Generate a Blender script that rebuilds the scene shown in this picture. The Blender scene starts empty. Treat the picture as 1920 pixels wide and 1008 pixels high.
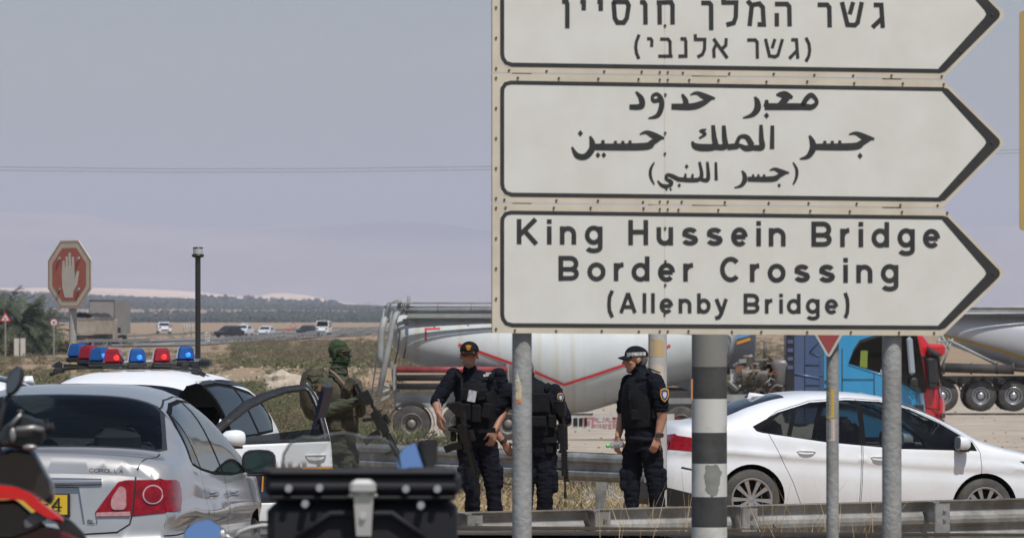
import bpy, bmesh, math, random
import numpy as np
from mathutils import Vector, Matrix, noise, geometry, Euler
R=math.radians; PI=math.pi
sc=bpy.context.scene; COL=sc.collection
random.seed(7); RNG=np.random.RandomState(11)
# ---------------------------------------------------------------- camera, sky, sun, exposure
F=10667.0; H=1.85; HY=605.0
cd=bpy.data.cameras.new('camera'); cam=bpy.data.objects.new('camera',cd); COL.objects.link(cam)
cam.location=(0,0,H); cam.rotation_euler=(PI/2,0,0)
cd.sensor_width=36; cd.lens=200; cd.shift_y=(HY-504)/1920.0
cd.clip_start=0.5; cd.clip_end=60000
cd.dof.use_dof=True; cd.dof.focus_distance=46.0; cd.dof.aperture_fstop=13.5
sc.camera=cam
SUN_EL=62.0; SUN_ROT=155.0
wd=bpy.data.worlds.new('World'); sc.world=wd; wd.use_nodes=True
nt=wd.node_tree; bg=nt.nodes['Background']
sky=nt.nodes.new('ShaderNodeTexSky'); sky.sky_type='NISHITA'; sky.sun_disc=False
sky.sun_elevation=R(SUN_EL); sky.sun_rotation=R(SUN_ROT); sky.dust_density=1.2; sky.air_density=1.0; sky.ozone_density=1.0
nt.links.new(sky.outputs[0],bg.inputs[0]); bg.inputs[1].default_value=0.078
sl=bpy.data.lights.new('sun','SUN'); so=bpy.data.objects.new('sun',sl); COL.objects.link(so)
sl.energy=4.2; sl.angle=R(0.55); sl.color=(1.0,0.965,0.92)
tosun=Vector((math.sin(R(SUN_ROT))*math.cos(R(SUN_EL)),math.cos(R(SUN_ROT))*math.cos(R(SUN_EL)),math.sin(R(SUN_EL))))
so.rotation_euler=tosun.to_track_quat('Z','Y').to_euler()
sc.view_settings.view_transform='Standard'; sc.view_settings.look='None'
sc.view_settings.exposure=0.0; sc.view_settings.gamma=1.0; sc.view_settings.use_curve_mapping=False
sc.cycles.max_bounces=8; sc.cycles.transparent_max_bounces=24; sc.cycles.volume_bounces=1
# ---------------------------------------------------------------- helpers
def W(px,py,d): return Vector(((px-960)*d/F, d, H-(py-HY)*d/F))
ROOTM={}
def mat(name,col,rough=0.6,metal=0.0,col2=None,scale=4.0,amt=1.0,bump=0.0,bscale=30.0,detail=4,coat=0.0,emit=None,estr=0,spec=None,lo=.35,hi=.65):
    m=bpy.data.materials.new(name); m.use_nodes=True; n=m.node_tree; b=n.nodes['Principled BSDF']
    b.inputs['Base Color'].default_value=(*col,1); b.inputs['Roughness'].default_value=rough; b.inputs['Metallic'].default_value=metal
    b.inputs['Coat Weight'].default_value=coat; b.inputs['Coat Roughness'].default_value=0.06
    if spec is not None: b.inputs['Specular IOR Level'].default_value=spec
    if emit: b.inputs['Emission Color'].default_value=(*emit,1); b.inputs['Emission Strength'].default_value=estr
    tc=n.nodes.new('ShaderNodeTexCoord')
    if col2 is not None:
        no=n.nodes.new('ShaderNodeTexNoise'); no.inputs['Scale'].default_value=scale; no.inputs['Detail'].default_value=detail; no.inputs['Roughness'].default_value=.6
        n.links.new(tc.outputs['Object'],no.inputs['Vector'])
        mr=n.nodes.new('ShaderNodeMapRange'); mr.inputs['From Min'].default_value=lo; mr.inputs['From Max'].default_value=hi; mr.inputs['To Max'].default_value=amt
        n.links.new(no.outputs['Fac'],mr.inputs['Value'])
        mx=n.nodes.new('ShaderNodeMix'); mx.data_type='RGBA'; mx.inputs['A'].default_value=(*col,1); mx.inputs['B'].default_value=(*col2,1)
        n.links.new(mr.outputs[0],mx.inputs['Factor']); n.links.new(mx.outputs['Result'],b.inputs['Base Color'])
    if bump>0:
        nb=n.nodes.new('ShaderNodeTexNoise'); nb.inputs['Scale'].default_value=bscale; nb.inputs['Detail'].default_value=3
        n.links.new(tc.outputs['Object'],nb.inputs['Vector'])
        bu=n.nodes.new('ShaderNodeBump'); bu.inputs['Strength'].default_value=min(1,bump); bu.inputs['Distance'].default_value=0.02
        n.links.new(nb.outputs['Fac'],bu.inputs['Height']); n.links.new(bu.outputs[0],b.inputs['Normal'])
    return m
def glassmat(name,tint,refl=1.0,haze=0.0,hazecol=(.5,.5,.5)):
    m=bpy.data.materials.new(name); m.use_nodes=True; n=m.node_tree
    for x in list(n.nodes):
        if x.type!='OUTPUT_MATERIAL': n.nodes.remove(x)
    out=[x for x in n.nodes if x.type=='OUTPUT_MATERIAL'][0]
    tr=n.nodes.new('ShaderNodeBsdfTransparent'); tr.inputs[0].default_value=(*tint,1)
    gl=n.nodes.new('ShaderNodeBsdfGlossy'); gl.inputs['Roughness'].default_value=0.02
    fr=n.nodes.new('ShaderNodeFresnel'); fr.inputs[0].default_value=1.5
    mu=n.nodes.new('ShaderNodeMath'); mu.operation='MULTIPLY'; mu.inputs[1].default_value=refl; mu.use_clamp=True
    n.links.new(fr.outputs[0],mu.inputs[0]); mx=n.nodes.new('ShaderNodeMixShader')
    n.links.new(mu.outputs[0],mx.inputs[0]); n.links.new(tr.outputs[0],mx.inputs[1]); n.links.new(gl.outputs[0],mx.inputs[2])
    last=mx
    if haze>0:
        df=n.nodes.new('ShaderNodeBsdfDiffuse'); df.inputs[0].default_value=(*hazecol,1)
        m2=n.nodes.new('ShaderNodeMixShader'); m2.inputs[0].default_value=haze
        n.links.new(mx.outputs[0],m2.inputs[1]); n.links.new(df.outputs[0],m2.inputs[2]); last=m2
    n.links.new(last.outputs[0],out.inputs[0]); return m
def setp(o,label=None,cat=None,group=None,kind=None):
    if label: o['label']=label
    if cat: o['category']=cat
    if group: o['group']=group
    if kind: o['kind']=kind
    return o
def thing(name,label,cat,loc=(0,0,0),rz=0.0,group=None,tilt=(0,0)):
    o=bpy.data.objects.new(name,None); COL.objects.link(o); o.empty_display_size=.2
    o.location=loc; o.rotation_euler=(tilt[0],tilt[1],rz)
    ROOTM[o.name]=Matrix.Translation(Vector(loc))@Euler((tilt[0],tilt[1],rz)).to_matrix().to_4x4()
    return setp(o,label,cat,group)
class MB:
    def __init__(s): s.v=[]; s.f=[]; s.m=[]; s.sm=[]
    def add(s,vs,fs,mi=0,smooth=False):
        b=len(s.v); s.v.extend([tuple(p) for p in vs])
        for f in fs: s.f.append([i+b for i in f]); s.m.append(mi); s.sm.append(smooth)
        return s
    def box(s,c,size,rot=None,mi=0,taper=1.0,bev=0.0):
        hx,hy,hz=[q/2 for q in size]; c=Vector(c)
        M=rot.to_matrix() if isinstance(rot,Euler) else (rot.to_3x3() if rot is not None else Matrix.Identity(3))
        if bev<=0:
            vs=[]
            for z in(-1,1):
                t=taper if z>0 else 1
                for x,y in((-1,-1),(1,-1),(1,1),(-1,1)): vs.append(c+M@Vector((x*hx*t,y*hy*t,z*hz)))
            return s.add(vs,[(3,2,1,0),(4,5,6,7),(0,1,5,4),(1,2,6,5),(2,3,7,6),(3,0,4,7)],mi)
        vs=[]; b=min(bev,hx*.95,hy*.95,hz*.95)
        rings=[(-hz,b),(-hz+b,0),(hz-b,0),(hz,b)]
        for z,i in rings:
            t=taper if z>0 else 1
            X=(hx-i)*t;Y=(hy-i)*t;q=b*.7 if i==0 else b*.5
            for x,y in((-X+q,-Y),(X-q,-Y),(X,-Y+q),(X,Y-q),(X-q,Y),(-X+q,Y),(-X,Y-q),(-X,-Y+q)): vs.append(c+M@Vector((x,y,z)))
        fs=[tuple(range(7,-1,-1)),tuple(range(24,32))]
        for r in range(3):
            for k in range(8): fs.append((r*8+k,r*8+(k+1)%8,r*8+8+(k+1)%8,r*8+8+k))
        return s.add(vs,fs,mi)
    def cone(s,p0,p1,r0,r1=None,n=14,mi=0,caps=True,smooth=True,e=1.0):
        p0=Vector(p0);p1=Vector(p1); r1=r0 if r1 is None else r1
        a=(p1-p0); 
        if a.length<1e-7: return s
        a.normalize(); u=a.orthogonal().normalized(); w=a.cross(u)
        vs=[]
        for p,r in((p0,r0),(p1,r1)):
            for k in range(n):
                t=2*PI*k/n; vs.append(p+u*(r*math.cos(t))+w*(r*e*math.sin(t)))
        fs=[(k,(k+1)%n,n+(k+1)%n,n+k) for k in range(n)]
        s.add(vs,fs,mi,smooth)
        if caps: 
            s.add(vs[:n],[tuple(range(n-1,-1,-1))],mi); s.add(vs[n:],[tuple(range(n))],mi)
        return s
    def tube(s,pts,r,n=8,mi=0,smooth=True,closed=False):
        pts=[Vector(p) for p in pts]; N=len(pts); rs=r if isinstance(r,(list,tuple)) else [r]*N
        vs=[]; pu=None
        for i,p in enumerate(pts):
            a=pts[min(i+1,N-1)]-pts[max(i-1,0)] if not closed else pts[(i+1)%N]-pts[i-1]
            a.normalize()
            u=a.orthogonal().normalized() if pu is None else (pu-a*pu.dot(a)).normalized()
            pu=u; w=a.cross(u)
            for k in range(n):
                t=2*PI*k/n; vs.append(p+u*(rs[i]*math.cos(t))+w*(rs[i]*math.sin(t)))
        fs=[]
        for i in range(N if closed else N-1):
            for k in range(n):
                j=(i+1)%N; fs.append((i*n+k,i*n+(k+1)%n,j*n+(k+1)%n,j*n+k))
        if not closed: fs+= [tuple(range(n-1,-1,-1)),tuple(range((N-1)*n,N*n))]
        return s.add(vs,fs,mi,smooth)
    def ell(s,c,r,rot=None,nu=16,nv=10,mi=0):
        c=Vector(c); r=(r,r,r) if not hasattr(r,'__len__') else r
        M=rot.to_matrix() if isinstance(rot,Euler) else (rot.to_3x3() if rot is not None else Matrix.Identity(3))
        vs=[c+M@Vector((0,0,-r[2]))]
        for j in range(1,nv):
            ph=-PI/2+PI*j/nv
            for i in range(nu):
                t=2*PI*i/nu; vs.append(c+M@Vector((r[0]*math.cos(ph)*math.cos(t),r[1]*math.cos(ph)*math.sin(t),r[2]*math.sin(ph))))
        vs.append(c+M@Vector((0,0,r[2]))); L=len(vs)-1; fs=[]
        for i in range(nu):
            fs.append((0,1+(i+1)%nu,1+i)); fs.append((L,L-nu+i,L-nu+(i+1)%nu))
            for j in range(nv-2): fs.append((1+j*nu+i,1+j*nu+(i+1)%nu,1+(j+1)*nu+(i+1)%nu,1+(j+1)*nu+i))
        return s.add(vs,fs,mi,True)
    def lathe(s,prof,c=(0,0,0),axis=(0,0,1),n=24,mi=0,smooth=True,a0=0,a1=2*PI):
        c=Vector(c); a=Vector(axis).normalized(); u=a.orthogonal().normalized(); w=a.cross(u)
        full=abs(a1-a0-2*PI)<1e-6; m=n if full else n+1
        vs=[]
        for r,h in prof:
            for k in range(m):
                t=a0+(a1-a0)*k/n; vs.append(c+a*h+u*(r*math.cos(t))+w*(r*math.sin(t)))
        fs=[]
        for i in range(len(prof)-1):
            for k in range(n):
                k2=(k+1)%m if full else k+1
                fs.append((i*m+k,i*m+k2,(i+1)*m+k2,(i+1)*m+k))
        return s.add(vs,fs,mi,smooth)
    def prism(s,poly,f0,f1,mi=0,smooth=False):
        """poly: list of 2d pts; f0,f1 : 2d -> 3d maps for the two faces"""
        n=len(poly); a=[f0(*p) for p in poly]; b=[f1(*p) for p in poly]
        tri=geometry.tessellate_polygon([[Vector((p[0],p[1],0)) for p in poly]])
        s.add(a,[tuple(t) for t in tri],mi); s.add(b,[tuple(t[::-1]) for t in tri],mi)
        s.add(a+b,[(k,(k+1)%n,n+(k+1)%n,n+k) for k in range(n)],mi,smooth)
        return s
    def loft(s,rings,mi=0,smooth=True,caps=True,closed=True):
        n=len(rings[0]); vs=[p for r in rings for p in r]; fs=[]
        for i in range(len(rings)-1):
            for k in range(n if closed else n-1): fs.append((i*n+k,i*n+(k+1)%n,(i+1)*n+(k+1)%n,(i+1)*n+k))
        s.add(vs,fs,mi,smooth)
        if caps and closed:
            s.add(rings[0],[tuple(range(n-1,-1,-1))],mi); s.add(rings[-1],[tuple(range(n))],mi)
        return s
    def mesh(s,name,mats,T=None):
        me=bpy.data.meshes.new(name)
        vs=s.v if T is None else [tuple(T@Vector(p)) for p in s.v]
        me.from_pydata(vs,[],s.f); 
        for m in (mats if isinstance(mats,(list,tuple)) else [mats]): me.materials.append(m)
        me.polygons.foreach_set('material_index',s.m); me.polygons.foreach_set('use_smooth',s.sm)
        bm=bmesh.new(); bm.from_mesh(me); bmesh.ops.recalc_face_normals(bm,faces=bm.faces) if len(s.f)<60000 else None; bm.to_mesh(me); bm.free()
        me.update(); return me
    def build(s,name,mats,parent=None,world=False,label=None,kind=None,T=None):
        if world and parent is not None: T=ROOTM[parent.name].inverted()
        me=s.mesh(name,mats,T); o=bpy.data.objects.new(name,me); COL.objects.link(o)
        if parent is not None:
            o.parent=parent; ROOTM[o.name]=ROOTM.get(parent.name,Matrix())
        else: ROOTM[o.name]=Matrix()
        if label: o['label']=label
        if kind: o['kind']=kind
        return o
def npmesh(name,V,Fq,mats,midx=None,smooth=False,parent=None,kind=None,label=None):
    V=np.asarray(V,dtype=np.float32); Fq=np.asarray(Fq,dtype=np.int32)
    me=bpy.data.meshes.new(name); k=Fq.shape[1]
    me.vertices.add(len(V)); me.vertices.foreach_set('co',V.ravel())
    me.loops.add(Fq.size); me.loops.foreach_set('vertex_index',Fq.ravel())
    me.polygons.add(len(Fq)); me.polygons.foreach_set('loop_start',np.arange(0,Fq.size,k,dtype=np.int32))
    for m in mats: me.materials.append(m)
    if midx is not None: me.polygons.foreach_set('material_index',np.asarray(midx,dtype=np.int32))
    me.polygons.foreach_set('use_smooth',np.full(len(Fq),smooth))
    me.update(calc_edges=True)
    o=bpy.data.objects.new(name,me); COL.objects.link(o)
    if parent: o.parent=parent
    if kind: o['kind']=kind
    if label: o['label']=label
    return o
def copy_tree(o,loc=None,rz=None,label=None,group=None,parent=None,scale=None):
    c=o.copy(); COL.objects.link(c)
    if parent is not None: c.parent=parent; c.matrix_parent_inverse=o.matrix_parent_inverse
    if loc is not None: c.location=loc
    if rz is not None: c.rotation_euler=(0,0,rz)
    if label: c['label']=label
    if group: c['group']=group
    if scale is not None: c.scale=scale
    for ch in list(o.children): copy_tree(ch,parent=c)
    return c
def lerp(pts,x):
    if x<=pts[0][0]: return pts[0][1]
    for (a,b),(c,d) in zip(pts,pts[1:]):
        if x<=c: return b+(d-b)*(x-a)/(c-a)
    return pts[-1][1]
def spl(pts):
    """monotone-ish cubic (pchip) through (x,y) points -> function"""
    xs=[p[0] for p in pts]; ys=[p[1] for p in pts]; n=len(xs)
    h=[xs[i+1]-xs[i] for i in range(n-1)]; dl=[(ys[i+1]-ys[i])/h[i] for i in range(n-1)]
    m=[dl[0]]+[0 if dl[i-1]*dl[i]<=0 else 2*dl[i-1]*dl[i]/(dl[i-1]+dl[i]) for i in range(1,n-1)]+[dl[-1]]
    def f(x):
        if x<=xs[0]: return ys[0]
        if x>=xs[-1]: return ys[-1]
        i=0
        while x>xs[i+1]: i+=1
        t=(x-xs[i])/h[i]
        return ys[i]*(1+2*t)*(1-t)**2+m[i]*h[i]*t*(1-t)**2+ys[i+1]*t*t*(3-2*t)+m[i+1]*h[i]*t*t*(t-1)
    return f
def inpoly(p,poly):
    x,y=p; c=False; n=len(poly); j=n-1
    for i in range(n):
        xi,yi=poly[i]; xj,yj=poly[j]
        if (yi>y)!=(yj>y) and x<(xj-xi)*(y-yi)/(yj-yi)+xi: c=not c
        j=i
    return c
def resamp(poly,step,closed=True):
    out=[]; n=len(poly)
    for i in range(n if closed else n-1):
        a=poly[i]; b=poly[(i+1)%n]; L=math.hypot(b[0]-a[0],b[1]-a[1]); k=max(1,int(L/step+.5))
        for q in range(k): out.append((a[0]+(b[0]-a[0])*q/k,a[1]+(b[1]-a[1])*q/k))
    if not closed: out.append(poly[-1])
    return out
def roundpoly(poly,r,k=4):
    out=[]; n=len(poly)
    for i in range(n):
        p=Vector(poly[i]); a=Vector(poly[i-1])-p; b=Vector(poly[(i+1)%n])-p
        rr=r[i] if isinstance(r,(list,tuple)) else r
        rr=min(rr,a.length*.45,b.length*.45); A=p+a.normalized()*rr; B=p+b.normalized()*rr
        for q in range(k+1):
            t=q/k; pt=A*(1-t)**2+p*2*t*(1-t)+B*t*t; out.append((pt.x,pt.y))
    return out
def inset(poly,d):
    """offset polygon inwards by d (negative grows)"""
    A=sum(poly[i-1][0]*poly[i][1]-poly[i][0]*poly[i-1][1] for i in range(len(poly)))
    s=1 if A>0 else -1; out=[]; n=len(poly)
    for i in range(n):
        a=Vector(poly[i-1]);p=Vector(poly[i]);b=Vector(poly[(i+1)%n])
        e1=(p-a);e2=(b-p)
        if e1.length<1e-9 or e2.length<1e-9: out.append(poly[i]); continue
        e1.normalize();e2.normalize(); n1=Vector((-e1.y,e1.x))*s; n2=Vector((-e2.y,e2.x))*s
        m=n1+n2; l=m.length
        if l<.3: out.append((p.x+n1.x*d,p.y+n1.y*d)); continue
        m/=l; k=d/max(.5,m.dot(n1)); out.append((p.x+m.x*k,p.y+m.y*k))
    return out
def cdt(outer,loops,grid):
    """outer polygon + inner constraint loops + grid points -> verts(2d), tris"""
    V=[];E=[]
    for lp in [outer]+loops:
        b=len(V); V+= [Vector(p) for p in lp]; E+=[(b+i,b+(i+1)%len(lp)) for i in range(len(lp))]
    V+=[Vector(g) for g in grid]
    vs,es,fs,_,_,_=geometry.delaunay_2d_cdt(V,E,[],0,1e-5)
    vs=[(v.x,v.y) for v in vs]; out=[]
    for f in fs:
        c=(sum(vs[i][0] for i in f)/len(f),sum(vs[i][1] for i in f)/len(f))
        if inpoly(c,outer): out.append((tuple(f),c))
    return vs,out
# ---------------------------------------------------------------- materials
galv=mat('galvanised_steel',(.40,.41,.41),.5,.5,(.18,.175,.16),4,.9,.15,40)
galv_dull=mat('weathered_galvanised',(.32,.32,.31),.6,.3,(.15,.14,.125),3.5,.9,.2,30)
postm=mat('grey_post_paint',(.36,.36,.35),.6,.1,(.24,.235,.22),7,.9,.25,45)
blackm=mat('black_rubber',(.02,.02,.02),.7)
dark=mat('dark_void',(.008,.008,.009),.9)
tyrem=mat('tyre_rubber',(.035,.034,.033),.85,0,(.11,.10,.085),5,.6,.2,40)
plast=mat('black_plastic',(.018,.018,.02),.38,0,(.035,.035,.035),9,.6,.1,80)
chrome=mat('chrome',(.8,.8,.82),.12,1.0)
alloy=mat('alloy_rim',(.45,.46,.48),.32,.8)
whitep=mat('white_car_paint',(.75,.78,.82),.30,0,(.66,.665,.66),2.2,.7,coat=.8)
silverp=mat('silver_car_paint',(.41,.41,.405),.32,.45,(.52,.52,.53),2.5,.5,coat=.9)
blackp=mat('black_car_paint',(.02,.02,.022),.25,0,coat=.6)
seatm=mat('dark_seat_fabric',(.035,.035,.04),.9)
redlens=mat('red_lens',(.30,.004,.010),.12,0,(.12,.002,.004),25,.8,coat=.35,spec=.3)
paleLens=mat('pale_lens',(.46,.26,.26),.15,0,(.36,.14,.14),40,.7,coat=1)
glass_car=glassmat('tinted_window',(.42,.46,.46),.9); trimm=mat('black_window_trim',(.010,.010,.011),.85,spec=.08)
glass_dark=glassmat('dark_tinted_window',(.10,.115,.12),1.1)
glass_head=glassmat('clear_lens',(.8,.82,.85),1.2)
gapm=mat('panel_gap',(.015,.015,.015),.8)
# ---------------------------------------------------------------- terrain
PROF=[(-200,0),(32,0),(45,-.10),(50,-.13),(61,-.35),(80,-.62),(100,-.9),(140,-1.33),(160,-1.4),(190,-1.2),(240,-1.1),(300,-1.15),(400,-1.1),(560,-.95),(627,-.8),(820,0.02),(1000,.35),(1500,.9),(2500,1.3),(3500,1.9)]
gprof=spl(PROF)
def smooth(a,b,x):
    t=max(0,min(1,(x-a)/(b-a))); return t*t*(3-2*t)
def grove(x,d):   # sloping grove land beyond 3.5 km; lower to the right
    u=(x*F/d+960) # bearing of the place (fixed in the ground, not in the lens)
    k=max(0,min(1.6,u/700.0)) if u>0 else 0
    top=(605-(553+27*k))*7000/F; mid=(605-583)*5000/F
    if d<5000: return 1.9+(mid)*smooth(3500,5000,d)*.97
    if d<5300: return 1.9+mid+.0*(d-5000)
    return 1.9+mid+(top-mid)*min(1.4,((d-5300)/1700.0))
def tz(x,d):
    if d<=3500: z=gprof(d)
    else: z=grove(x,min(d,7200)) 
    if d>7200: z-=(d-7200)*.004
    if 90<d<1500:
        a=smooth(90,140,d)
        z+=a*(.16*noise.noise(Vector((x*.12,d*.05,0)))+.10*noise.noise(Vector((x*.4,d*.15,5))))*smooth(12,-6,x+ (0 if d<260 else -1000))
    # earth mound behind the scrub
    mx=x; 
    z+=1.15*math.exp(-((d-262)/14.0)**2)*smooth(-16.5,-12,mx)*(1-smooth(-2.5,1.5,mx))*(.8+.3*noise.noise(Vector((x*.5,2,3)))+.12*noise.noise(Vector((x*2,d*.5,3))))
    z+=.9*math.exp(-((d-330)/18.0)**2)*smooth(3,9,mx)*(.8+.3*noise.noise(Vector((x*.3,2,7))))
    if 40<d<90: z+=.03*noise.noise(Vector((x*.8,d*.6,1)))
    return z
def groundmat(lot=False):
    m=bpy.data.materials.new('pale_gravel' if lot else 'dry_earth'); m.use_nodes=True; n=m.node_tree; L=n.links; b=n.nodes['Principled BSDF']; b.inputs['Roughness'].default_value=.95; b.inputs['Specular IOR Level'].default_value=.15
    g=n.nodes.new('ShaderNodeNewGeometry')
    def noi(s,det=6,sc3=None):
        q=n.nodes.new('ShaderNodeTexNoise'); q.inputs['Scale'].default_value=s; q.inputs['Detail'].default_value=det; q.inputs['Roughness'].default_value=.65
        L.new(g.outputs['Position'],q.inputs['Vector']); return q.outputs['Fac']
    def ramp(v,lo,hi):
        q=n.nodes.new('ShaderNodeMapRange'); q.inputs['From Min'].default_value=lo; q.inputs['From Max'].default_value=hi; L.new(v,q.inputs['Value']); return q.outputs[0]
    def mix(f,a,c):
        q=n.nodes.new('ShaderNodeMix'); q.data_type='RGBA'; L.new(f,q.inputs['Factor'])
        for s,k in((a,'A'),(c,'B')):
            if isinstance(s,tuple): q.inputs[k].default_value=(*s,1)
            else: L.new(s,q.inputs[k])
        return q.outputs['Result']
    c=mix(ramp(noi(.35),.35,.65),(.29,.215,.145),(.20,.155,.105))
    c=mix(ramp(noi(6),.42,.72),c,(.36,.285,.20))
    c=mix(ramp(noi(.05,3),.45,.6),c,(.31,.215,.14))
    if lot: c=mix(ramp(noi(.5,7),.4,.62),(.43,.375,.31),(.34,.285,.23)); c=mix(ramp(noi(9,4),.55,.75),c,(.25,.21,.17)); c=mix(ramp(noi(2.2,3),.60,.68),c,(.47,.42,.36))
    L.new(c,b.inputs['Base Color'])
    bu=n.nodes.new('ShaderNodeBump'); bu.inputs['Strength'].default_value=.7; bu.inputs['Distance'].default_value=.08; L.new(noi(5,8),bu.inputs['Height']); L.new(bu.outputs[0],b.inputs['Normal'])
    return m
earth=groundmat(); gravelm=groundmat(True)
rows=[-60,-20,2,10,20]+list(np.linspace(26,90,44))+list(np.geomspace(92,700,150))+list(np.geomspace(715,26000,120))
us=np.linspace(-1,1,241); us=np.sign(us)*(abs(us)*.35+.65*abs(us)**3)
V=[];Fq=[]
for d in rows:
    for u in us:
        x=u*(60+max(0,d)*.55); V.append((x,d,tz(x,d)))
n=len(us)
for i in range(len(rows)-1):
    for j in range(n-1): Fq.append((i*n+j,i*n+j+1,(i+1)*n+j+1,(i+1)*n+j))
LOT=[(2.75,61),(34,55),(70,120),(80,262),(14,262),(-2,228),(-6.5,190),(-5.5,128),(2.2,113),(2.9,90)]
lotF=[];grF=[]
for f in Fq:
    cx=sum(V[i][0] for i in f)/4; cy=sum(V[i][1] for i in f)/4
    (lotF if cy<300 and inpoly((cx+.5*noise.noise(Vector((cx*.7,cy*.3,4)))*(1+cy*.02),cy+.0*cx),LOT) else grF).append(f)
def sub(fs):
    us_=sorted({i for f in fs for i in f}); mp={i:k for k,i in enumerate(us_)}
    return [V[i] for i in us_],[[mp[i] for i in f] for f in fs]
v_,f_=sub(lotF); gl_=npmesh('gravel_lot',v_,f_,[gravelm],smooth=True); setp(gl_,'pale dusty gravel lot under the parked tanker lorries',kind='structure')
v_,f_=sub(grF); g=npmesh('ground',v_,f_,[earth],smooth=True); setp(g,'dry brown earth of the roadside and the plain beyond it',kind='structure')
def sheet(name,label,poly,m,lift,step,kind='structure'):
    xs=[p[0] for p in poly]; ys=[p[1] for p in poly]
    nx=max(2,int((max(xs)-min(xs))/step)); ny=max(2,int((max(ys)-min(ys))/step))
    grid=[(min(xs)+(max(xs)-min(xs))*(i+.37)/nx,min(ys)+(max(ys)-min(ys))*(j+.41)/ny) for i in range(nx) for j in range(ny)]
    rp=resamp(poly,step); grid=[q for q in grid if inpoly(q,rp)]
    vs,fs=cdt(rp,[],grid); o=MB(); o.add([(a,b,tz(a,b)+lift) for a,b in vs],[f for f,c in fs],0,True)
    ob=o.build(name,m); setp(ob,label,kind=kind); return ob
# near road (asphalt) under the silver car and the motorcycles
asph=mat('old_asphalt',(.065,.063,.06),.85,0,(.10,.095,.088),1.2,.8,.5,60)
sheet('road','old grey asphalt roadside where the silver car stands',[(-12,3),(6,3),(6,30),(-1.2,36.5),(-12,38)],asph,.012,1.5)
# haze: even air volume over everything
hz=MB().box((0,12970,297),(34000,26300,620)); hm=bpy.data.materials.new('haze_air'); hm.use_nodes=True
for x in list(hm.node_tree.nodes):
    if x.type=='BSDF_PRINCIPLED': hm.node_tree.nodes.remove(x)
pv=hm.node_tree.nodes.new('ShaderNodeVolumePrincipled'); pv.inputs['Color'].default_value=(.66,.72,.90,1); pv.inputs['Density'].default_value=HAZE=.85e-4
hm.node_tree.links.new(pv.outputs[0],[x for x in hm.node_tree.nodes if x.type=='OUTPUT_MATERIAL'][0].inputs['Volume'])
hob=hz.build('haze',hm); setp(hob,'pale dusty haze over the whole valley',kind='stuff')
# far hills and mountains (real ridges)
def ridge(name,label,d0,depth,pts,m,rough,seed,nx=160):
    V=[];Fq=[]; rows_=10
    for r in range(rows_+1):
        t=r/rows_; prof=math.sin(PI*min(1,t*1.0)*.5) if t<.5 else math.sin(PI*.5*(1-(t-.5)*1.2))
        for i in range(nx+1):
            u=-900+3700*i/nx; d=d0+depth*t; x=(u-960)*d0/F
            top=lerp(pts,u); hh=H-(top-HY)*d0/F
            z0=-2 if d0<8000 else -10
            f=math.sin(PI*min(1,t/.6)*.5) if t<=.6 else 1-(t-.6)*.6
            z=z0+(hh-z0)*f + rough*(noise.noise(Vector((x*.0016,d*.0016,seed)))+.5*noise.noise(Vector((x*.005,d*.005,seed))))*f
            V.append((x,d,z))
    w=nx+1
    for r in range(rows_):
        for i in range(nx): Fq.append((r*w+i,r*w+i+1,(r+1)*w+i+1,(r+1)*w+i))
    o=npmesh(name,V,Fq,[m],smooth=True); setp(o,label,kind='structure')
dunem=mat('pale_hill_sand',(.80,.62,.50),.95,0,(.6,.44,.34),.003,.8,detail=8)
mountm=mat('bare_mountain',(.42,.34,.30),.95,0,(.16,.15,.17),.0008,1,detail=9)
ridge('hills','low pale sand hills beyond the palm groves',9500,1800,[(-900,528),(0,529),(150,533),(300,540),(380,549),(420,552),(460,545),(500,546),(545,551),(590,562),(660,570),(730,572),(1300,574),(2800,570)],dunem,7,3)
ridge('mountains','far mountains almost lost in the haze',17500,5000,[(-900,330),(0,372),(250,400),(500,392),(700,385),(900,400),(1300,420),(2000,400),(2800,350)],mountm,34,9)
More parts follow.
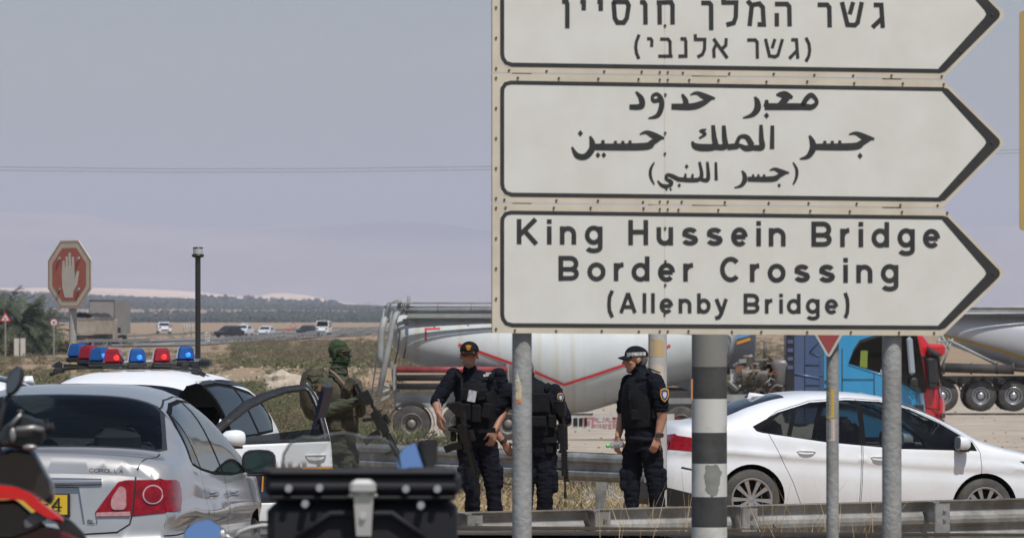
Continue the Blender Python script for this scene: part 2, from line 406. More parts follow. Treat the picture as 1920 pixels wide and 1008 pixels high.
# ---------------------------------------------------------------- car builder
NEXP=4.5; CC=2**(-1/NEXP)
class Car:
    """local frame: x forward, y left, z up, origin on the ground under the middle of the wheelbase"""
    def __init__(s,T,B,Wd,sill,tum,crown=.03,front=None,rear=None,shearR=None,shearF=None,lineZ=None):
        s.T=spl(T); s.B=spl(B); s.Wf=spl(Wd); s.sill=sill; s.tum=tum; s.crown=crown
        s.x0=T[0][0]; s.x1=T[-1][0]; s.shR=shearR; s.shF=shearF; s.lineZ=lineZ
    def lowy(s,x,z):
        w=s.Wf(x); B=s.B(x); f=1-.035*max(0,(z-.62)/(B-.62+1e-6))**2 -.07*max(0,(.58-z)/.4)**2
        y=w*f
        if s.lineZ:
            zl=s.lineZ(x); y+= .012*math.exp(-((z-zl)/.035)**2) - .010*math.exp(-((z-zl+.09)/.06)**2)
        return y
    def P(s,x,q,sg=1):
        B=s.B(x); T=s.T(x)
        if q<=1:
            z=s.sill+(B-s.sill)*q; y=s.lowy(x,z)
        else:
            t=q-1; Wb=s.lowy(x,B); h=max(T-B,.02)
            if t<=.5: zn=2*t*CC; yn=max(0,1-zn**NEXP)**(1/NEXP)
            else: yn=2*(1-t)*CC; zn=max(0,1-yn**NEXP)**(1/NEXP)
            z=B+h*zn; y=(Wb-s.tum*(z-B)*(1-.0*zn))*yn; z+=s.crown*(1-(y/Wb)**2)*min(1,h/.1)
        dx=0
        if s.shR:
            k=smooth(s.x0+.45,s.x0,x); dx+=k*s.shR(z)
        if s.shF:
            k=smooth(s.x1-.5,s.x1,x); dx+=k*s.shF(z)
        return Vector((x+dx,sg*y,z))
    def Nrm(s,x,q,sg=1):
        e=.004; a=s.P(min(s.x1,x+e),q,sg)-s.P(max(s.x0,x-e),q,sg); b=s.P(x,min(2,q+e),sg)-s.P(x,max(0,q-e),sg)
        n=a.cross(b); n=n if sg>0 else -n
        n=-n if n.dot(s.P(x,q,sg)-Vector((x,0,s.sill+.2)))<0 else n
        return n.normalized() if n.length>1e-12 else Vector((0,0,1))
    def q_side(s,x,z):
        B=s.B(x)
        if z<=B: return (z-s.sill)/(B-s.sill)
        T=s.T(x); h=max(T-B,.02); zn=min(.9999,(z-B)/h)
        if zn<=CC: return 1+zn/(2*CC)
        return 2-(max(0,1-zn**NEXP)**(1/NEXP))/(2*CC)
    def q_top(s,x,y):
        lo,hi=1.3,2.0
        for _ in range(22):
            m=(lo+hi)/2
            if s.P(x,m).y>y: lo=m
            else: hi=m
        return (lo+hi)/2
    def side(s,poly,step=.05): return [(x,s.q_side(x,z)) for x,z in resamp(poly,step)]
    def top(s,poly,step=.06):  # poly given for the half y>=0 ; pts with y==0 go to q=2
        return [(x,2.0 if y<=1e-6 else s.q_top(x,y)) for x,y in resamp(poly,step)]
    def panelize(s,regions,arches,sg,xr=None,gstep=.07):
        """regions: list of (key, poly in (x,q), outer?) in priority order. returns dict key->(verts,faces,normals)"""
        x0,x1=(s.x0,s.x1) if xr is None else xr
        out=[]
        # bottom edge with arches
        n=int((x1-x0)/.05); k=0; xs=[x0+(x1-x0)*i/n for i in range(n+1)]
        arcpts=[]
        for ax,az,ar in arches:
            a0=math.asin(min(1,(az-s.sill)/ar)) if az>s.sill else 0
            arcpts.append((ax-ar*math.cos(a0),ax+ar*math.cos(a0),ax,az,ar,a0))
        for x in xs:
            if any(a[0]-.01<x<a[1]+.01 for a in arcpts): continue
            out.append((x,0.0))
        for a in arcpts:
            m=22; pts=[]
            for i in range(m+1):
                t=PI+a[5]-(PI+2*a[5])*i/m
                X=a[2]+a[4]*math.cos(t); Z=a[3]+a[4]*math.sin(t); pts.append((X,max(0,s.q_side(X,Z))))
            out+=pts
            out.sort(key=lambda p:0) 
        # order: split by arches
        base=[p for p in out if p[1]==0.0 and not any(abs(p[0]-a[0])<.009 or abs(p[0]-a[1])<.009 for a in arcpts)]
        bott=[]; segs=sorted(arcpts,key=lambda a:a[0]); cur=x0-1
        for a in segs:
            bott+=[p for p in base if cur<p[0]<a[0]]
            m=22
            for i in range(m+1):
                t=PI+a[5]-(PI+2*a[5])*i/m
                X=a[2]+a[4]*math.cos(t); Z=a[3]+a[4]*math.sin(t); bott.append((X,max(0.0005*(i%m!=0),s.q_side(X,Z))))
            cur=a[1]
        bott+=[p for p in base if p[0]>cur]
        outer=bott+[(x1,q) for q in np.linspace(0,2,22)[1:-1]]+[(x,2.0) for x in reversed(xs)]+[(x0,q) for q in np.linspace(2,0,22)[1:-1]]
        outer=[(float(a),float(b)) for a,b in outer]
        grid=[]
        nx=int((x1-x0)/gstep); nq=26
        for i in range(nx):
            for j in range(nq):
                x=x0+(x1-x0)*(i+.5)/nx; q=2*(j+.5)/nq+.003*(i%2)
                grid.append((x,q))
        for xx in (x0+.01,x0+.03,x0+.055,x0+.085,x1-.01,x1-.03,x1-.055,x1-.085):
            for j in range(nq): grid.append((xx,2*(j+.5)/nq))
        grid=[p for p in grid if inpoly(p,outer)]
        loops=[[(min(x1,max(x0,a)),min(2,max(0,b))) for a,b in r[1]] for r in regions]
        loops2=[l for l in loops]
        vs,fs=cdt(outer,loops2,grid)
        res={}
        for f,c in fs:
            key='body'
            for (k_,*_),lp in zip(regions,loops):
                if inpoly(c,lp): key=k_; break
            res.setdefault(key,[]).append(f)
        return vs,res
    def emit(s,vs,faces,sg,off=0.0):
        used=sorted({i for f in faces for i in f}); mp={i:k for k,i in enumerate(used)}
        V=[];N=[]
        for i in used:
            x,q=vs[i]; n=s.Nrm(x,q,sg); V.append(s.P(x,q,sg)+n*off); N.append(n)
        Fs=[tuple(mp[i] for i in (f if sg>0 else f[::-1])) for f in faces]
        return V,Fs,N
def build_n(name,parts,mats,parent,label=None,T=None,solid=0.0):
    """parts: list of (V,F,N,mi) with exact normals"""
    V=[];Fs=[];N=[];mi=[]
    for v,f,nn,m in parts:
        b=len(V); V+=v; N+=nn
        for q in f:
            a=(v[q[1]]-v[q[0]]).cross(v[q[2]]-v[q[1]])
            q2=q if a.dot(nn[q[0]])>=0 else q[::-1]
            Fs.append(tuple(i+b for i in q2)); mi.append(m)
    if T is not None: V=[T@p for p in V]; R3=T.to_3x3(); N=[R3@n for n in N]
    me=bpy.data.meshes.new(name); me.from_pydata([tuple(p) for p in V],[],Fs)
    for m in (mats if isinstance(mats,(list,tuple)) else [mats]): me.materials.append(m)
    me.polygons.foreach_set('material_index',mi); me.polygons.foreach_set('use_smooth',[True]*len(Fs))
    me.update()
    try: me.normals_split_custom_set_from_vertices([tuple(n) for n in N])
    except Exception as e: print('normals',e)
    o=bpy.data.objects.new(name,me); COL.objects.link(o); o.parent=parent
    if label: o['label']=label
    ROOTM[o.name]=ROOTM.get(parent.name,Matrix()) if parent else Matrix()
    if solid>0:
        md=o.modifiers.new('solid','SOLIDIFY'); md.thickness=solid; md.offset=-1
    return o
def make_wheel(parent,x,y,r,w,style='multi',rimr=None,nsp=5,side=1,cap=alloy,lab=None):
    """wheel = part; tyre + rim sub-parts. side=+1 outer face to +y"""
    rimr=rimr or r*.66
    wm=MB(); wm.cone((x,y-w*.4,r),(x,y+w*.4,r),rimr*.35,n=16); wh=wm.build('wheel',[dark],parent)
    t=MB(); pr=[(rimr,-w/2),(r*.93,-w/2),(r*.985,-w*.40),(r,-w*.3),(r*.992,-w*.12),(r*.992,-w*.11),(r,-.1*w),(r,w*.3),(r*.985,w*.40),(r*.93,w/2),(rimr,w/2),(rimr*.98,w*.3),(rimr*.98,-w*.3),(rimr,-w/2)]
    t.lathe(pr,(x,y,r),(0,1,0),36); t.build('tyre',[tyrem],wh)
    m=MB(); c=Vector((x,y,r)); s=side
    m.lathe([(rimr*1.0,s*w*.5),(rimr*.95,s*(w*.5+.004)),(rimr*.90,s*w*.44),(rimr*.88,-s*w*.3)],c,(0,1,0),36)
    m.lathe([(0,s*w*.40),(rimr*.12,s*w*.41),(rimr*.2,s*w*.36),(rimr*.22,s*w*.2)],c,(0,1,0),20)
    dk=MB().lathe([(0,s*w*.05),(rimr*.9,s*w*.05)],c,(0,1,0),24)
    for k in range(nsp):
        a0=2*PI*k/nsp+.3
        for dd in ((-.16,.16) if style=='multi' else (0,)):
            a=a0+dd*(2.2 if style=='multi' else 1)
            hw=rimr*(.075 if style=='multi' else .10)
            def pt(rr,off,h): return c+Vector((math.cos(a)*rr-math.sin(a)*off,s*h,math.sin(a)*rr+math.cos(a)*off))
            rings=[]
            for rr,ww,h in((rimr*.14,hw*.8,w*.40),(rimr*.5,hw,w*.44),(rimr*.93,hw*1.5,w*.47)):
                rings.append([pt(rr,-ww,h),pt(rr,ww,h),pt(rr,ww*.8,h-.03),pt(rr,-ww*.8,h-.03)])
            m.loft(rings,smooth=False)
    m.build('rim',[cap],wh); dk.build('brake_disc',[dark],wh)
    for k in range(0):
        pass
    return wh
def simple_seats(parent,xs,w=.52,z0=.45,head=1.18,yoff=.37):
    for x in xs:
        for y in (-yoff,yoff):
            m=MB(); m.box((x+.22,y,z0+.08),(.52,w,.16),bev=.05); m.box((x-.08,y,z0+.40),(.14,w*.92,.62),Euler((0,-.22,0)),bev=.06)
            m.box((x-.20,y,head-.06),(.10,w*.52,.2),Euler((0,-.15,0)),bev=.05); m.build('seat',[seatm],parent)
def steering(parent,x,y,z,m_=None,r=.19):
    m=MB(); pts=[]
    for k in range(24):
        t=2*PI*k/24; pts.append((x-math.cos(t)*r*.35,y+math.sin(t)*r,z+math.cos(t)*r*.93))
    m.tube(pts,.018,6,closed=True); m.box((x+.03,y,z),(.06,.12,.1)); m.box((x+.12,y,z-.05),(.2,.05,.05))
    m.build('steering_wheel',[m_ or plast],parent)
def mirror_mesh(parent,x,y,z,sg,paint,face=None):
    """door mirror; sg=+1 left side. glass faces -x"""
    m=MB(); rings=[]
    for t,sx,sy,sz in((-.005,1,.10,.070),(.02,1,.108,.078),(.07,1,.10,.072),(.115,1,.07,.048),(.13,1,.03,.02)):
        ring=[]
        for k in range(16):
            a=2*PI*k/16; ca,sa=math.cos(a),math.sin(a)
            ring.append((x+t,y+sg*(.13+sy*abs(ca)**.6*(1 if ca>0 else -1)),z+sz*abs(sa)**.7*(1 if sa>0 else -1)))
        rings.append(ring)
    m.loft(rings,0); o=m.build('door_mirror',[paint,blackm],parent)
    g=MB(); ring=[(x-.008,y+sg*(.13+.088*abs(math.cos(2*PI*k/16))**.6*(1 if math.cos(2*PI*k/16)>0 else -1)),z+.06*abs(math.sin(2*PI*k/16))**.7*(1 if math.sin(2*PI*k/16)>0 else -1)) for k in range(16)]
    g.add(ring,[tuple(range(16))]); g.build('mirror_glass',[face or chrome],o)
    b=MB(); b.box((x+.05,y+sg*.0,z-.04),(.09,.16,.035),bev=.01); b.box((x+.05,y+sg*.13,z-.078),(.11,.15,.02),bev=.008); b.build('mirror_bracket',[plast],o)
    return o
def add_car(root,car,paint,regions,arches,keymats,glass,split_parts=True,underw=None,xr=None,doorkey=None,skip=()):
    """regions: list (key, poly(x,q)) ; keymats: key->(partname, mat, offset)"""
    acc={}
    for sg in (1,-1):
        regs=[(k,p) for k,p,sides in regions if sides is None or sg in sides]
        vs,res=car.panelize(regs,arches,sg,xr)
        for key,faces in res.items():
            if (key,sg) in skip: continue
            pn,m,off,sep=keymats.get(key,('body',paint,0,False))
            V_,F_,N_=car.emit(vs,faces,sg,off)
            k2=(pn,key if sep else '',sg if sep else 0)
            acc.setdefault(k2,{'m':[], 'p':[]})
            if m not in acc[k2]['m']: acc[k2]['m'].append(m)
            acc[k2]['p'].append((V_,F_,N_,acc[k2]['m'].index(m)))
    objs={}
    for (pn,key,sg),dct in acc.items():
        objs[(pn,key,sg)]=build_n(pn,dct['p'],dct['m'],root)
    # dark underside box
    w=(underw or car.Wf(0))-.22
    u=MB(); u.box(((car.x0+car.x1)/2,0,.36),(car.x1-car.x0-.25,w*2,.30)); 
    for ax,az,ar in arches: u.lathe([(ar+.012,-w-.2),(ar+.012,w+.2)],(ax,0,az),(0,1,0),20,a0=-PI*.02,a1=PI*1.02) if False else None
    u.build('underbody',[dark],root)
    return objs
def arch_liner(root,car,arches,wid):
    for ax,az,ar in arches:
        for sg in (1,-1):
            m=MB(); pts=[]; rr=ar+.01
            ring0=[];ring1=[]
            for k in range(19):
                t=PI*1.08-PI*1.16*k/18; X=ax+rr*math.cos(t); Z=az+rr*math.sin(t)
                yo=car.lowy(X,max(car.sill,Z))-.004
                ring0.append((X,sg*yo,Z)); ring1.append((X,sg*(yo-.30),Z))
            n=19; m.add(ring0+ring1,[(k,k+1,n+k+1,n+k) for k in range(n-1)],0,True)
            m.add(ring1,[tuple(range(n))],0)
            m.build('wheel_arch',[dark],root)
def cap_end(root,car,xe,sgn,regions,paint,keymats,bulge=.05,part='body'):
    """closes the car end. regions: (key, poly in (y,z))"""
    ring=[]
    for q in np.linspace(0,2,30): p=car.P(xe,float(q),1); ring.append((p.y,p.z))
    half=ring; full=half+[(-y,z) for y,z in reversed(half[:-1])]
    ymax=max(p[0] for p in half); zt=max(p[1] for p in half); zb=min(p[1] for p in half)
    grid=[]
    for i in range(24):
        for j in range(14):
            p=(-ymax+2*ymax*(i+.5)/24, zb+(zt-zb)*(j+.5)/14+.0003*i)
            if inpoly(p,full): grid.append(p)
    vs,fs=cdt(full,[r[1] for r in regions],grid)
    sh=car.shR if sgn<0 else car.shF
    def pos(y,z):
        u=min(1,abs(y)/ymax); w=max(0,min(1,(zt-z)/.08,(z-zb)/.08)); b=bulge*(1-u**3)*(.25+.75*math.sin(PI/2*w))
        base=car.P(xe,0,1).x*0+xe+(sh(z) if sh else 0)
        return Vector((base+sgn*b,y,z))
    def nr(y,z):
        e=.004; a=pos(y+e,z)-pos(y-e,z); b=pos(y,z+e)-pos(y,z-e); n=a.cross(b).normalized(); return n if n.x*sgn>0 else -n
    groups={}
    for f,c in fs:
        key='body'
        for k,p in regions:
            if inpoly(c,p): key=k;break
        sep_=keymats.get(key,(part,paint,0,False))[3]
        groups.setdefault((key,(1 if c[0]>0 else -1) if sep_ else 0),[]).append(f)
    for (key,_s),faces in groups.items():
        pn,m,off,sep=keymats.get(key,(part,paint,0,False))
        used=sorted({i for f in faces for i in f}); mp={i:k for k,i in enumerate(used)}
        N_=[nr(*vs[i]) for i in used]; V_=[pos(*vs[i])+N_[k]*off for k,i in enumerate(used)]
        build_n(pn,[(V_,[tuple(mp[i] for i in f) for f in faces],N_,0)],[m],root)
    return pos,nr
def line_strip(mb,car,pts,w,off,sg,mi=0,mode='side'):
    """thin ribbon on the surface along points (x,z) or (x,y)"""
    pts=resamp(pts,.05,False); C=[];N=[]
    for p in pts:
        q=car.q_side(*p) if mode=='side' else car.q_top(*p)
        C.append(car.P(p[0],q,sg)); N.append(car.Nrm(p[0],q,sg))
    vs=[]
    for i in range(len(C)):
        t=(C[min(i+1,len(C)-1)]-C[max(0,i-1)]).normalized(); b=t.cross(N[i]).normalized()
        vs+=[C[i]+N[i]*off-b*w/2,C[i]+N[i]*off+b*w/2]
    mb.add(vs,[(2*i,2*i+1,2*i+3,2*i+2) for i in range(len(C)-1)],mi,True)
def rib(pts,w,c2=None):
    """closed polygon (2d) around a polyline: used for panel gaps"""
    pts=[Vector(p) for p in pts]; L=[];Rr=[]
    for i,p in enumerate(pts):
        t=(pts[min(i+1,len(pts)-1)]-pts[max(0,i-1)]).normalized(); n=Vector((-t.y,t.x))
        L.append((p+n*w/2)[:2]); Rr.append((p-n*w/2)[:2])
    return L+Rr[::-1]
# ---------------------------------------------------------------- the white sedan (seen from its right side and a little from behind)
def door_handle(parent,car,x,z,sg,m):
    p=car.P(x,car.q_side(x,z),sg); n=car.Nrm(x,car.q_side(x,z),sg)
    h=MB(); rings=[]
    for t in np.linspace(-1,1,9):
        c=p+Vector((t*.105,0,0))+n*(.016+.022*(1-t*t)**.5 if abs(t)<1 else .004)
        hh=.017*(1-.5*t*t); rings.append([c+Vector((0,0,hh)),c+n*.008,c-Vector((0,0,hh)),c-n*.012])
    h.loft(rings); h.build('handle',[m],parent)
    r=MB(); ring=[p+Vector((math.cos(a)*.075,0,math.sin(a)*.03))+n*.003 for a in np.linspace(0,2*PI,16,endpoint=False)]
    r.add(ring,[tuple(range(16))]); r.build('handle_recess',[m],parent)
def sedan(label,loc,rz,paint,cat='car',group=None,detail=True,tilt=(0,0)):
    root=thing('sedan_car',label,cat,loc,rz,group,tilt)
    T=[(-2.16,.90),(-2.13,.985),(-2.08,1.045),(-1.95,1.075),(-1.75,1.09),(-1.55,1.14),(-1.3,1.26),(-.9,1.39),(-.5,1.445),(-.1,1.455),(.25,1.43),(.6,1.345),(1.0,1.175),(1.3,1.02),(1.5,.965),(1.85,.90),(2.1,.82),(2.2,.76),(2.26,.66)]
    B=[(-2.16,.86),(-2.0,.965),(-1.6,.985),(-1.2,.965),(-.5,.935),(.3,.905),(1.0,.89),(1.5,.87),(1.9,.80),(2.15,.70),(2.26,.6)]
    Wd=[(-2.16,.64),(-2.13,.70),(-2.05,.765),(-1.85,.82),(-1.4,.855),(0,.865),(1.4,.86),(1.8,.83),(2.05,.75),(2.18,.62),(2.26,.46)]
    lz=spl([(-2.2,.80),(-1.2,.80),(0,.775),(1.4,.75),(2.2,.72)])
    car=Car(T,B,Wd,.21,.42,.03,shearR=lambda z:-.07*smooth(.9,.5,z)+.03*smooth(.75,1.0,z),lineZ=lz)
    wa=.315; arches=[(-1.30,.315,.37),(1.30,.315,.37)]
    winR=[(-.60,.955),(-1.18,1.02),(-1.24,1.06),(-.98,1.215),(-.60,1.325),(-.2,1.365),(-.11,1.365),(-.11,.935)]
    winF=[(-.05,.93),(-.05,1.368),(.18,1.36),(.48,1.30),(.82,1.165),(1.12,1.0),(1.16,.94),(.6,.915)]
    frame=[(-1.26,1.03),(-1.20,1.015),(-.5,.945),(.3,.905),(1.20,.915),(1.16,1.0),(.83,1.18),(.5,1.315),(.18,1.378),(-.2,1.383),(-.62,1.342),(-1.0,1.228),(-1.30,1.075)]
    qtr=[(-1.22,1.045),(-.93,.995),(-.83,1.28),(-.97,1.217)]
    winR2=[(-.88,.99),(-.78,1.285),(-.60,1.33),(-.2,1.368),(-.11,1.368),(-.11,.94),(-.6,.96)]
    doorF=[(-.09,.26),(-.09,1.40),(.2,1.392),(.5,1.33),(.84,1.19),(1.17,1.01),(1.235,.9),(1.25,.7),(1.22,.26)]
    doorR=[(-.10,.26),(-.10,1.40),(-.2,1.40),(-.62,1.36),(-1.0,1.245),(-1.12,1.17),(-1.13,1.0),(-1.07,.9),(-.85,.5),(-.74,.26)]
    def S(p): return car.side(p,.05)
    regs=[('glassq',S(qtr),None),('glassr',S(winR2),None),('glassf',S(winF),None),('trim',S(frame),None),
      ('doorf',S(inset(doorF,.006)),None),('doorr',S(inset(doorR,.006)),None),('gap',S(doorF),None),('gap',S(doorR),None)]
    regs+=[('wind',car.top([(1.30,0),(1.22,.60),(.92,.56),(.42,.50),(.38,0)]),None),
           ('back',car.top([(-1.72,0),(-1.66,.46),(-1.40,.50),(-.86,.46),(-.84,0)]),None)]
    tl=[(-2.17,.80),(-2.17,.955),(-2.0,.94),(-1.80,.90),(-1.74,.875),(-1.86,.79)]
    regs.insert(0,('tail',S(tl),None))
    hl=[(2.27,.58),(2.27,.70),(2.0,.80),(1.78,.83),(1.68,.825),(1.9,.72),(2.1,.62)]
    regs.insert(0,('head',S(hl),None))
    regs.append(('hood',rib([(1.33,1.84),(1.6,1.80),(1.9,1.72),(2.1,1.6)],.012),None))
    regs.append(('skirt',S([(-2.17,.2),(-2.17,.42),(-1.85,.34),(-1.7,.2)]),None))
    regs.append(('crease',S(rib([(-2.02,.62),(-1.92,.60),(-1.80,.42),(-1.79,.36)],.022)),None))  # thin dark line drawn along the bumper crease
    km={'glassq':('window',glass_car,0,True),'glassr':('window',glass_car,0,True),'glassf':('window',glass_car,0,True),'wind':('windscreen',glass_car,0,True),'back':('rear_window',glass_dark,0,True),
      'trim':('window_trim',trimm,-.002,True),'doorf':('front_door',paint,0,True),'doorr':('rear_door',paint,0,True),'gap':('panel_gap',gapm,-.006,False),'hood':('panel_gap',gapm,-.004,False),'tail':('tail_light',redlens,.002,True),
      'head':('headlight',mat_head,.002,True),'skirt':('skirt',plast,0,False),'crease':('bumper_vent',plast,-.004,False),'skirtc':('bumper_insert',plast,0,False),'fog':('fog_lamp',redlens,.003,False),'tailc':('tail_light',redlens,.004,True),'tailw':('tail_light_reflector',paleLens,.006,True),'trunk':('boot_seam',gapm,-.003,False),'plate':('number_plate',plate_y,.008,False),'grille':('grille',plast,0,False)}
    o=add_car(root,car,paint,regs,arches,km,glass_car)
    arch_liner(root,car,arches,.8)
    cap_end(root,car,car.x0,-1,[('tailw',[(-.63,.80),(-.45,.815),(-.36,.845),(-.60,.85)]),('tailw',[(.63,.80),(.45,.815),(.36,.845),(.60,.85)]),('tailc',[(-.66,.795),(-.40,.81),(-.26,.86),(-.28,.915),(-.66,.94)]),('tailc',[(.66,.795),(.40,.81),(.26,.86),(.28,.915),(.66,.94)]),
       ('fog',[(-.58,.31),(-.40,.29),(-.40,.34),(-.58,.36)]),('fog',[(.58,.31),(.40,.29),(.40,.34),(.58,.36)]),('skirtc',[(-.7,.15),(.7,.15),(.7,.40),(.5,.44),(-.5,.44),(-.7,.40)]),
       ('plate',[(-.26,.60),(.26,.60),(.26,.71),(-.26,.71)]),('trunk',rib([(-.5,.99),(-.52,.78),(-.42,.58),(0,.55),(.42,.58),(.52,.78),(.5,.99)],.01))],paint,km,.07)
    cap_end(root,car,car.x1,1,[('grille',[(-.38,.36),(.38,.36),(.46,.58),(-.46,.58)])],paint,km,.10)
    for sg in (1,-1):
        fd=o.get(('front_door','doorf',sg)); rd=o.get(('rear_door','doorr',sg))
        door_handle(fd,car,.10,.80,sg,paint); door_handle(rd,car,-.72,.835,sg,paint)
        p=car.P(.98,car.q_side(.98,.95),sg); mirror_mesh(root,.95,p.y-sg*.03,.99,sg,paint)
        for x in (-1.30,1.30): make_wheel(root,x,sg*(.765),.315,.20,'multi',.225,5,sg)
    fin=MB(); fin.loft([[(-1.12,-.02,1.36),(-1.12,.02,1.36),(-1.12,0,1.365)],[(-1.06,-.03,1.37),(-1.06,.03,1.37),(-1.10,0,1.435)],[(-.98,-.03,1.39),(-.98,.03,1.39),(-1.02,0,1.43)],[(-.84,-.012,1.40),(-.84,.012,1.40),(-.84,0,1.405)]]); fin.build('roof_antenna',[paint],root)
    d=MB(); d.box((1.0,0,.80),(.5,1.4,.22),bev=.06); d.build('dashboard',[seatm],root)
    simple_seats(root,[.05,-.85]); steering(root,.62,.37,.90,straw)
    return root,car
mat_head=mat('dark_headlight',(.05,.055,.065),.08,.3,(.5,.55,.6),14,.5,coat=1,lo=.5,hi=.7)
straw=mat('plaited_straw_cover',(.60,.42,.20),.9,0,(.25,.16,.07),60,.9)
plate_y=mat('yellow_number_plate',(.72,.47,.03),.45)
s1,c1=sedan('white saloon car parked on the gravel behind the striped pole',(0,0,0),0,whitep,'car')
mat_dimmirror=mat('dim_green_mirror',(.10,.15,.15),.1,.9)
# ---------------------------------------------------------------- silver saloon, seen from behind
def silver_car(loc,rz):
    root=thing('sedan_car','silver saloon car seen from behind with red tail light and yellow plate','car',loc,rz)
    T=[(-2.28,.985),(-2.265,1.035),(-2.23,1.07),(-2.12,1.085),(-1.9,1.09),(-1.74,1.105),(-1.6,1.15),(-1.35,1.25),(-1.0,1.375),(-.85,1.405),(-.4,1.445),(0,1.45),(.4,1.42),(.75,1.35),(1.1,1.2),(1.45,1.03),(1.7,.98),(2.05,.90),(2.2,.80),(2.27,.66)]
    B=[(-2.28,.93),(-2.1,1.0),(-1.6,1.015),(-1.2,.985),(-.5,.95),(.3,.92),(1.1,.90),(1.6,.88),(2.0,.80),(2.2,.70),(2.27,.6)]
    Wd=[(-2.28,.81),(-2.25,.835),(-2.17,.855),(-2.0,.87),(-1.5,.883),(0,.885),(1.4,.88),(1.85,.84),(2.1,.74),(2.27,.5)]
    def shR(z): return -.10*smooth(.66,.52,z)+.05*smooth(.62,1.0,z)
    car=Car(T,B,Wd,.22,.44,.035,shearR=shR,lineZ=spl([(-2.3,.77),(0,.74),(2.2,.7)]))
    arches=[(-1.30,.32,.375),(1.30,.32,.375)]
    def S(p): return car.side(p,.05)
    qtr=[(-1.32,1.045),(-1.05,1.01),(-.98,1.31),(-1.10,1.24)]
    winR=[(-1.0,1.005),(-.93,1.325),(-.6,1.375),(-.1,1.39),(-.1,.96),(-.6,.975)]
    winF=[(-.02,.955),(-.02,1.39),(.3,1.375),(.62,1.29),(1.0,1.12),(1.22,.99),(1.24,.955),(.6,.935)]
    frame=[(-1.38,1.03),(-1.05,.99),(-.5,.95),(.3,.925),(1.30,.925),(1.24,1.01),(1.0,1.145),(.64,1.31),(.3,1.395),(-.1,1.41),(-.6,1.395),(-.95,1.345),(-1.12,1.265),(-1.40,1.07)]
    doorF=[(-.06,.28),(-.06,1.43),(.3,1.415),(.65,1.33),(1.02,1.16),(1.26,1.02),(1.33,.9),(1.33,.6),(1.28,.28)]
    doorR=[(-.07,.28),(-.07,1.43),(-.6,1.415),(-.97,1.365),(-1.05,1.32),(-1.12,1.1),(-1.10,.95),(-.92,.6),(-.72,.28)]
    low_=lambda L:[(x,z-.04*max(0,z-1.0)/.43) for x,z in L]
    qtr,winR,winF,frame,doorF,doorR=map(low_,(qtr,winR,winF,frame,doorF,doorR))
    tl=[(-2.30,.79),(-2.30,.965),(-2.12,.965),(-2.02,.95),(-1.98,.90),(-2.0,.84),(-2.08,.79)]
    regs=[('tail',S(tl),None),('glassq',S(qtr),None),('glassr',S(winR),None),('glassf',S(winF),None),('trim',S(frame),None),
      ('doorf',S(inset(doorF,.006)),None),('doorr',S(inset(doorR,.006)),None),('gap',S(doorF),None),('gap',S(doorR),None),
      ('wind',car.top([(1.45,0),(1.35,.62),(1.0,.58),(.45,.52),(.42,0)]),None),
      ('back',car.top([(-1.70,0),(-1.675,.66),(-1.63,.70),(-1.4,.665),(-1.02,.60),(-.95,.55),(-.93,0)]),None),
      ('backr',car.top([(-1.73,0),(-1.70,.69),(-1.635,.73),(-1.4,.69),(-1.0,.625),(-.92,.57),(-.90,0)]),None),
      ('gap',car.top(rib([(-1.74,.70),(-1.85,.705),(-2.05,.69),(-2.2,.665),(-2.27,.64)],.010)),None),
      ('gap',S(rib([(-2.28,.655),(-2.1,.655),(-1.9,.66),(-1.72,.70)],.008)),None),
      ('refl',S([(-2.29,.40),(-2.12,.40),(-2.12,.45),(-2.29,.45)]),None),
      ('fuel',S(rib([(-1.5,.62),(-1.42,.60),(-1.36,.62),(-1.5,.64)],.006)),None)]
    km={'glassq':('window',glass_dark,0,True),'glassr':('window',glass_sil,0,True),'glassf':('window',glass_sil,0,True),'wind':('windscreen',glass_car,0,True),'back':('rear_window',glass_back,0,True),'backr':('rear_window_seal',plast,-.001,True),
      'trim':('window_trim',trimm,-.002,True),'doorf':('front_door',silverp,0,True),'doorr':('rear_door',silverp,0,True),'gap':('panel_gap',gapm,-.005,False),'roofgap':('panel_gap',gapm,-.003,False),'tail':('tail_light',redlens,.004,True),'refl':('reflector',redlens,.002,True),
      'fuel':('panel_gap',gapm,-.002,False),'tailc':('tail_light',redlens,.006,True),'tailw':('reversing_light',paleLens,.012,True),'lampring':('lamp_ring',chromeL,.014,True),'lamp':('brake_lamp',redlens,.016,True),'trunk':('boot_seam',gapm,-.004,False),'recess':('plate_recess',silverp,-.02,False)}
    o=add_car(root,car,silverp,regs,arches,km,glass_car)
    arch_liner(root,car,arches,.8)
    def mir(p): return [(-y,z) for y,z in p]
    ring=lambda r,cy=.735,cz=.885:[(cy+r*math.cos(a),cz+r*.95*math.sin(a)) for a in np.linspace(0,2*PI,24,endpoint=False)]
    tlc=[(.86,.79),(.86,.965),(.75,.968),(.58,.965),(.54,.955),(.475,.87),(.415,.785),(.42,.762),(.61,.765)]
    tw=[(.505,.80),(.502,.86),(.55,.935),(.585,.92),(.59,.80)]
    pale=[(.42,.763),(.615,.765),(.61,.79),(.425,.785)]
    regs2=[]
    for f in (lambda p:p, mir):
        regs2+=[('lamp',f(ring(.050))),('lampring',f(ring(.057))),('tailw',f(roundpoly(tw,.03,4))),('tailw',f(pale)),('trunk',f(rib([(.64,1.08),(.635,.95),(.625,.78),(.61,.72),(.54,.675),(.2,.655),(0,.65)],.010))),('tailc',f(tlc))]
    regs2+=[('recess',[(-.36,.72),(.36,.72),(.32,.93),(-.32,.93)])]
    pos,nr=cap_end(root,car,car.x0,-1,regs2,silverp,km,.06)
    cap_end(root,car,car.x1,1,[],silverp,km,.1)
    # chrome garnish, plate, badges
    def at(y,z,off): return pos(y,z)+nr(y,z)*off
    g=MB(); rings=[]
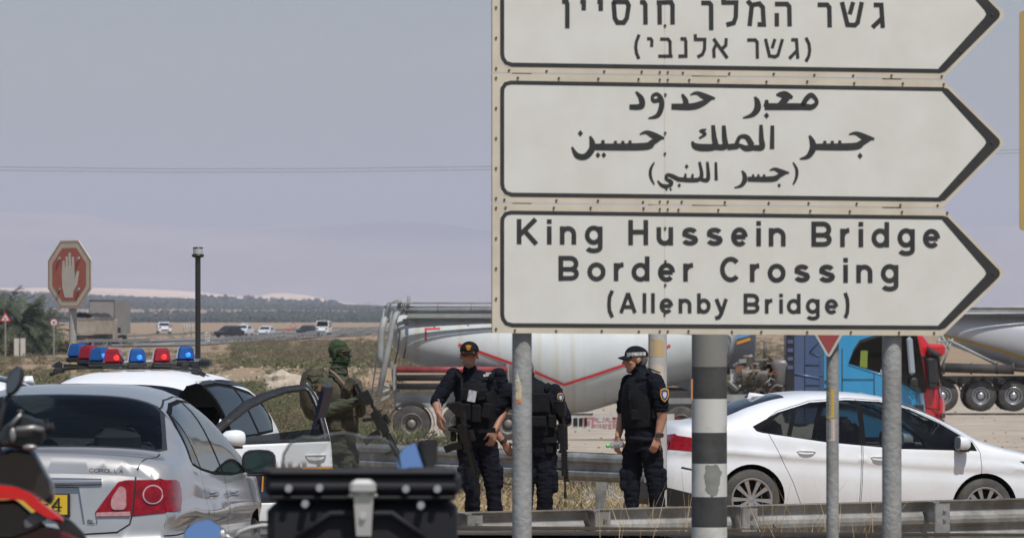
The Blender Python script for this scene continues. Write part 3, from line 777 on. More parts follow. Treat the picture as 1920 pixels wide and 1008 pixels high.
    for y in np.linspace(-.45,.45,15):
        e=.020*(1-.35*abs(y/.45)**4); rings.append([at(y,.955+e,.004),at(y,.959+e*.4,.022),at(y,.955-e*.6,.022),at(y,.955-e,.002)])
    g.loft(rings); g.build('chrome_bar',[chrome],root)
    p=MB(); p.box(at(0,.825,.006)+Vector((0,0,0)),(.012,.55,.135),bev=.004); p2=p.build('plate_holder',[plast],root)
    q=MB(); q.box(at(0,.827,.016),(.006,.52,.11)); q.build('number_plate',[plate_y],root)
    # figures of the plate (only the last one shows)
    t=MB(); 
    def stroke(mb,pts,w,y0,z0,s,off,flip=-1):
        for a,b in zip(pts,pts[1:]):
            A=Vector((a[0],a[1]));Bv=Vector((b[0],b[1]));dd=(Bv-A).normalized();nn=Vector((-dd.y,dd.x))*w/2
            A=A-dd*w*.3;Bv=Bv+dd*w*.3
            c=[A+nn,A-nn,Bv-nn,Bv+nn]; base=pos(0,z0)
            mb.add([Vector((base.x-off,y0+flip*k.x*s,z0+k.y*s)) for k in c],[(0,1,2,3)])
    four=[(.55,0),(.55,1),(0,.3),(.75,.3)]
    stroke(t,four,.13,-.175,.795,.072,.022); stroke(t,[(0,.9),(.5,.9),(.2,0)],.13,-.075,.795,.072,.022); stroke(t,[(0,.5),(.3,.5)],.13,-.13,.795,.072,.0225)
    t.build('plate_figures',[plast],root)
    GL={'C':[[(.9,.8),(.7,1),(.2,1),(0,.8),(0,.2),(.2,0),(.7,0),(.9,.2)]],'O':[[(0,.2),(0,.8),(.2,1),(.8,1),(1,.8),(1,.2),(.8,0),(.2,0),(0,.2)]],'R':[[(0,0),(0,1),(.8,1),(.9,.75),(.8,.5),(0,.5)],[(.4,.5),(.9,0)]],'L':[[(0,1),(0,0),(.8,0)]],'A':[[(0,0),(.45,1),(.9,0)],[(.2,.35),(.7,.35)]],
        'S':[[(.85,.9),(.1,1),(.05,.6),(.8,.45),(.8,.05),(0,.05)]],'I':[[(.2,0),(.2,1)]],'l':[[(.2,0),(.2,1)]]}
    b=MB()
    for k,ch in enumerate('COROLLA'):
        for st in GL[ch]:
            stroke(b,[(u*1.25,v) for u,v in st],.22,-.375-k*.028,1.012-.0009*k,.018,.0)
    bb=b
    # shift badges slightly proud of the curved boot lid
    bb.v=[(pos(v[1],v[2]).x-.006,v[1],v[2]) for v in bb.v]; bb.build('model_lettering',[mat('badge_grey',(.12,.12,.13),.3,.8)],root)
    b=MB()
    for k,ch in enumerate('SLI'): 
        for st in GL[ch]: stroke(b,st,.25,-.375-k*.024,.725,.020,.0)
    b.v=[(pos(v[1],v[2]).x-.006,v[1],v[2]) for v in b.v]; b.build('model_lettering',[bpy.data.materials['badge_grey']],root)
    for sg in (1,-1):
        fd=o.get(('front_door','doorf',sg)); rd=o.get(('rear_door','doorr',sg))
        door_handle(fd,car,.14,.815,sg,chrome); door_handle(rd,car,-.80,.84,sg,chrome)
        pp=car.P(1.05,car.q_side(1.05,.95),sg); mirror_mesh(root,1.0,pp.y-sg*.03,.99,sg,plast,mat_dimmirror)
        for x in (-1.30,1.30): make_wheel(root,x,sg*.78,.32,.20,'multi',.225,5,sg)
    d=MB(); d.box((1.1,0,.82),(.5,1.45,.22),bev=.06); d.box((-1.42,0,.975),(.5,1.25,.05),bev=.02); d.build('dashboard',[seatm],root)
    simple_seats(root,[.05,-.95],head=1.20); steering(root,.68,.37,.92)
    l=MB(); l.box((-1.28,-.02,1.05),(.02,.20,.10)); l.build('sun_visor_card',[mat('pale_card',(.45,.55,.52),.7)],root)
    return root
chromeL=mat('lamp_ring_pale',(.62,.42,.44),.2,.2)
glass_sil=glassmat('side_window_reflective',(.22,.25,.25),1.3)
glass_back=glassmat('green_rear_glass',(.55,.62,.60),.5)
# ---------------------------------------------------------------- police estate car with the light bar, facing the camera
navy=mat('navy_livery',(.012,.018,.045),.3,coat=.8)
orange=mat('orange_livery',(.62,.26,.01),.4,coat=.5)
whitepol=mat('white_police_paint',(.74,.77,.80),.5,0,(.68,.70,.72),3,.4,coat=.15)
def police_car(loc,rz):
    root=thing('police_car','white police estate car with a chevron light bar and an open door','police car',loc,rz)
    T=[(-2.22,1.0),(-2.18,1.12),(-2.1,1.28),(-1.95,1.47),(-1.7,1.60),(-1.2,1.67),(-.7,1.69),(-.2,1.675),(.1,1.63),(.34,1.57),(.45,1.53),(.8,1.39),(1.15,1.22),(1.38,1.12),(1.6,1.08),(2.0,1.0),(2.18,.9),(2.28,.75)]
    B=[(-2.22,.95),(-2.1,1.10),(-1.5,1.13),(-.5,1.11),(.4,1.09),(1.2,1.06),(1.7,.99),(2.1,.87),(2.28,.68)]
    Wd=[(-2.22,.74),(-2.18,.80),(-2.05,.86),(-1.5,.905),(0,.92),(1.4,.915),(1.9,.87),(2.1,.78),(2.28,.58)]
    car=Car(T,B,Wd,.24,.40,.03,lineZ=spl([(-2.3,.84),(0,.80),(2.2,.78)]))
    arches=[(-1.36,.35,.41),(1.36,.35,.41)]
    def S(p): return car.side(p,.05)
    winF=[(.02,1.115),(.02,1.545),(.2,1.53),(.4,1.477),(.62,1.398),(.82,1.303),(1.0,1.212),(1.15,1.125),(1.155,1.105)]
    winR=[(-.98,1.13),(-.92,1.53),(-.5,1.56),(-.08,1.55),(-.08,1.12)]
    winQ=[(-1.06,1.14),(-1.0,1.52),(-1.5,1.46),(-1.78,1.34),(-1.82,1.25),(-1.6,1.15)]
    doorF=[(-.03,.32),(-.03,1.59),(.21,1.565),(.42,1.51),(.64,1.43),(.85,1.33),(1.03,1.235),(1.20,1.13),(1.27,1.07),(1.34,.9),(1.30,.32)]
    doorR=[(-.04,.32),(-.04,1.60),(-.5,1.61),(-1.02,1.58),(-1.10,1.2),(-1.05,.95),(-.85,.6),(-.78,.32)]
    frame=[(-1.88,1.25),(-1.62,1.13),(-1,1.11),(1.20,1.09),(1.03,1.20),(.84,1.305),(.63,1.405),(.4,1.485),(.2,1.54),(-.1,1.57),(-.5,1.585),(-1.0,1.56),(-1.5,1.50),(-1.85,1.37)]
    stripe=[(-2.23,.88),(2.2,.84),(2.2,.815),(-2.23,.85)]; band=[(-2.23,.85),(2.2,.815),(2.2,.55),(-2.23,.55)]
    regsO=[('opening',S(doorF),(1,))]
    regs=regsO+[('glassq',S(winQ),None),('glassr',S(winR),None),('glassf',S(winF),None),('trim',S(frame),None),('stripe',S(stripe),None),('band',S(band),None),
      ('gap',S(rib(doorR+doorR[:1],.008)),None),('gap',S(rib(doorF+doorF[:1],.008)),(-1,)),
      ('wind',car.top([(1.42,0),(1.33,.68),(1.0,.66),(.36,.58),(.34,0)]),None),
      ('rail',car.top([(.30,.585),(.30,.645),(-1.7,.645),(-1.7,.585)]),None),
      ('head',S([(2.29,.66),(2.29,.76),(2.0,.90),(1.75,.92),(1.9,.82),(2.1,.72)]),None),('tail',S([(-2.23,.88),(-2.23,1.03),(-1.95,1.0),(-1.9,.92)]),None)]
    km={'glassq':('window',glass_dark,0,True),'glassr':('window',glass_dark,0,True),'glassf':('window',glass_car,0,True),'wind':('windscreen',glass_car,0,True),'trim':('window_trim',trimm,-.002,True),
     'stripe':('livery',orange,.0005,False),'band':('livery',navy,.0005,False),'gap':('panel_gap',gapm,-.003,False),'rail':('roof_rail',plast,.006,False),'head':('headlight',mat_head,.002,True),'tail':('tail_light',redlens,.002,True)}
    o=add_car(root,car,whitepol,regs,arches,km,glass_car,skip=(('opening',1),))
    arch_liner(root,car,arches,.8)
    cap_end(root,car,car.x0,-1,[],whitepol,km,.05); cap_end(root,car,car.x1,1,[('g',[(-.4,.45),(.4,.45),(.5,.72),(-.5,.72)])],whitepol,{'g':('grille',plast,0,False)},.1)
    # open front left door, swung about its hinge
    vs,res=car.panelize([('hole',resamp(S(winF),.02)),('fr',S([(-.025,1.09),(-.025,1.588),(.21,1.562),(.42,1.507),(.64,1.427),(.85,1.327),(1.03,1.232),(1.20,1.127),(1.265,1.072),(1.27,1.06)])),('stripe',S(stripe)),('band',S(band)),],arches,1,(-.03,1.33))
    hinge=Vector((1.31,.90,0)); ang=R(-41)
    TM=Matrix.Translation(hinge)@Matrix.Rotation(ang,4,'Z')@Matrix.Translation(-hinge)
    prt=[]; ms=[whitepol,plast,orange,navy]
    dp=S(doorF)
    for key,faces in res.items():
        faces=[f for f in faces if inpoly((sum(vs[i][0] for i in f)/3,sum(vs[i][1] for i in f)/3),dp)]
        if key=='hole' or not faces: continue
        V_,F_,N_=car.emit(vs,faces,1,0); prt.append((V_,F_,N_,{'body':0,'fr':1,'stripe':2,'band':3}[key]))
    dr=build_n('open_front_door',prt,ms,root,'open front door with orange and navy stripes',T=TM,solid=.028)
    V_,F_,N_=car.emit(vs,[f for f in res['hole']],1,-.02)
    low=[]  # the pane is wound mostly down : a strip stays above the sill
    for f in F_:
        if all(V_[i].z<1.15+.10*max(0,min(1,(.7-V_[i].x)/.6)) for i in f): low.append(f)
    if low: build_n('window',[(V_,low,N_,0)],[glass_dark],dr,T=TM)
    # B-pillar edge trim (dark blue-black), mirror, handle of the door
    b=MB(); b.box((-.0,.80,1.35),(.085,.05,.50),Euler((R(-20),0,0)))
    b.v=[tuple(TM@Vector(p)) for p in b.v]; b.build('window_post',[mat('blue_black_trim',(.015,.02,.045),.25,coat=.8)],dr)
    before=set(bpy.data.objects)
    door_handle(dr,car,.14,.965,1,whitepol); mirror_mesh(dr,1.0,.88,1.13,1,whitepol)
    for ob in set(bpy.data.objects)-before: ob.data.transform(TM)
    # the word on the door
    GLP={'P':[[(0,0),(0,1),(.6,1),(.7,.75),(.6,.5),(0,.5)]],'O':[[(0,.1),(0,.9),(.7,.9),(.7,.1),(0,.1)]],'L':[[(0,1),(0,0),(.6,0)]],'I':[[(.2,0),(.2,1)]],'C':[[(.7,1),(0,1),(0,0),(.7,0)]],'E':[[(.6,1),(0,1),(0,0),(.6,0)],[(0,.5),(.5,.5)]]}
    t=MB(); x=1.22
    for ch in 'POLICE':
        for st in GLP[ch]:
            for a,c in zip(st,st[1:]):
                A=Vector(a);C_=Vector(c);dd=(C_-A).normalized();nn=Vector((-dd.y,dd.x))*.08; A-=dd*.08;C_+=dd*.08
                pts=[]
                for k in (A+nn,A-nn,C_-nn,C_+nn):
                    X=x-k.x*.11; Z=.66+k.y*.12; pts.append(TM@(car.P(X,car.q_side(X,Z),1)+Vector((0,.004,0))))
                t.add(pts,[(0,1,2,3)])
        x-=.17 if ch!='I' else .09
    t.build('door_lettering',[orange],dr)
    for sg in (-1,):
        mirror_mesh(root,1.06,sg*.89,1.06,sg,whitepol)
    for sg in (1,-1):
        for x in (-1.36,1.36): make_wheel(root,x,sg*.80,.35,.22,'multi',.245,5,sg)
    d=MB(); d.box((1.05,0,.90),(.5,1.5,.22),bev=.06); d.build('dashboard',[seatm],root)
    simple_seats(root,[0,-.95],z0=.55,head=1.33); steering(root,.62,.37,1.0)
    # roof bars and the chevron light bar
    rb=MB(); rb.tube([(.05,-.70,1.64),(.05,-.55,1.70),(.05,-.3,1.715),(.05,.3,1.715),(.05,.55,1.70),(.05,.70,1.64)],.018,8); 
    for y in (-.62,.62): rb.box((.05,y,1.68),(.16,.07,.05),bev=.015); rb.box((.05,y,1.72),(.06,.05,.07))
    lb=rb.build('light_bar',[plast],root)
    bl=mat('blue_lens',(.008,.06,.22),.12,0,(.01,.09,.30),12,.6,coat=1); rl=mat('dark_red_lens',(.26,.006,.012),.12,0,(.16,.003,.006),12,.6,coat=1)
    bon=mat('blue_lamp_lit',(.02,.15,.9),.2,emit=(.02,.18,1),estr=1.6); ron=mat('red_lamp_lit',(.9,.02,.02),.2,emit=(1,.02,.01),estr=1.6)
    spots=[(-.50,-.16,0,.05),(-.36,-.01,1,.032),(-.225,.12,0,.015),(-.07,.26,1,0),(.115,.17,0,.004),(.305,.05,1,.008),(.485,-.10,0,.024)]
    for i,(y,x,isr,dz) in enumerate(spots):
        z=1.728+dz
        yaw=(-.35 if y<-.1 else (.0 if abs(y)<.1 else .35))
        h=MB(); h.box((x,y,z-.0),(.17,.165,.045),Euler((0,0,yaw)),bev=.012); hh=h.build('lamp_base',[plast],lb)
        h=MB(); h.box((x,y,z+.085),(.165,.158,.135),Euler((0,0,yaw)),taper=.80,bev=.022)
        for k in range(7): 
            pass
        h.build('red_lamp' if isr else 'blue_lamp',[rl if isr else bl],hh if False else lb)
        g=MB(); g.ell((x+.078,y+.045,z+.072),(.012,.026,.024),nu=10,nv=6); g.build('flasher',[ron if isr else bon],lb)
    ar=MB(); ar.tube([(-.13,-.62,1.722),(.26,-.02,1.722),(-.13,.62,1.722)],.016,8); ar.tube([(-.16,-.60,1.77),(-.1,.0,1.77),(-.16,.62,1.78)],.012,6,1)
    ar.box((-.12,.66,1.745),(.12,.10,.08),bev=.02); ar.box((.02,.52,1.72),(.1,.08,.07),bev=.02); ar.tube([(.05,-.62,1.70),(-.1,-.72,1.72),(-.13,-.66,1.76)],.012,6)
    ar.build('bar_frame',[plast,chrome],lb)
    lb.location=(-.55,-.13,.035); lb.scale=(1,.95,1)
    root.scale=(1,1,.905)
    return root
# ---------------------------------------------------------------- place the cars
SP=W(1581,990,60.5)
s1.location=(SP.x,60.8,-.37); s1.rotation_euler=(R(0.0),R(2.5),R(15.5))
silver_car((-2.575,34.3,0.0),R(90-4.5))
_pc=police_car((0,0,0),R(-90-10)); 
_px=W(172,0,46).x; _pc.location=(_px+1.31*math.sin(R(10)),46+1.0,-.10)
# ---------------------------------------------------------------- lorries
tankp=mat('grey_white_tank_paint',(.50,.53,.54),.6,0,(.42,.44,.44),.8,.8,.04,3,detail=8)
def streaks(m,col,sx=2.2,lo=.58,hi=.70,amt=.7):
    n=m.node_tree; b=n.nodes['Principled BSDF']; l=b.inputs['Base Color'].links[0]; src=l.from_socket; tc=n.nodes.new('ShaderNodeTexCoord'); mp=n.nodes.new('ShaderNodeMapping'); mp.inputs['Scale'].default_value=(sx,.3,.10)
    no=n.nodes.new('ShaderNodeTexNoise'); no.inputs['Scale'].default_value=1.5; no.inputs['Detail'].default_value=5; n.links.new(tc.outputs['Object'],mp.inputs[0]); n.links.new(mp.outputs[0],no.inputs['Vector'])
    mr=n.nodes.new('ShaderNodeMapRange'); mr.inputs['From Min'].default_value=lo; mr.inputs['From Max'].default_value=hi; mr.inputs['To Max'].default_value=amt; n.links.new(no.outputs['Fac'],mr.inputs['Value'])
    mx=n.nodes.new('ShaderNodeMix'); mx.data_type='RGBA'; n.links.new(mr.outputs[0],mx.inputs['Factor']); n.links.new(src,mx.inputs['A']); mx.inputs['B'].default_value=(*col,1); n.links.new(mx.outputs['Result'],b.inputs['Base Color'])
streaks(tankp,(.40,.36,.26),3.0,.54,.68,.55)
tankp2=mat('grey_tank_steel',(.46,.47,.50),.35,.15,(.40,.40,.42),1.2,.6,.04,3,coat=.2)
chas=mat('dirty_black_chassis',(.028,.027,.026),.75,0,(.07,.062,.052),2,.6)
chasg=mat('grey_chassis_paint',(.30,.32,.32),.6,0,(.20,.20,.19),2,.8)
redp=mat('worn_red_paint',(.33,.05,.055),.5,0,(.08,.03,.03),3,.9)
redtape=mat('red_reflective_tape',(.55,.02,.03),.4)
steel=mat('lorry_wheel_steel',(.24,.23,.22),.55,.5,(.14,.12,.10),9,.8)
def lorry_wheel(parent,x,y,r=.52,w=.30,side=-1,rimm=None,name='wheel'):
    o=MB(); o.cone((x,y-w*.3,r),(x,y+w*.3,r),r*.3,n=14); wh=o.build(name,[dark],parent)
    t=MB(); ri=r*.56
    pr=[(ri,-w/2),(r*.90,-w/2),(r*.975,-w*.42),(r,-w*.3)]
    for k in range(-2,3): pr+= [(r,w*.11*k-.012),(r*.975,w*.11*k-.006),(r*.975,w*.11*k+.006),(r,w*.11*k+.012)]
    pr+=[(r,w*.3),(r*.975,w*.42),(r*.90,w/2),(ri,w/2),(ri,-w/2)]
    t.lathe(pr,(x,y,r),(0,1,0),32); t.build('tyre',[tyrem],wh)
    m=MB(); s=side
    m.lathe([(ri,s*w*.5),(ri*.94,s*(w*.5+.012)),(ri*.90,s*w*.44),(ri*.80,s*w*.18),(ri*.45,s*w*.12),(ri*.42,s*w*.30),(ri*.28,s*w*.42),(0,s*w*.44)],(x,y,r),(0,1,0),28)
    m.build('rim',[rimm or steel],wh)
    n=MB()
    for k in range(10):
        a=2*PI*k/10; n.cone((x+math.cos(a)*ri*.55,y+s*w*.10,r+math.sin(a)*ri*.55),(x+math.cos(a)*ri*.55,y+s*w*.20,r+math.sin(a)*ri*.55),.018,n=6)
    n.build('wheel_nuts',[chas],wh); return wh
def fender(parent,x,y,r,m,w=.36,a0=-.1,a1=PI+.1):
    f=MB(); ra=r+.09; n=16; v=[]
    for k in range(n+1):
        t=a0+(a1-a0)*k/n; 
        for rr in (ra,ra+.02):
            for yy in (-w/2,w/2): v.append((x+math.cos(t)*rr,y+yy,r+math.sin(t)*rr))
    fs=[]
    for k in range(n):
        a=k*4;b=a+4; fs+=[(a,a+1,b+1,b),(a+2,b+2,b+3,a+3),(a,b,b+2,a+2),(a+1,a+3,b+3,b+1)]
    f.add(v,fs,0,True); return f.build('mudguard',[m],parent)
def tank_surface(fn,wd):
    """fn(x)->(zbot,ztop) ; returns ring(x,n), and side point (x,z,off) on the -y side"""
    def ring(x,n=40):
        zb,zt=fn(x); c=(zb+zt)/2; h=(zt-zb)/2; w=min(wd,h*1.0)
        return [(x,w*math.cos(2*PI*k/n),c+h*math.sin(2*PI*k/n)) for k in range(n)]
    def pt(x,z,off=.0):
        zb,zt=fn(x); c=(zb+zt)/2; h=(zt-zb)/2; w=min(wd,h)
        s=max(-1,min(1,(z-c)/h)); return Vector((x,-(w+off)*math.sqrt(max(0,1-s*s))-off*.2,z+off*s))
    return ring,pt
def stripe_on(mb,pt,pts,w,off=.012,mi=0):
    pts=resamp(pts,.15,False); v=[]
    for i,p in enumerate(pts):
        a=Vector(pts[min(i+1,len(pts)-1)])-Vector(pts[max(0,i-1)]); a.normalize(); n=Vector((-a.y,a.x))*w/2
        for s in (1,-1): v.append(pt(p[0]+n.x*s,p[1]+n.y*s,off))
    mb.add(v,[(2*i,2*i+1,2*i+3,2*i+2) for i in range(len(pts)-1)],mi,True)
# --- left silo tanker: local x along the lorry towards its cab, y away from the camera, z up; drawn at 157 m
D1=157.0; S1=F/D1; X0=(735-960)/S1
def L1(px,py): return ((px-735)/S1, -( py-828)/S1)   # picture -> local x,z of this trailer
t1=thing('tanker_lorry','pale grey silo tanker lorry with a red V shaped stripe','lorry',(X0,D1,H-(828-HY)/S1))
def z1(py): return L1(0,py)[1]
def x1(px): return L1(px,0)[0]
zt=z1(590)
bot=[(x1(738),z1(650)),(x1(744),z1(662)),(x1(760),z1(676)),(x1(830),z1(697)),(x1(950),z1(735)),(x1(1030),z1(766)),(x1(1060),z1(775)),(x1(1100),z1(772)),(x1(1180),z1(748)),(x1(1270),z1(718)),(x1(1345),z1(694)),(x1(1368),z1(682)),(x1(1378),z1(660))]
def fn1(x):
    e=min(1,max(0,(x-x1(736))/.30)); e2=min(1,max(0,(x1(1382)-x)/.45)); k=math.sqrt(max(.0,1-(1-e)**2))*math.sqrt(max(0,1-(1-e2)**2))
    zb=lerp(bot,x); c=(zb+zt)/2; return c-(c-zb)*(.55+.45*k), c+(zt-c)*(.62+.38*k)
ring1,pt1=tank_surface(fn1,1.22)
m=MB(); xs=list(np.linspace(x1(737),x1(760),8))+list(np.linspace(x1(770),x1(1350),60))+list(np.linspace(x1(1355),x1(1381),9))
m.loft([ring1(float(x)) for x in xs]); tb=m.build('tank',[tankp],t1)
m=MB(); stripe_on(m,pt1,[(x1(860),z1(645)),(x1(903),z1(660)),(x1(1000),z1(695)),(x1(1057),z1(720)),(x1(1113),z1(702)),(x1(1175),z1(681)),(x1(1255),z1(647))],.07)
stripe_on(m,pt1,[(x1(799),z1(638)),(x1(799),z1(617))],.05,.013); stripe_on(m,pt1,[(x1(797),z1(616)),(x1(826),z1(615.5))],.045,.014); m.build('red_stripe',[redtape],tb)
m=MB()
for px in (778,905,1070,1190,1310): # weld seams round the barrel
    x=x1(px); r=ring1(x,48); r2=ring1(x+.03,48)
    c=Vector((x,0,(fn1(x)[0]+fn1(x)[1])/2)); k=1.006
    m.loft([[c+(Vector(p)-c)*k for p in r],[Vector((c.x+.03,0,c.z))+(Vector(p)-Vector((c.x+.03,0,c.z)))*k for p in r2]],caps=False)
m.build('weld_seam',[tankp],tb)
# walkway, rails on top
m=MB(); m.box(((x1(765)+x1(1380))/2,-.55,z1(586)),(x1(1380)-x1(765),.35,.10)); m.box(((x1(765)+x1(1380))/2,-.95,z1(592)),(x1(1380)-x1(765),.05,.12)); m.build('walkway',[chasg],t1)
m=MB(); 
for zz in (z1(568),z1(575)): m.tube([(x1(745),-.85,zz),(x1(1385),-.85,zz)],.022,6)
for px in range(760,1390,62): m.tube([(x1(px),-.85,z1(586)),(x1(px),-.85,z1(568))],.018,5)
m.tube([(x1(752),-.62,z1(582)),(x1(1385),-.62,z1(577))],.07,8)
m.build('handrail',[chasg],t1)
m=MB() # dark strip standing in for the shade under the walkway
m.box(((x1(770)+x1(1380))/2,-1.0,z1(598)),(x1(1380)-x1(770),.03,.06)); m.build('walkway_shade_strip',[chas],t1)
# ladder and big pipes at the rear
m=MB(); a=(x1(722),-.9,z1(578)); b=(x1(697),-.9,z1(745))
for o in (0,.22): m.tube([(a[0]+o,a[1],a[2]),(b[0]+o,b[1],b[2])],.02,6)
for k in range(16): 
    t=(k+.5)/16; m.tube([(a[0]+(b[0]-a[0])*t,-.9,a[2]+(b[2]-a[2])*t),(a[0]+.22+(b[0]-a[0])*t,-.9,a[2]+(b[2]-a[2])*t)],.014,5)
m.tube([(a[0],-.9,a[2]),(a[0]+.1,-.9,a[2]+.15),(a[0]+.8,-.9,a[2]+.15)],.02,6)
m.build('ladder',[chasg],t1)
m=MB(); m.tube([(x1(752),-.7,z1(583)),(x1(744),-1.0,z1(590)),(x1(738),-1.05,z1(610)),(x1(722),-1.05,z1(690)),(x1(712),-1.05,z1(740))],.085,10)
m.tube([(x1(733),-.6,z1(597)),(x1(722),-.95,z1(600)),(x1(717),-1.0,z1(620)),(x1(714),-1.0,z1(665)),(x1(718),-1.0,z1(685))],.10,10)
m.tube([(x1(727),-.9,z1(600)),(x1(733),-1.0,z1(570)),(x1(744),-1.0,z1(563)),(x1(756),-1.0,z1(567)),(x1(760),-.9,z1(585))],.03,8)
m.tube([(x1(764),-.6,z1(590)),(x1(768),-.7,z1(555))],.05,8); m.tube([(x1(749),-.8,z1(590)),(x1(750),-.8,z1(561))],.05,8,0)
m.box((x1(763),-1.25,z1(602)),(.14,.1,.14),mi=1); m.box((x1(764),-1.25,z1(617)),(.10,.05,.32),mi=2)
m.tube([(x1(765),-1.28,z1(625)),(x1(762),-1.25,z1(655)),(x1(758),-1.2,z1(671))],.02,6,1)
m.tube([(x1(744),-1.24,z1(600)),(x1(751),-1.26,z1(625)),(x1(748),-1.22,z1(655)),(x1(742),-1.0,z1(680))],.018,6,1)
m.build('discharge_pipe',[chasg,chas,mat('blue_grey_box',(.10,.14,.20),.5)],t1)
# frame, long pipes, skirts, mudguards, wheels
m=MB(); m.box(((x1(742)+x1(1385))/2,0,z1(748)),(x1(1385)-x1(742),.9,.24)); m.box((x1(741),-.9,z1(722)),(.10,.12,1.35),Euler((0,-.10,0))); m.tube([(x1(703),-.9,z1(742)),(x1(740),-.9,z1(725))],.05,6); m.tube([(x1(712),-.9,z1(718)),(x1(742),-.9,z1(728))],.05,6)
m.box((x1(728),-.9,z1(742)),(.75,.06,.06),Euler((0,-.5,0)))
m.box((x1(846),-1.0,z1(748)),((x1(950)-x1(746)),.05,.42)); m.box((x1(1230),0,z1(700)),(x1(1380)-x1(1080),.3,.3),Euler((0,.32,0)))
m.box((x1(952),-1.08,z1(705)),(.08,.10,.70)); m.box((x1(742),-1.08,z1(706)),(.10,.14,.70)); m.build('chassis',[chasg],t1)
for py,mm in ((692,redp),(707,plast),(723,plast)):
    m=MB(); m.tube([(x1(745),-1.15,z1(py)),(x1(952),-1.15,z1(py))],.088,12); m.build('carried_pipe',[mm],t1)
for px in (773,863,953):
    lorry_wheel(t1,x1(px),-1.0,.52); fender(t1,x1(px),-1.0,.52,chas); lorry_wheel(t1,x1(px),1.0,.52)
for px in (1275,1352):
    lorry_wheel(t1,x1(px),-1.0,.50); lorry_wheel(t1,x1(px),1.0,.50)
m=MB(); m.box(((x1(1225)+x1(1500))/2,0,z1(765)),(x1(1500)-x1(1225),.9,.25)); m.box((x1(1218),0,z1(775)),(.1,2.3,.3)); 
m.box((x1(1310),-1.02,z1(738)),(x1(1378)-x1(1235),.05,.2)); m.build('tractor_frame',[chas],t1)
m=MB()
for k in range(9): m.cone((x1(1222+k*6),-1.1,z1(780)),(x1(1222+k*6),-1.12,z1(780)),.03,n=8)
m.cone((x1(1269),-1.18,z1(786)),(x1(1269),-1.22,z1(786)),.085,n=14,mi=1); m.build('rear_lamp',[steel,redlens],t1)
# light grey side guard / panel with lettering standing low under the V of the tank
whiteb=mat('pale_board',(.50,.50,.48),.6,0,(.38,.36,.34),3,.7); redink=mat('red_ink',(.38,.15,.15),.6)
m=MB(); bx0,bx1=x1(1068),x1(1262); zt_,zb_=z1(774),z1(803)
m.box(((bx0+bx1)/2,-1.25,(zt_+zb_)/2),(bx1-bx0,.05,zt_-zb_)); sb=m.build('side_guard_board',[whiteb],t1)
m=MB()
for px,w in ((1078,8),(1088,7),(1097,5)): m.box((x1(px),-1.28,z1(789)),(w/S1,.02,.22))
m.box((x1(1087),-1.275,z1(774)),(.7,.04,.03)); m.build('board_cutouts',[dark],sb)
G5={'A':"01110 10001 11111 10001 10001",'L':"10000 10000 10000 10000 11111",'J':"00111 00010 00010 10010 01100",'B':"11110 10001 11110 10001 11110",'O':"01110 10001 10001 10001 01110",'N':"10001 11001 10101 10011 10001",'I':"01110 00100 00100 00100 01110",'E':"11111 10000 11110 10000 11111",'R':"11110 10001 11110 10010 10001",'H':"10001 10001 11111 10001 10001",'2':"11110 00001 01110 10000 11111",'0':"01110 10001 10001 10001 01110",'3':"11110 00001 01110 00001 11110",' ':"00000 00000 00000 00000 00000"}
def pixtext(mb,s,x,z,h,y,w=None,mi=0,gap=1.2):
    px=h/5; pw=(w or h*.8)/5
    for ch in s:
        for r,row in enumerate(G5[ch].split()):
            c=0
            while c<5:
                if row[c]=='1':
                    e=c
                    while e<5 and row[e]=='1': e+=1
                    xa,xb=x+c*pw,x+e*pw; zb=z-(r+1)*px; zc=z-r*px
                    mb.add([(xa,y,zb),(xb,y,zb),(xb,y,zc+.001),(xa,y,zc+.001)],[(0,1,2,3)],mi); c=e
                else: c+=1
        x+=pw*5*gap
m=MB(); pixtext(m,'ALJALBONI',x1(1113),z1(781),.13,-1.282,.085); pixtext(m,'2023',x1(1111),z1(793),.09,-1.282,.07); pixtext(m,'JERH',x1(1131),z1(793),.13,-1.282,.10)
for px in (1102,1157):
    m.add([(x1(px)+a*.16,-1.282,z1(790)+b*.16) for a,b in((-1,.9),(1,.9),(1,.6),(-1,.6))],[(0,1,2,3)]); m.add([(x1(px)+a*.16,-1.283,z1(790)+b*.16) for a,b in((-.9,.5),(-.6,.5),(-.5,-.9),(-.8,-.9))],[(0,1,2,3)]); m.add([(x1(px)+a*.16,-1.284,z1(790)+b*.16) for a,b in((.9,.5),(.6,.5),(.5,-.9),(.8,-.9))],[(0,1,2,3)])
    m.add([(x1(px)+a*.16,-1.285,z1(790)+b*.16) for a,b in((-.3,.3),(.3,.3),(.3,-.5),(-.3,-.5))],[(0,1,2,3)])
m.build('board_lettering',[redink],sb)
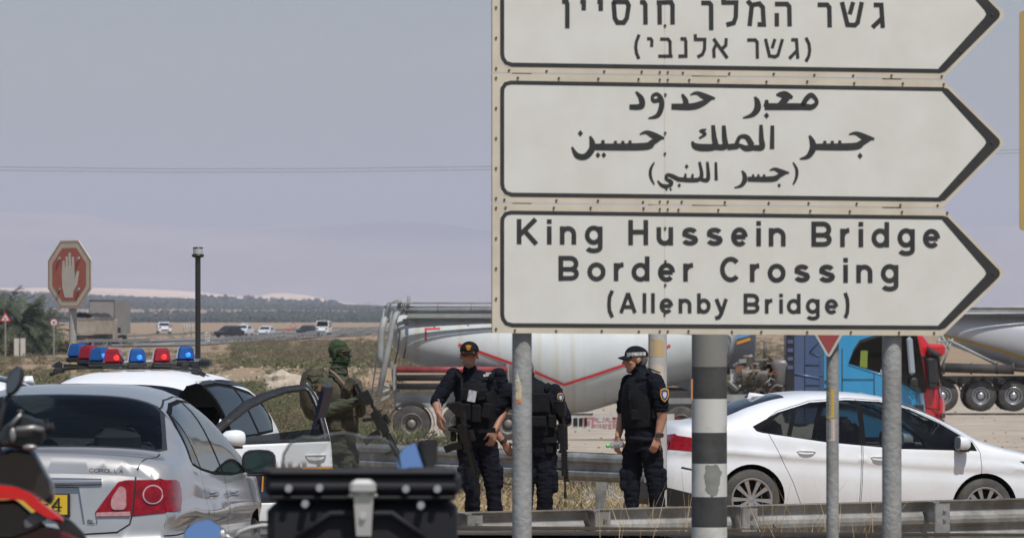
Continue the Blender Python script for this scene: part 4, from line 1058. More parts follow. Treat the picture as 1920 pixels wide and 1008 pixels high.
# machinery between tank and cab
mach=mat('oily_machinery',(.05,.048,.045),.55,.3,(.16,.13,.10),5,.7); rusty=mat('rusty_copper',(.30,.13,.07),.7,.2,(.12,.07,.05),8,.8)
m=MB(); m.cone((x1(1388),-.9,z1(706)),(x1(1436),-.9,z1(706)),.30,n=20); m.box((x1(1400),-.8,z1(680)),(.35,.5,.45),bev=.05,mi=0); m.box((x1(1425),-.7,z1(680)),(.8,.6,.25),bev=.05)
m.box((x1(1376),-.9,z1(703)),(.26,.1,.35),mi=2); m.box((x1(1410),-.7,z1(745)),(1.6,.8,.20),mi=3); m.box((x1(1390),-.9,z1(727)),(.9,.3,.35))
m.box((x1(1450),-.8,z1(735)),(.9,.4,.55),mi=1); m.tube([(x1(1432),-.8,z1(690)),(x1(1432),-.8,z1(640))],.045,8)
rnd=random.Random(4)
for k in range(60):
    a=Vector((x1(rnd.uniform(1385,1478)),-1.0+rnd.uniform(-.25,.2),z1(rnd.uniform(668,742)+ (12 if k%2 else 0)))); pts=[a]
    for q in range(4): pts.append(pts[-1]+Vector((rnd.uniform(-.18,.2),rnd.uniform(-.05,.05),rnd.uniform(-.16,.14))))
    m.tube(pts,rnd.choice([.015,.02,.03]),5,rnd.choice([0,0,0,1,3,4]))
for k in range(34): m.box((x1(rnd.uniform(1378,1470)),-1.0,z1(rnd.uniform(672,745))),(rnd.uniform(.06,.25),.2,rnd.uniform(.05,.2)),Euler((0,rnd.uniform(-.4,.4),0)),mi=rnd.choice([0,0,3,1,4]))
m.tube([(x1(1372),-1.0,z1(686)),(x1(1408),-1.0,z1(666))],.05,8,3)
m.build('machinery',[mach,rusty,whiteb,chasg,mat('ochre_fitting',(.15,.10,.05),.7)],t1)
m=MB(); m.lathe([(0,-.35),(.2,-.38),(.26,-.3),(.27,.0),(.34,.25),(.30,.34),(.14,.38),(0,.38)],(x1(1462),-.95,z1(698)),(0,0,1),20); m.build('air_filter',[mat('grey_filter_can',(.22,.22,.22),.5,.3,(.16,.12,.11),4,.7)],t1)
# --- lorry cabs
def cab(label,d,px0,pxs,pxf,pyb,pyt,paint,win=True,seam=True,kind='lorry',name='lorry_cab_unit',mirror=True,letter=False,rearwall=False):
    """side panel from px0 to pxs (facing the camera), front face from pxs to pxf receding to the right"""
    S_=F/d; gx=(px0-960)/S_; gz=H-(pyb-HY)/S_
    root=thing(name,label,kind,(gx,d,gz))
    X=lambda p:(p-px0)/S_; Z=lambda p:-(p-pyb)/S_
    wd=2.45; 
    def SP_(px,py,y=0): # point on the curved front: lean and taper
        return Vector((X(px),y,Z(py)))
    # body : loft along y of side outline (front edge leaning), nose rounded
    out=[(px0,pyb-6),(px0,pyt+14),(px0+8,pyt),(pxs-30,pyt),(pxs-13,pyt+40),(pxs-4,pyt+118),(pxs+2,pyb-60),(pxs,pyb-6)]
    rings=[]
    for y,k in ((0,0),(.05,.35),(.18,.8),(.5,1.0),(wd-.5,1.0),(wd-.18,.8),(wd-.05,.35),(wd,0)):
        ring=[]
        for (px,py) in out:
            f=max(0,min(1,(px-(pxs-40))/40)); ring.append(Vector((X(px)+f*k*(pxf-pxs)/S_,y,Z(py))))
        rings.append(ring)
    m=MB(); m.loft(rings,smooth=False); m.build('cab_body',[paint],root)
    return root,X,Z,S_
bluep=mat('blue_lorry_paint',(.022,.27,.52),.28,0,(.02,.24,.47),2,.6,coat=.8); navyp=mat('slate_blue_lorry_paint',(.085,.125,.235),.33,.1,(.075,.11,.21),2,.6,coat=.7); redlp=mat('red_lorry_paint',(.50,.012,.018),.28,coat=.8)
# blue cab
b1,X,Z,S_=cab('bright blue lorry cab between the slate blue cab and the red cab','150' and 150,1545,1695,1735,800,540,bluep)
def pl(mb,X,Z,pts,y=-.012,mi=0): mb.prism([(X(a),Z(b)) for a,b in pts],lambda u,v:(u,y,v),lambda u,v:(u,y+.02,v),mi)
m=MB(); pl(m,X,Z,[(1591,655),(1600,636),(1612,618),(1700,590),(1712,600),(1722,640),(1728,702),(1690,690),(1664,676)],-.012); w_=m.build('side_window',[glass_dark],b1)
m=MB(); pl(m,X,Z,[(1590,658),(1600,630),(1612,612),(1704,584),(1716,600),(1727,640),(1733,712),(1690,694),(1662,680)],-.004,0); m.build('window_surround',[plast],b1)
m=MB(); pl(m,X,Z,[(1614,632),(1627,632),(1626,665),(1612,662)],-.016); m.build('hanging_hi_vis_vest',[mat('lime_hi_vis',(.17,.23,.03),.7)],b1)
m=MB()
for a,b in (((1579,628),(1579,740)),((1579,686),(1638,686)),((1639,672),(1639,742)),((1579,731),(1640,735)),((1719,696),(1719,755)),((1716,745),(1716,790)),((1580,735),(1545,735))):
    m.tube([(X(a[0]),-.006,Z(a[1])),(X(b[0]),-.006,Z(b[1]))],.012,5)
for a,b in(((1716,748),(1722,744)),((1722,744),(1736,747))): m.tube([(X(a[0]),-.006,Z(a[1])),(X(b[0]),-.006,Z(b[1]))],.018,5)
m.build('panel_gap',[gapm],b1)
m=MB(); # moulded character line, proud of the flat side
m.tube([(X(1580),-.0,Z(709)),(X(1640),-.004,Z(722)),(X(1700),.0,Z(742))],.022,8); m.tube([(X(1590),0,Z(658)),(X(1660),0,Z(679)),(X(1715),0,Z(712))],.02,8); m.tube([(X(1582),-.0,Z(738)),(X(1640),-.004,Z(738)),(X(1712),.0,Z(752))],.02,8)
m.tube([(X(1582),0,Z(687)),(X(1636),0,Z(687))],.014,8); m.build('side_moulding',[bluep],b1)
m=MB(); m.box((X(1553),.1,Z(715)),(.22,.25,2.3)); 
for k in range(4): m.box((X(1550),-.03,Z(690+k*14)),(.12,.04,.05),mi=1)
m.build('side_fairing',[bluep,plast],b1)
m=MB(); pixb=[(1651,660)]; 
for k in range(4): m.box((X(1652+k*4.5),-.02,Z(672)),(.035,.01,.13)); m.box((X(1653.5+k*4.5),-.02,Z(670 if k%2 else 673)),(.05,.01,.03))
for k in range(7): m.box((X(1612+k*4),-.02,Z(711+k*1.0)),(.045,.01,.03))
m.build('cab_lettering',[mat('silver_letter',(.55,.57,.6),.3,.5)],b1)
# windscreen pillar, mirror housing
m=MB(); m.box((X(1706),-.28,Z(642)),(.16,.22,1.0),Euler((0,-.08,0)),bev=.06); m.box((X(1712),-.30,Z(690)),(.2,.2,.22),bev=.05,mi=1); m.tube([(X(1703),-.15,Z(612)),(X(1706),.0,Z(600))],.03,6,1); mm_=m.build('mirror_arm_housing',[mat('mirror_pale_back',(.35,.40,.45),.25,.3,coat=.5),plast],b1)
m=MB(); m.prism([(X(1700),Z(572)),(X(1712),Z(572)),(X(1737),Z(700)),(X(1734),Z(712)),(X(1726),Z(706))],lambda u,v:(u+.02,-.02,v),lambda u,v:(u+.05,2.4,v)); m.build('windscreen',[glass_dark],b1)
m=MB(); m.box((X(1728),.6,Z(770)),(.25,1.1,.5),bev=.06); m.box((X(1725),-.0,Z(764)),(.2,.08,.9),bev=.03,mi=1); m.build('headlamp_unit',[mat_head,plast],b1)
for px in (1600,1700): lorry_wheel(b1,X(px),.2,.5)
m=MB(); m.box((X(1650),1.2,Z(790)),(2.6,1.6,.4)); m.build('tractor_frame',[chas],b1)
b1.location.z-= .35
# slate blue cab behind (belongs to the tank lorry on the left)
b2,X,Z,S_=cab('slate blue lorry cab left of the bright blue cab',156,1478,1590,1610,800,560,navyp)
m=MB(); m.box((X(1481),-.12,Z(665)),(.22,.25,2.6)); 
for k in range(4): m.box((X(1481),-.25,Z(640+k*16)),(.15,.02,.10),mi=1)
m.build('side_fairing',[plast,navyp],b2)
m=MB()
for a,b in (((1509,628),(1509,790)),((1509,684),(1545,684)),((1511,722),(1545,722)),((1518,660),(1536,640)),((1518,660),(1545,672))): m.tube([(X(a[0]),-.004,Z(a[1])),(X(b[0]),-.004,Z(b[1]))],.014,5)
m.build('panel_gap',[gapm],b2)
m=MB(); m.tube([(X(1484),0,Z(700)),(X(1512),0,Z(704)),(X(1560),0,Z(714))],.025,8); m.tube([(X(1519),0,Z(662)),(X(1560),0,Z(675))],.018,8); m.build('side_moulding',[navyp],b2)
lorry_wheel(b2,X(1560),.2,.5); lorry_wheel(b2,X(1500),.2,.5)
# red cab
b3,X,Z,S_=cab('red lorry cab showing its front corner beside the blue cab',158,1640,1742,1773,806,600,redlp)
m=MB(); m.box((X(1747),-.15,Z(685)),(.30,.25,.80),Euler((0,-.05,0)),bev=.08); m.box((X(1747),-.15,Z(712)),(.26,.22,.2),bev=.06); m.box((X(1749),-.1,Z(651)),(.40,.4,.16),Euler((0,.5,0)),bev=.06); m.tube([(X(1755),-.1,Z(665)),(X(1758),.0,Z(700)),(X(1752),.0,Z(710))],.03,6); m.box((X(1745),-.02,Z(660)),(.5,.05,.10)); m.build('door_mirror',[plast],b3)
m=MB(); m.prism([(X(1753),Z(655)),(X(1760),Z(660)),(X(1773),Z(716)),(X(1766),Z(713))],lambda u,v:(u,-.012,v),lambda u,v:(u+.02,2.3,v)); m.box((X(1755),.02,Z(646)),(.5,.3,.35),bev=.08,mi=1); m.build('windscreen',[glass_dark,redlp],b3)
m=MB()
for a,b in(((1760,715),(1761,758)),((1735,753),(1762,758)),((1758,757),(1758,790))): m.tube([(X(a[0]),-.004,Z(a[1])),(X(b[0]),-.004,Z(b[1]))],.016,5)
m.build('panel_gap',[gapm],b3)
m=MB(); m.box((X(1768),.3,Z(768)),(.14,.9,.14),bev=.03,mi=0); m.box((X(1750),-.01,Z(783)),(.6,.03,.18),mi=1); m.box((X(1745),.0,Z(795)),(.7,.1,.35),mi=1); m.build('headlamp_unit',[mat_head,plast],b3)
lorry_wheel(b3,X(1700),.2,.5); b3.location.z-=.15
# --- right tanker trailer
D2=190.0; S2=F/D2
t2=thing('tanker_lorry','grey tanker trailer with a thin yellow stripe at the right edge','lorry',((1750-960)/S2,D2,H-(770-HY)/S2))
X=lambda p:(p-1750)/S2; Z=lambda p:-(p-770)/S2
zt2=Z(583)
bot2=[(X(1752),Z(620)),(X(1765),Z(640)),(X(1800),Z(655)),(X(1880),Z(682)),(X(1960),Z(712)),(X(2030),Z(735)),(X(2060),Z(738)),(X(2200),Z(700)),(X(2330),Z(650))]
def fn2(x):
    e=min(1,max(0,(x-X(1750))/.35)); e2=min(1,max(0,(X(2335)-x)/.4)); k=math.sqrt(max(0,1-(1-e)**2))*math.sqrt(max(0,1-(1-e2)**2)); zb=lerp(bot2,x); c=(zb+zt2)/2
    return c-(c-zb)*(.5+.5*k), c+(zt2-c)*(.5+.5*k)
ring2,pt2=tank_surface(fn2,1.25)
m=MB(); xs=list(np.linspace(X(1751),X(1775),8))+list(np.linspace(X(1785),X(2310),50))+list(np.linspace(X(2315),X(2334),6)); m.loft([ring2(float(x)) for x in xs]); tk=m.build('tank',[tankp2],t2)
m=MB(); stripe_on(m,pt2,[(X(1760),Z(626)),(X(1790),Z(634)),(X(1860),Z(652)),(X(1960),Z(685)),(X(2040),Z(712))],.075); m.build('yellow_stripe',[mat('yellow_tape',(.55,.32,.03),.5)],tk)
m=MB(); m.box(((X(1775)+X(2320))/2,-.7,Z(582)),(X(2320)-X(1775),.5,.12),mi=0); m.box(((X(1775)+X(2320))/2,-.98,Z(591)),(X(2320)-X(1775),.05,.10),mi=1)
for px in range(1800,2300,45): m.box((X(px),-.7,Z(578)),(.3,.3,.10),mi=1)
m.tube([(X(1775),-.95,Z(577)),(X(2320),-.95,Z(577))],.03,6); m.build('walkway',[chasg,chas],t2)
m=MB(); m.tube([(X(1760),-1.3,Z(688)),(X(1895),-1.3,Z(692))],.16,14,0); m.tube([(X(1895),-1.3,Z(691)),(X(1930),-1.3,Z(695)),(X(1990),-1.2,Z(715))],.07,10,0)
for px in (1764,1815,1864,1893): m.cone((X(px)-.03,-1.3,Z(690)),(X(px)+.03,-1.3,Z(690)),.19,n=16)
m.build('hose_tube',[chas],t2)
m=MB(); m.box(((X(1752)+X(2330))/2,0,Z(712)),(X(2330)-X(1752),.8,.28)); m.tube([(X(1772),-1.0,Z(636)),(X(1868),-1.0,Z(684))],.05,8,1); 
for k in range(12): m.box((X(1775+k*22),-.8,Z(716)),(.12,.5,.32),Euler((0,.3*(k%3-1),0)))
for a,b in (((1752,640),(1775,640)),((1757,632),(1752,700)),((1775,636),(1752,690)),((1782,634),(1760,690)),((1762,628),(1775,655))): m.tube([(X(a[0]),-1.0,Z(a[1])),(X(b[0]),-1.0,Z(b[1]))],.035,6,1)
m.build('chassis',[chas,chasg],t2)
for px in (1763,1834,1895,1960):
    lorry_wheel(t2,X(px),-1.0,.52,rimm=alloy); lorry_wheel(t2,X(px),1.0,.52); fender(t2,X(px),-1.0,.52,chas)
for px in (2230,2300): lorry_wheel(t2,X(px),-1.0,.52)
# --- dark tank behind the left tanker
D3=176.0; S3=F/D3
t3=thing('tanker_lorry','dark slate tanker with an orange stripe seen behind the machinery','lorry',((1330-960)/S3,D3,H-(800-HY)/S3-.0))
X=lambda p:(p-1330)/S3; Z=lambda p:-(p-800)/S3
m=MB(); 
def rg(x,k): return [(x,1.15*k*math.cos(2*PI*q/32),Z(640)+1.15*k*math.sin(2*PI*q/32)) for q in range(32)]
m.loft([rg(X(1190),.5),rg(X(1195),1)]+[rg(X(p),1) for p in (1260,1330,1410)]+[rg(X(1413),.95),rg(X(1415),.8)]); tk=m.build('tank',[mat('slate_tank_paint',(.055,.065,.095),.4,coat=.4)],t3)
m=MB(); 
def pt3(x,z,off=0):
    s=(z-Z(640))/1.15; return Vector((x,-(1.15+off)*math.sqrt(max(0,1-s*s)),z+off*s))
stripe_on(m,pt3,[(X(1372),Z(652)),(X(1404),Z(642))],.09); stripe_on(m,pt3,[(X(1376),Z(639)),(X(1402),Z(632))],.14,.013,1); m.build('stripe_and_word',[orange,mat('light_blue_letter',(.10,.25,.45),.5)],tk)
m=MB(); m.box((X(1310),0,Z(742)),(4.0,.9,.3)); m.build('chassis',[chas],t3)
for px in (1240,1300,1370): lorry_wheel(t3,X(px),-1.0,.52); lorry_wheel(t3,X(px),1.0,.52)
t3.location.z=tz(t3.location.x+1,D3)+.06
# ---------------------------------------------------------------- the big direction sign
SD=26.0; SA=R(13.5); A0=W(1345,380,SD); SN=Vector((math.sin(SA),-math.cos(SA),0))
def SPt(px,py,off=0.0):
    dr=Vector(((px-960)/F,1,-(py-HY)/F)); c=Vector((0,0,H)); t=(A0-c).dot(SN)/dr.dot(SN); return c+dr*t+SN*off
zb=0.0
sgn_=thing('direction_sign','large cream arrow shaped road sign pointing right on two grey posts','road sign',(A0.x,A0.y,0))
creamf=mat('aged_cream_sheet',(.70,.69,.63),.55,0,(.63,.61,.545),5,.7,detail=8)
creamb=mat('yellowed_sign_margin',(.64,.575,.455),.55,0,(.54,.47,.365),6,.8)
inkm=mat('black_sign_film',(.025,.026,.027),.55,0,(.045,.043,.04),8,.7)
rustm=mat('rusty_rivet',(.08,.04,.03),.8)
_k=[0]
def flat(mb,poly,off,mi=0):
    mb.add([SPt(a,b,off) for a,b in poly],[tuple(t) for t in geometry.tessellate_polygon([[Vector((a,b,0)) for a,b in poly]])],mi)
def ribbon(mb,pts,w=None,off=.0022,mi=0,smoothit=False):
    P=[(p[0],p[1],(p[2] if len(p)>2 else w)) for p in pts]
    if smoothit and len(P)>2:
        Q=[]
        for i in range(len(P)-1):
            p0=P[max(0,i-1)];p1=P[i];p2=P[i+1];p3=P[min(len(P)-1,i+2)]
            for k in range(5):
                t=k/5; Q.append(tuple(.5*((2*p1[j])+(-p0[j]+p2[j])*t+(2*p0[j]-5*p1[j]+4*p2[j]-p3[j])*t*t+(-p0[j]+3*p1[j]-3*p2[j]+p3[j])*t**3) for j in range(3)))
        Q.append(P[-1]); P=Q
    L=[]
    for i,p in enumerate(P):
        a=P[max(0,i-1)];b=P[min(len(P)-1,i+1)]
        if i>0 and i<len(P)-1:
            e1=Vector((p[0]-a[0],p[1]-a[1]));e2=Vector((b[0]-p[0],b[1]-p[1]))
            if e1.length<1e-6 or e2.length<1e-6: e1=e2=Vector((b[0]-a[0],b[1]-a[1]))
            e1.normalize();e2.normalize(); t=e1+e2; t=t.normalized() if t.length>.2 else e1; n=Vector((-t.y,t.x)); k=1/max(.55,n.dot(Vector((-e1.y,e1.x))))
        else: t=Vector((b[0]-a[0],b[1]-a[1])).normalized(); n=Vector((-t.y,t.x)); k=1
        L.append(((p[0]+n.x*p[2]/2*k,p[1]+n.y*p[2]/2*k),(p[0]-n.x*p[2]/2*k,p[1]-n.y*p[2]/2*k)))
    _k[0]+=1; o=off+(_k[0]%40)*.00002
    v=[]; 
    for a,b in L: v+=[SPt(a[0],a[1],o),SPt(b[0],b[1],o)]
    mb.add(v,[(2*i,2*i+1,2*i+3,2*i+2) for i in range(len(L)-1)],mi)
def arc(cx,cy,rx,ry,a0,a1,n=18): return [(cx+rx*math.cos(R(a0+(a1-a0)*k/n)),cy+ry*math.sin(R(a0+(a1-a0)*k/n))) for k in range(n+1)]
def glyph(mb,ch,x0,x1,b,c,w):
    h=w/2; L=x0+h; Q=x1-h; m=(L+Q)/2; X=.725*c; st=[]
    rx=(Q-L)/2; xm=X/2; ry=X/2-h+.02*c
    if ch=='K': st=[[(L,0),(L,c)],[(L,.34*c),(Q+h*.2,c)],[(L+.30*(Q-L),.56*c),(Q+h*.5,0)]]
    elif ch=='i': st=[[(m,0),(m,X)],[(m,c-w*.95),(m,c)]]; 
    elif ch=='n': st=[[(L,0),(L,X)],arc(m,X-rx-h*.9,rx,rx,180,0)+[(Q,0)]]
    elif ch=='u': st=[[(L,X)]+arc(m,rx+h*.9,rx,rx,180,360),[(Q,X),(Q,0)]]
    elif ch=='g': st=[arc(m,xm+h*.2,rx,ry,0,360,28),[(Q,X),(Q,-.08*c)]+arc(m,-.10*c,rx,.14*c,0,-160)]
    elif ch=='d': st=[arc(m,xm,rx,ry,0,360,28),[(Q,0),(Q,c)]]
    elif ch=='b': st=[arc(m,xm,rx,ry,0,360,28),[(L,0),(L,c)]]
    elif ch=='o': st=[arc(m,xm,rx,ry,0,360,28)]
    elif ch=='H': st=[[(L,0),(L,c)],[(Q,0),(Q,c)],[(L,c*.52),(Q,c*.52)]]
    elif ch=='e': st=[[(L,xm),(Q,xm)],arc(m,xm,rx,ry,0,318,26)]
    elif ch=='s':
        q=.25*(X-w); st=[arc(m,X-h-q,rx*.92,q,20,180,10)+[(L+.10*rx,X-h-1.4*q),(m,xm),(Q-.15*rx,h+1.5*q)]+arc(m,h+q,rx,q,0,-165,12)]
    elif ch=='B':
        r1=.235*c; st=[[(L,0),(L,c)],[(L,c-h),(Q-r1-w*.1,c-h)]+arc(Q-r1-w*.1,c-h-r1*.95,r1,r1*.95,90,-90,10)+[(L,c-h-2*r1*.95)],[(L,c-h-2*r1*.95),(Q-r1,c-h-2*r1*.95)]+arc(Q-r1,(c-h-2*r1*.95+h)/2,r1,(c-2*h-2*r1*.95)/2,90,-90,10)+[(L,h)]]
    elif ch=='r': st=[[(L,0),(L,X)],[(L,X*.55)]+arc(Q+h*.6,X*.55,Q-L+h*.5,X*.45-h*.7,170,90,8)]
    elif ch=='C': st=[arc(m,c/2,rx,c/2-h+.01*c,42,318,26)]
    elif ch=='A': st=[[(x0+h*.9,0),(m,c)],[(x1-h*.9,0),(m,c)],[(L+.13*(Q-L),.30*c),(Q-.13*(Q-L),.30*c)]]
    elif ch=='l': st=[[(m,0),(m,c)]]
    elif ch=='y': st=[[(L,X),(m+.03*c,.05*c)],[(Q+h*.2,X),(m+.03*c,.02*c),(m-.10*c,-.20*c),(x0+h*.4,-.24*c)]]
    elif ch=='(': st=[[(x1-h*.6,c*1.12),(x0+h*1.1,c*.8),(x0+h*.8,c*.42),(x0+h*1.1,c*.1),(x1-h*.6,-.12*c-.1*c)]]
    elif ch==')': st=[[(x0+h*.6,c*1.06),(x1-h*1.1,c*.75),(x1-h*.8,c*.42),(x1-h*1.1,c*.05),(x0+h*.6,-.2*c)]]
    for s in st: ribbon(mb,[(x,b-y) for x,y in s],w)
def panel_sign(ytl,ytr,ybl,ybr,tipy,rows,seed,clip=None):
    """one arrow board, corners in the sign plane"""
    out=[(923,ytl),(1769,ytr)]+[(1769+ (1872-1769)*t,ytr+(tipy-15-ytr)*t) for t in (.5,1)]+[(1880,tipy-7),(1883,tipy),(1880,tipy+7)]+[(1872,tipy+15),(1767,ybr),(923,ybl)]
    m=MB(); m.prism(out,lambda a,b:SPt(a,b,0),lambda a,b:SPt(a,b,-.018)); p=m.build('arrow_board',[creamb],sgn_,world=True)
    f=MB(); 
    inn=[(948,ytl+13),(1766,ytr+13)]+[(1868,tipy-6),(1870,tipy),(1868,tipy+6)]+[(1763,ybr-11),(948,ybl-12),(938,ybl-22),(938,ytl+24)]
    # split at the vertical seam x=1246
    yl=lambda x:ytl+(ytr-ytl)*(x-923)/846+12.5; yb=lambda x:ybl+(ybr-ybl)*(x-923)/846-11.5
    flat(f,[(948,yl(948)),(1245.3,yl(1245)),(1245.3,yb(1245)),(948,yb(948)),(938,yb(940)-10),(938,yl(940)+11)],.0008)
    flat(f,[(1246.3,yl(1246)),(1766,yl(1766)),(1868,tipy-6),(1870,tipy),(1868,tipy+6),(1763,yb(1763)),(1246.3,yb(1246))],.0008)
    f.build('board_face',[creamf],p,world=True)
    b=MB(); 
    T_=lambda x:yl(x)+4; Bo=lambda x:yb(x)-3.6
    lft=[(1766,T_(1766)),(1240,T_(1240)),(958,T_(958)),(948,T_(948)+2.5),(942,T_(942)+11),(941.5,T_(942)+20),(941.5,Bo(942)-20),(943,Bo(942)-11),(949,Bo(949)-3),(960,Bo(960)),(1240,Bo(1240)),(1764,Bo(1764))]
    ribbon(b,lft,7.6,.0015)
    flat(b,[(1766,yl(1766)),(1777,yl(1766)+3),(1864,tipy-15),(1873,tipy-6),(1875,tipy),(1873,tipy+6),(1864,tipy+15),(1772,yb(1764)-3),(1762,yb(1764)),(1759,yb(1764)-8),(1845,tipy+7),(1849,tipy),(1846,tipy-7),(1766,yl(1766)+8)],.0021)
    b.build('border',[inkm],p,world=True)
    r=MB(); rr=random.Random(seed)
    def rivet(x,y,s=2.2): 
        c=SPt(x,y,.0015); r.cone(c,c+SN*.004,s/F*SD,n=7)
    for x in np.linspace(958,1762,11): rivet(x+rr.uniform(-14,14),yl(x)-6+rr.uniform(-1,1)); rivet(x+rr.uniform(-14,14),yb(x)+6.5+rr.uniform(-1,1))
    for x in (1237,1252): rivet(x,yl(x)-6,2); rivet(x,yb(x)+6,2)
    for y in np.linspace(ytl+8,ybl-8,5): rivet(930,y)
    for t in (.33,): rivet(1769+95*t,ytr+(tipy-ytr)*t+14); rivet(1769+95*t,ybr-(ybr-tipy)*t-12)
    rivet(1860,tipy,2.5)
    for t in (.18,.45,.62,.85): rivet(1246.5+rr.uniform(-1,1),ytl+(ybl-ytl)*t+rr.uniform(-6,6),2.6)
    r.build('rivets',[rustm],p,world=True,kind='stuff')
    return p
p3=panel_sign(381.5,391.5,624,629,512,None,1)
p2=panel_sign(138,151,379.5,389,267,None,2)
p1=panel_sign(-108,-93,136,148.5,27,None,3)
# lettering of the bottom board
m=MB()
zx=lambda v:v/3.84+950; zy=lambda v:v/3.84+1400
l1=[('K',zx(72),zx(222)),('i',zx(290),zx(322)),('n',zx(382),zx(500)),('g',zx(562),zx(690)),('H',zx(875),zx(1018)),('u',zx(1078),zx(1198)),('s',zx(1260),zx(1378)),('s',zx(1437),zx(1555)),('e',zx(1615),zx(1735)),('i',zx(1797),zx(1830)),('n',zy(158),zy(280)),('B',zy(465),zy(612)),('r',zy(672),zy(745)),('i',zy(805),zy(838)),('d',zy(898),zy(1025)),('g',zy(1085),zy(1210)),('e',zy(1268),zy(1392))]
l2=[('B',zx(372),zx(520)),('o',zx(580),zx(712)),('r',zx(770),zx(848)),('d',zx(898),zx(1028)),('e',zx(1088),zx(1212)),('r',zx(1270),zx(1348)),('C',zx(1535),zx(1690)),('r',zx(1750),zx(1825)),('o',zy(150),zy(280)),('s',zy(340),zy(455)),('s',zy(518),zy(635)),('i',zy(695),zy(728)),('n',zy(788),zy(905)),('g',zy(965),zy(1092))]
l3=[('(',zx(725),zx(768)),('A',zx(810),zx(935)),('l',zx(980),zx(1002)),('l',zx(1040),zx(1065)),('e',zx(1100),zx(1198)),('n',zx(1237),zx(1330)),('b',zx(1370),zx(1468)),('y',zx(1495),zx(1590)),('B',zx(1705),zx(1820)),('r',zy(130),zy(190)),('i',zy(232),zy(262)),('d',zy(288),zy(388)),('g',zy(425),zy(525)),('e',zy(562),zy(658)),(')',zy(700),zy(738))]
for ch,a,b in l1: glyph(m,ch,a,b,457.5+(a-970)*.0083,47,8.8)
m.build('latin_lettering',[inkm],p3,world=True); m=MB()
for ch,a,b in l2: glyph(m,ch,a,b,525.8+(a-1050)*.0072,46.5,8.8)
m.build('latin_lettering',[inkm],p3,world=True); m=MB()
for ch,a,b in l3: glyph(m,ch,a,b,586.0+(a-1140)*.0045,37.2,7.0)
m.build('latin_lettering',[inkm],p3,world=True)
# hebrew
m=MB(); hz_=lambda pts:[(x/2.8235+1020,y/2.8235) for x,y in pts]
for s in [[(1745,27),(1785,27),(1793,148)],[(1788,98),(1738,146)],[(1577,12),(1606,132),(1645,134),(1660,120),(1682,12)],[(1636,12),(1618,76)],[(1448,26),(1498,26),(1510,40),(1512,145)],[(1222,22),(1286,22),(1298,36),(1300,140)],[(1232,70),(1232,140)],
    [(1077,4),(1098,28),(1140,20),(1158,40),(1163,130),(1130,130)],[(1100,26),(1088,138)],[(948,-35),(950,14),(1017,14),(1015,90),(1004,122),(965,132)],[(832,16),(874,16),(884,28),(885,160)],[(596,14),(672,12),(680,30),(680,130)],[(611,14),(612,130)],[(508,12),(528,12),(536,26),(537,130)],
    [(362,10),(438,10),(448,30),(438,96),(422,120),(388,120),(374,95),(368,10)],[(282,8),(300,10),(300,58)],[(192,8),(210,10),(210,55)],[(95,8),(118,8),(123,25),(123,150)]]: ribbon(m,hz_(s),8.4)
m.build('hebrew_lettering',[inkm],p1,world=True); m=MB()
for s in [[(1386,200),(1402,232),(1406,265),(1402,295),(1386,326)],[(1308,211),(1336,211),(1343,311)],[(1339,268),(1298,310)],[(1172,206),(1193,296),(1222,301),(1238,292),(1262,208)],[(1222,207),(1207,255)],[(1075,212),(1118,212),(1128,224),(1129,310)],
    [(897,205),(970,308)],[(964,203),(962,240),(938,262)],[(912,232),(898,262),(900,306)],[(800,182),(801,209),(851,209),(849,262),(838,288),(812,302)],[(722,206),(746,206),(750,220),(751,297),(711,298)],[(614,208),(656,208),(667,222),(668,298)],[(604,298),(681,298)],[(545,206),(564,206),(571,216),(569,249)],[(503,184),(489,220),(485,250),(489,282),(502,312)]]: ribbon(m,hz_(s),6.0)
m.build('hebrew_lettering',[inkm],p1,world=True)
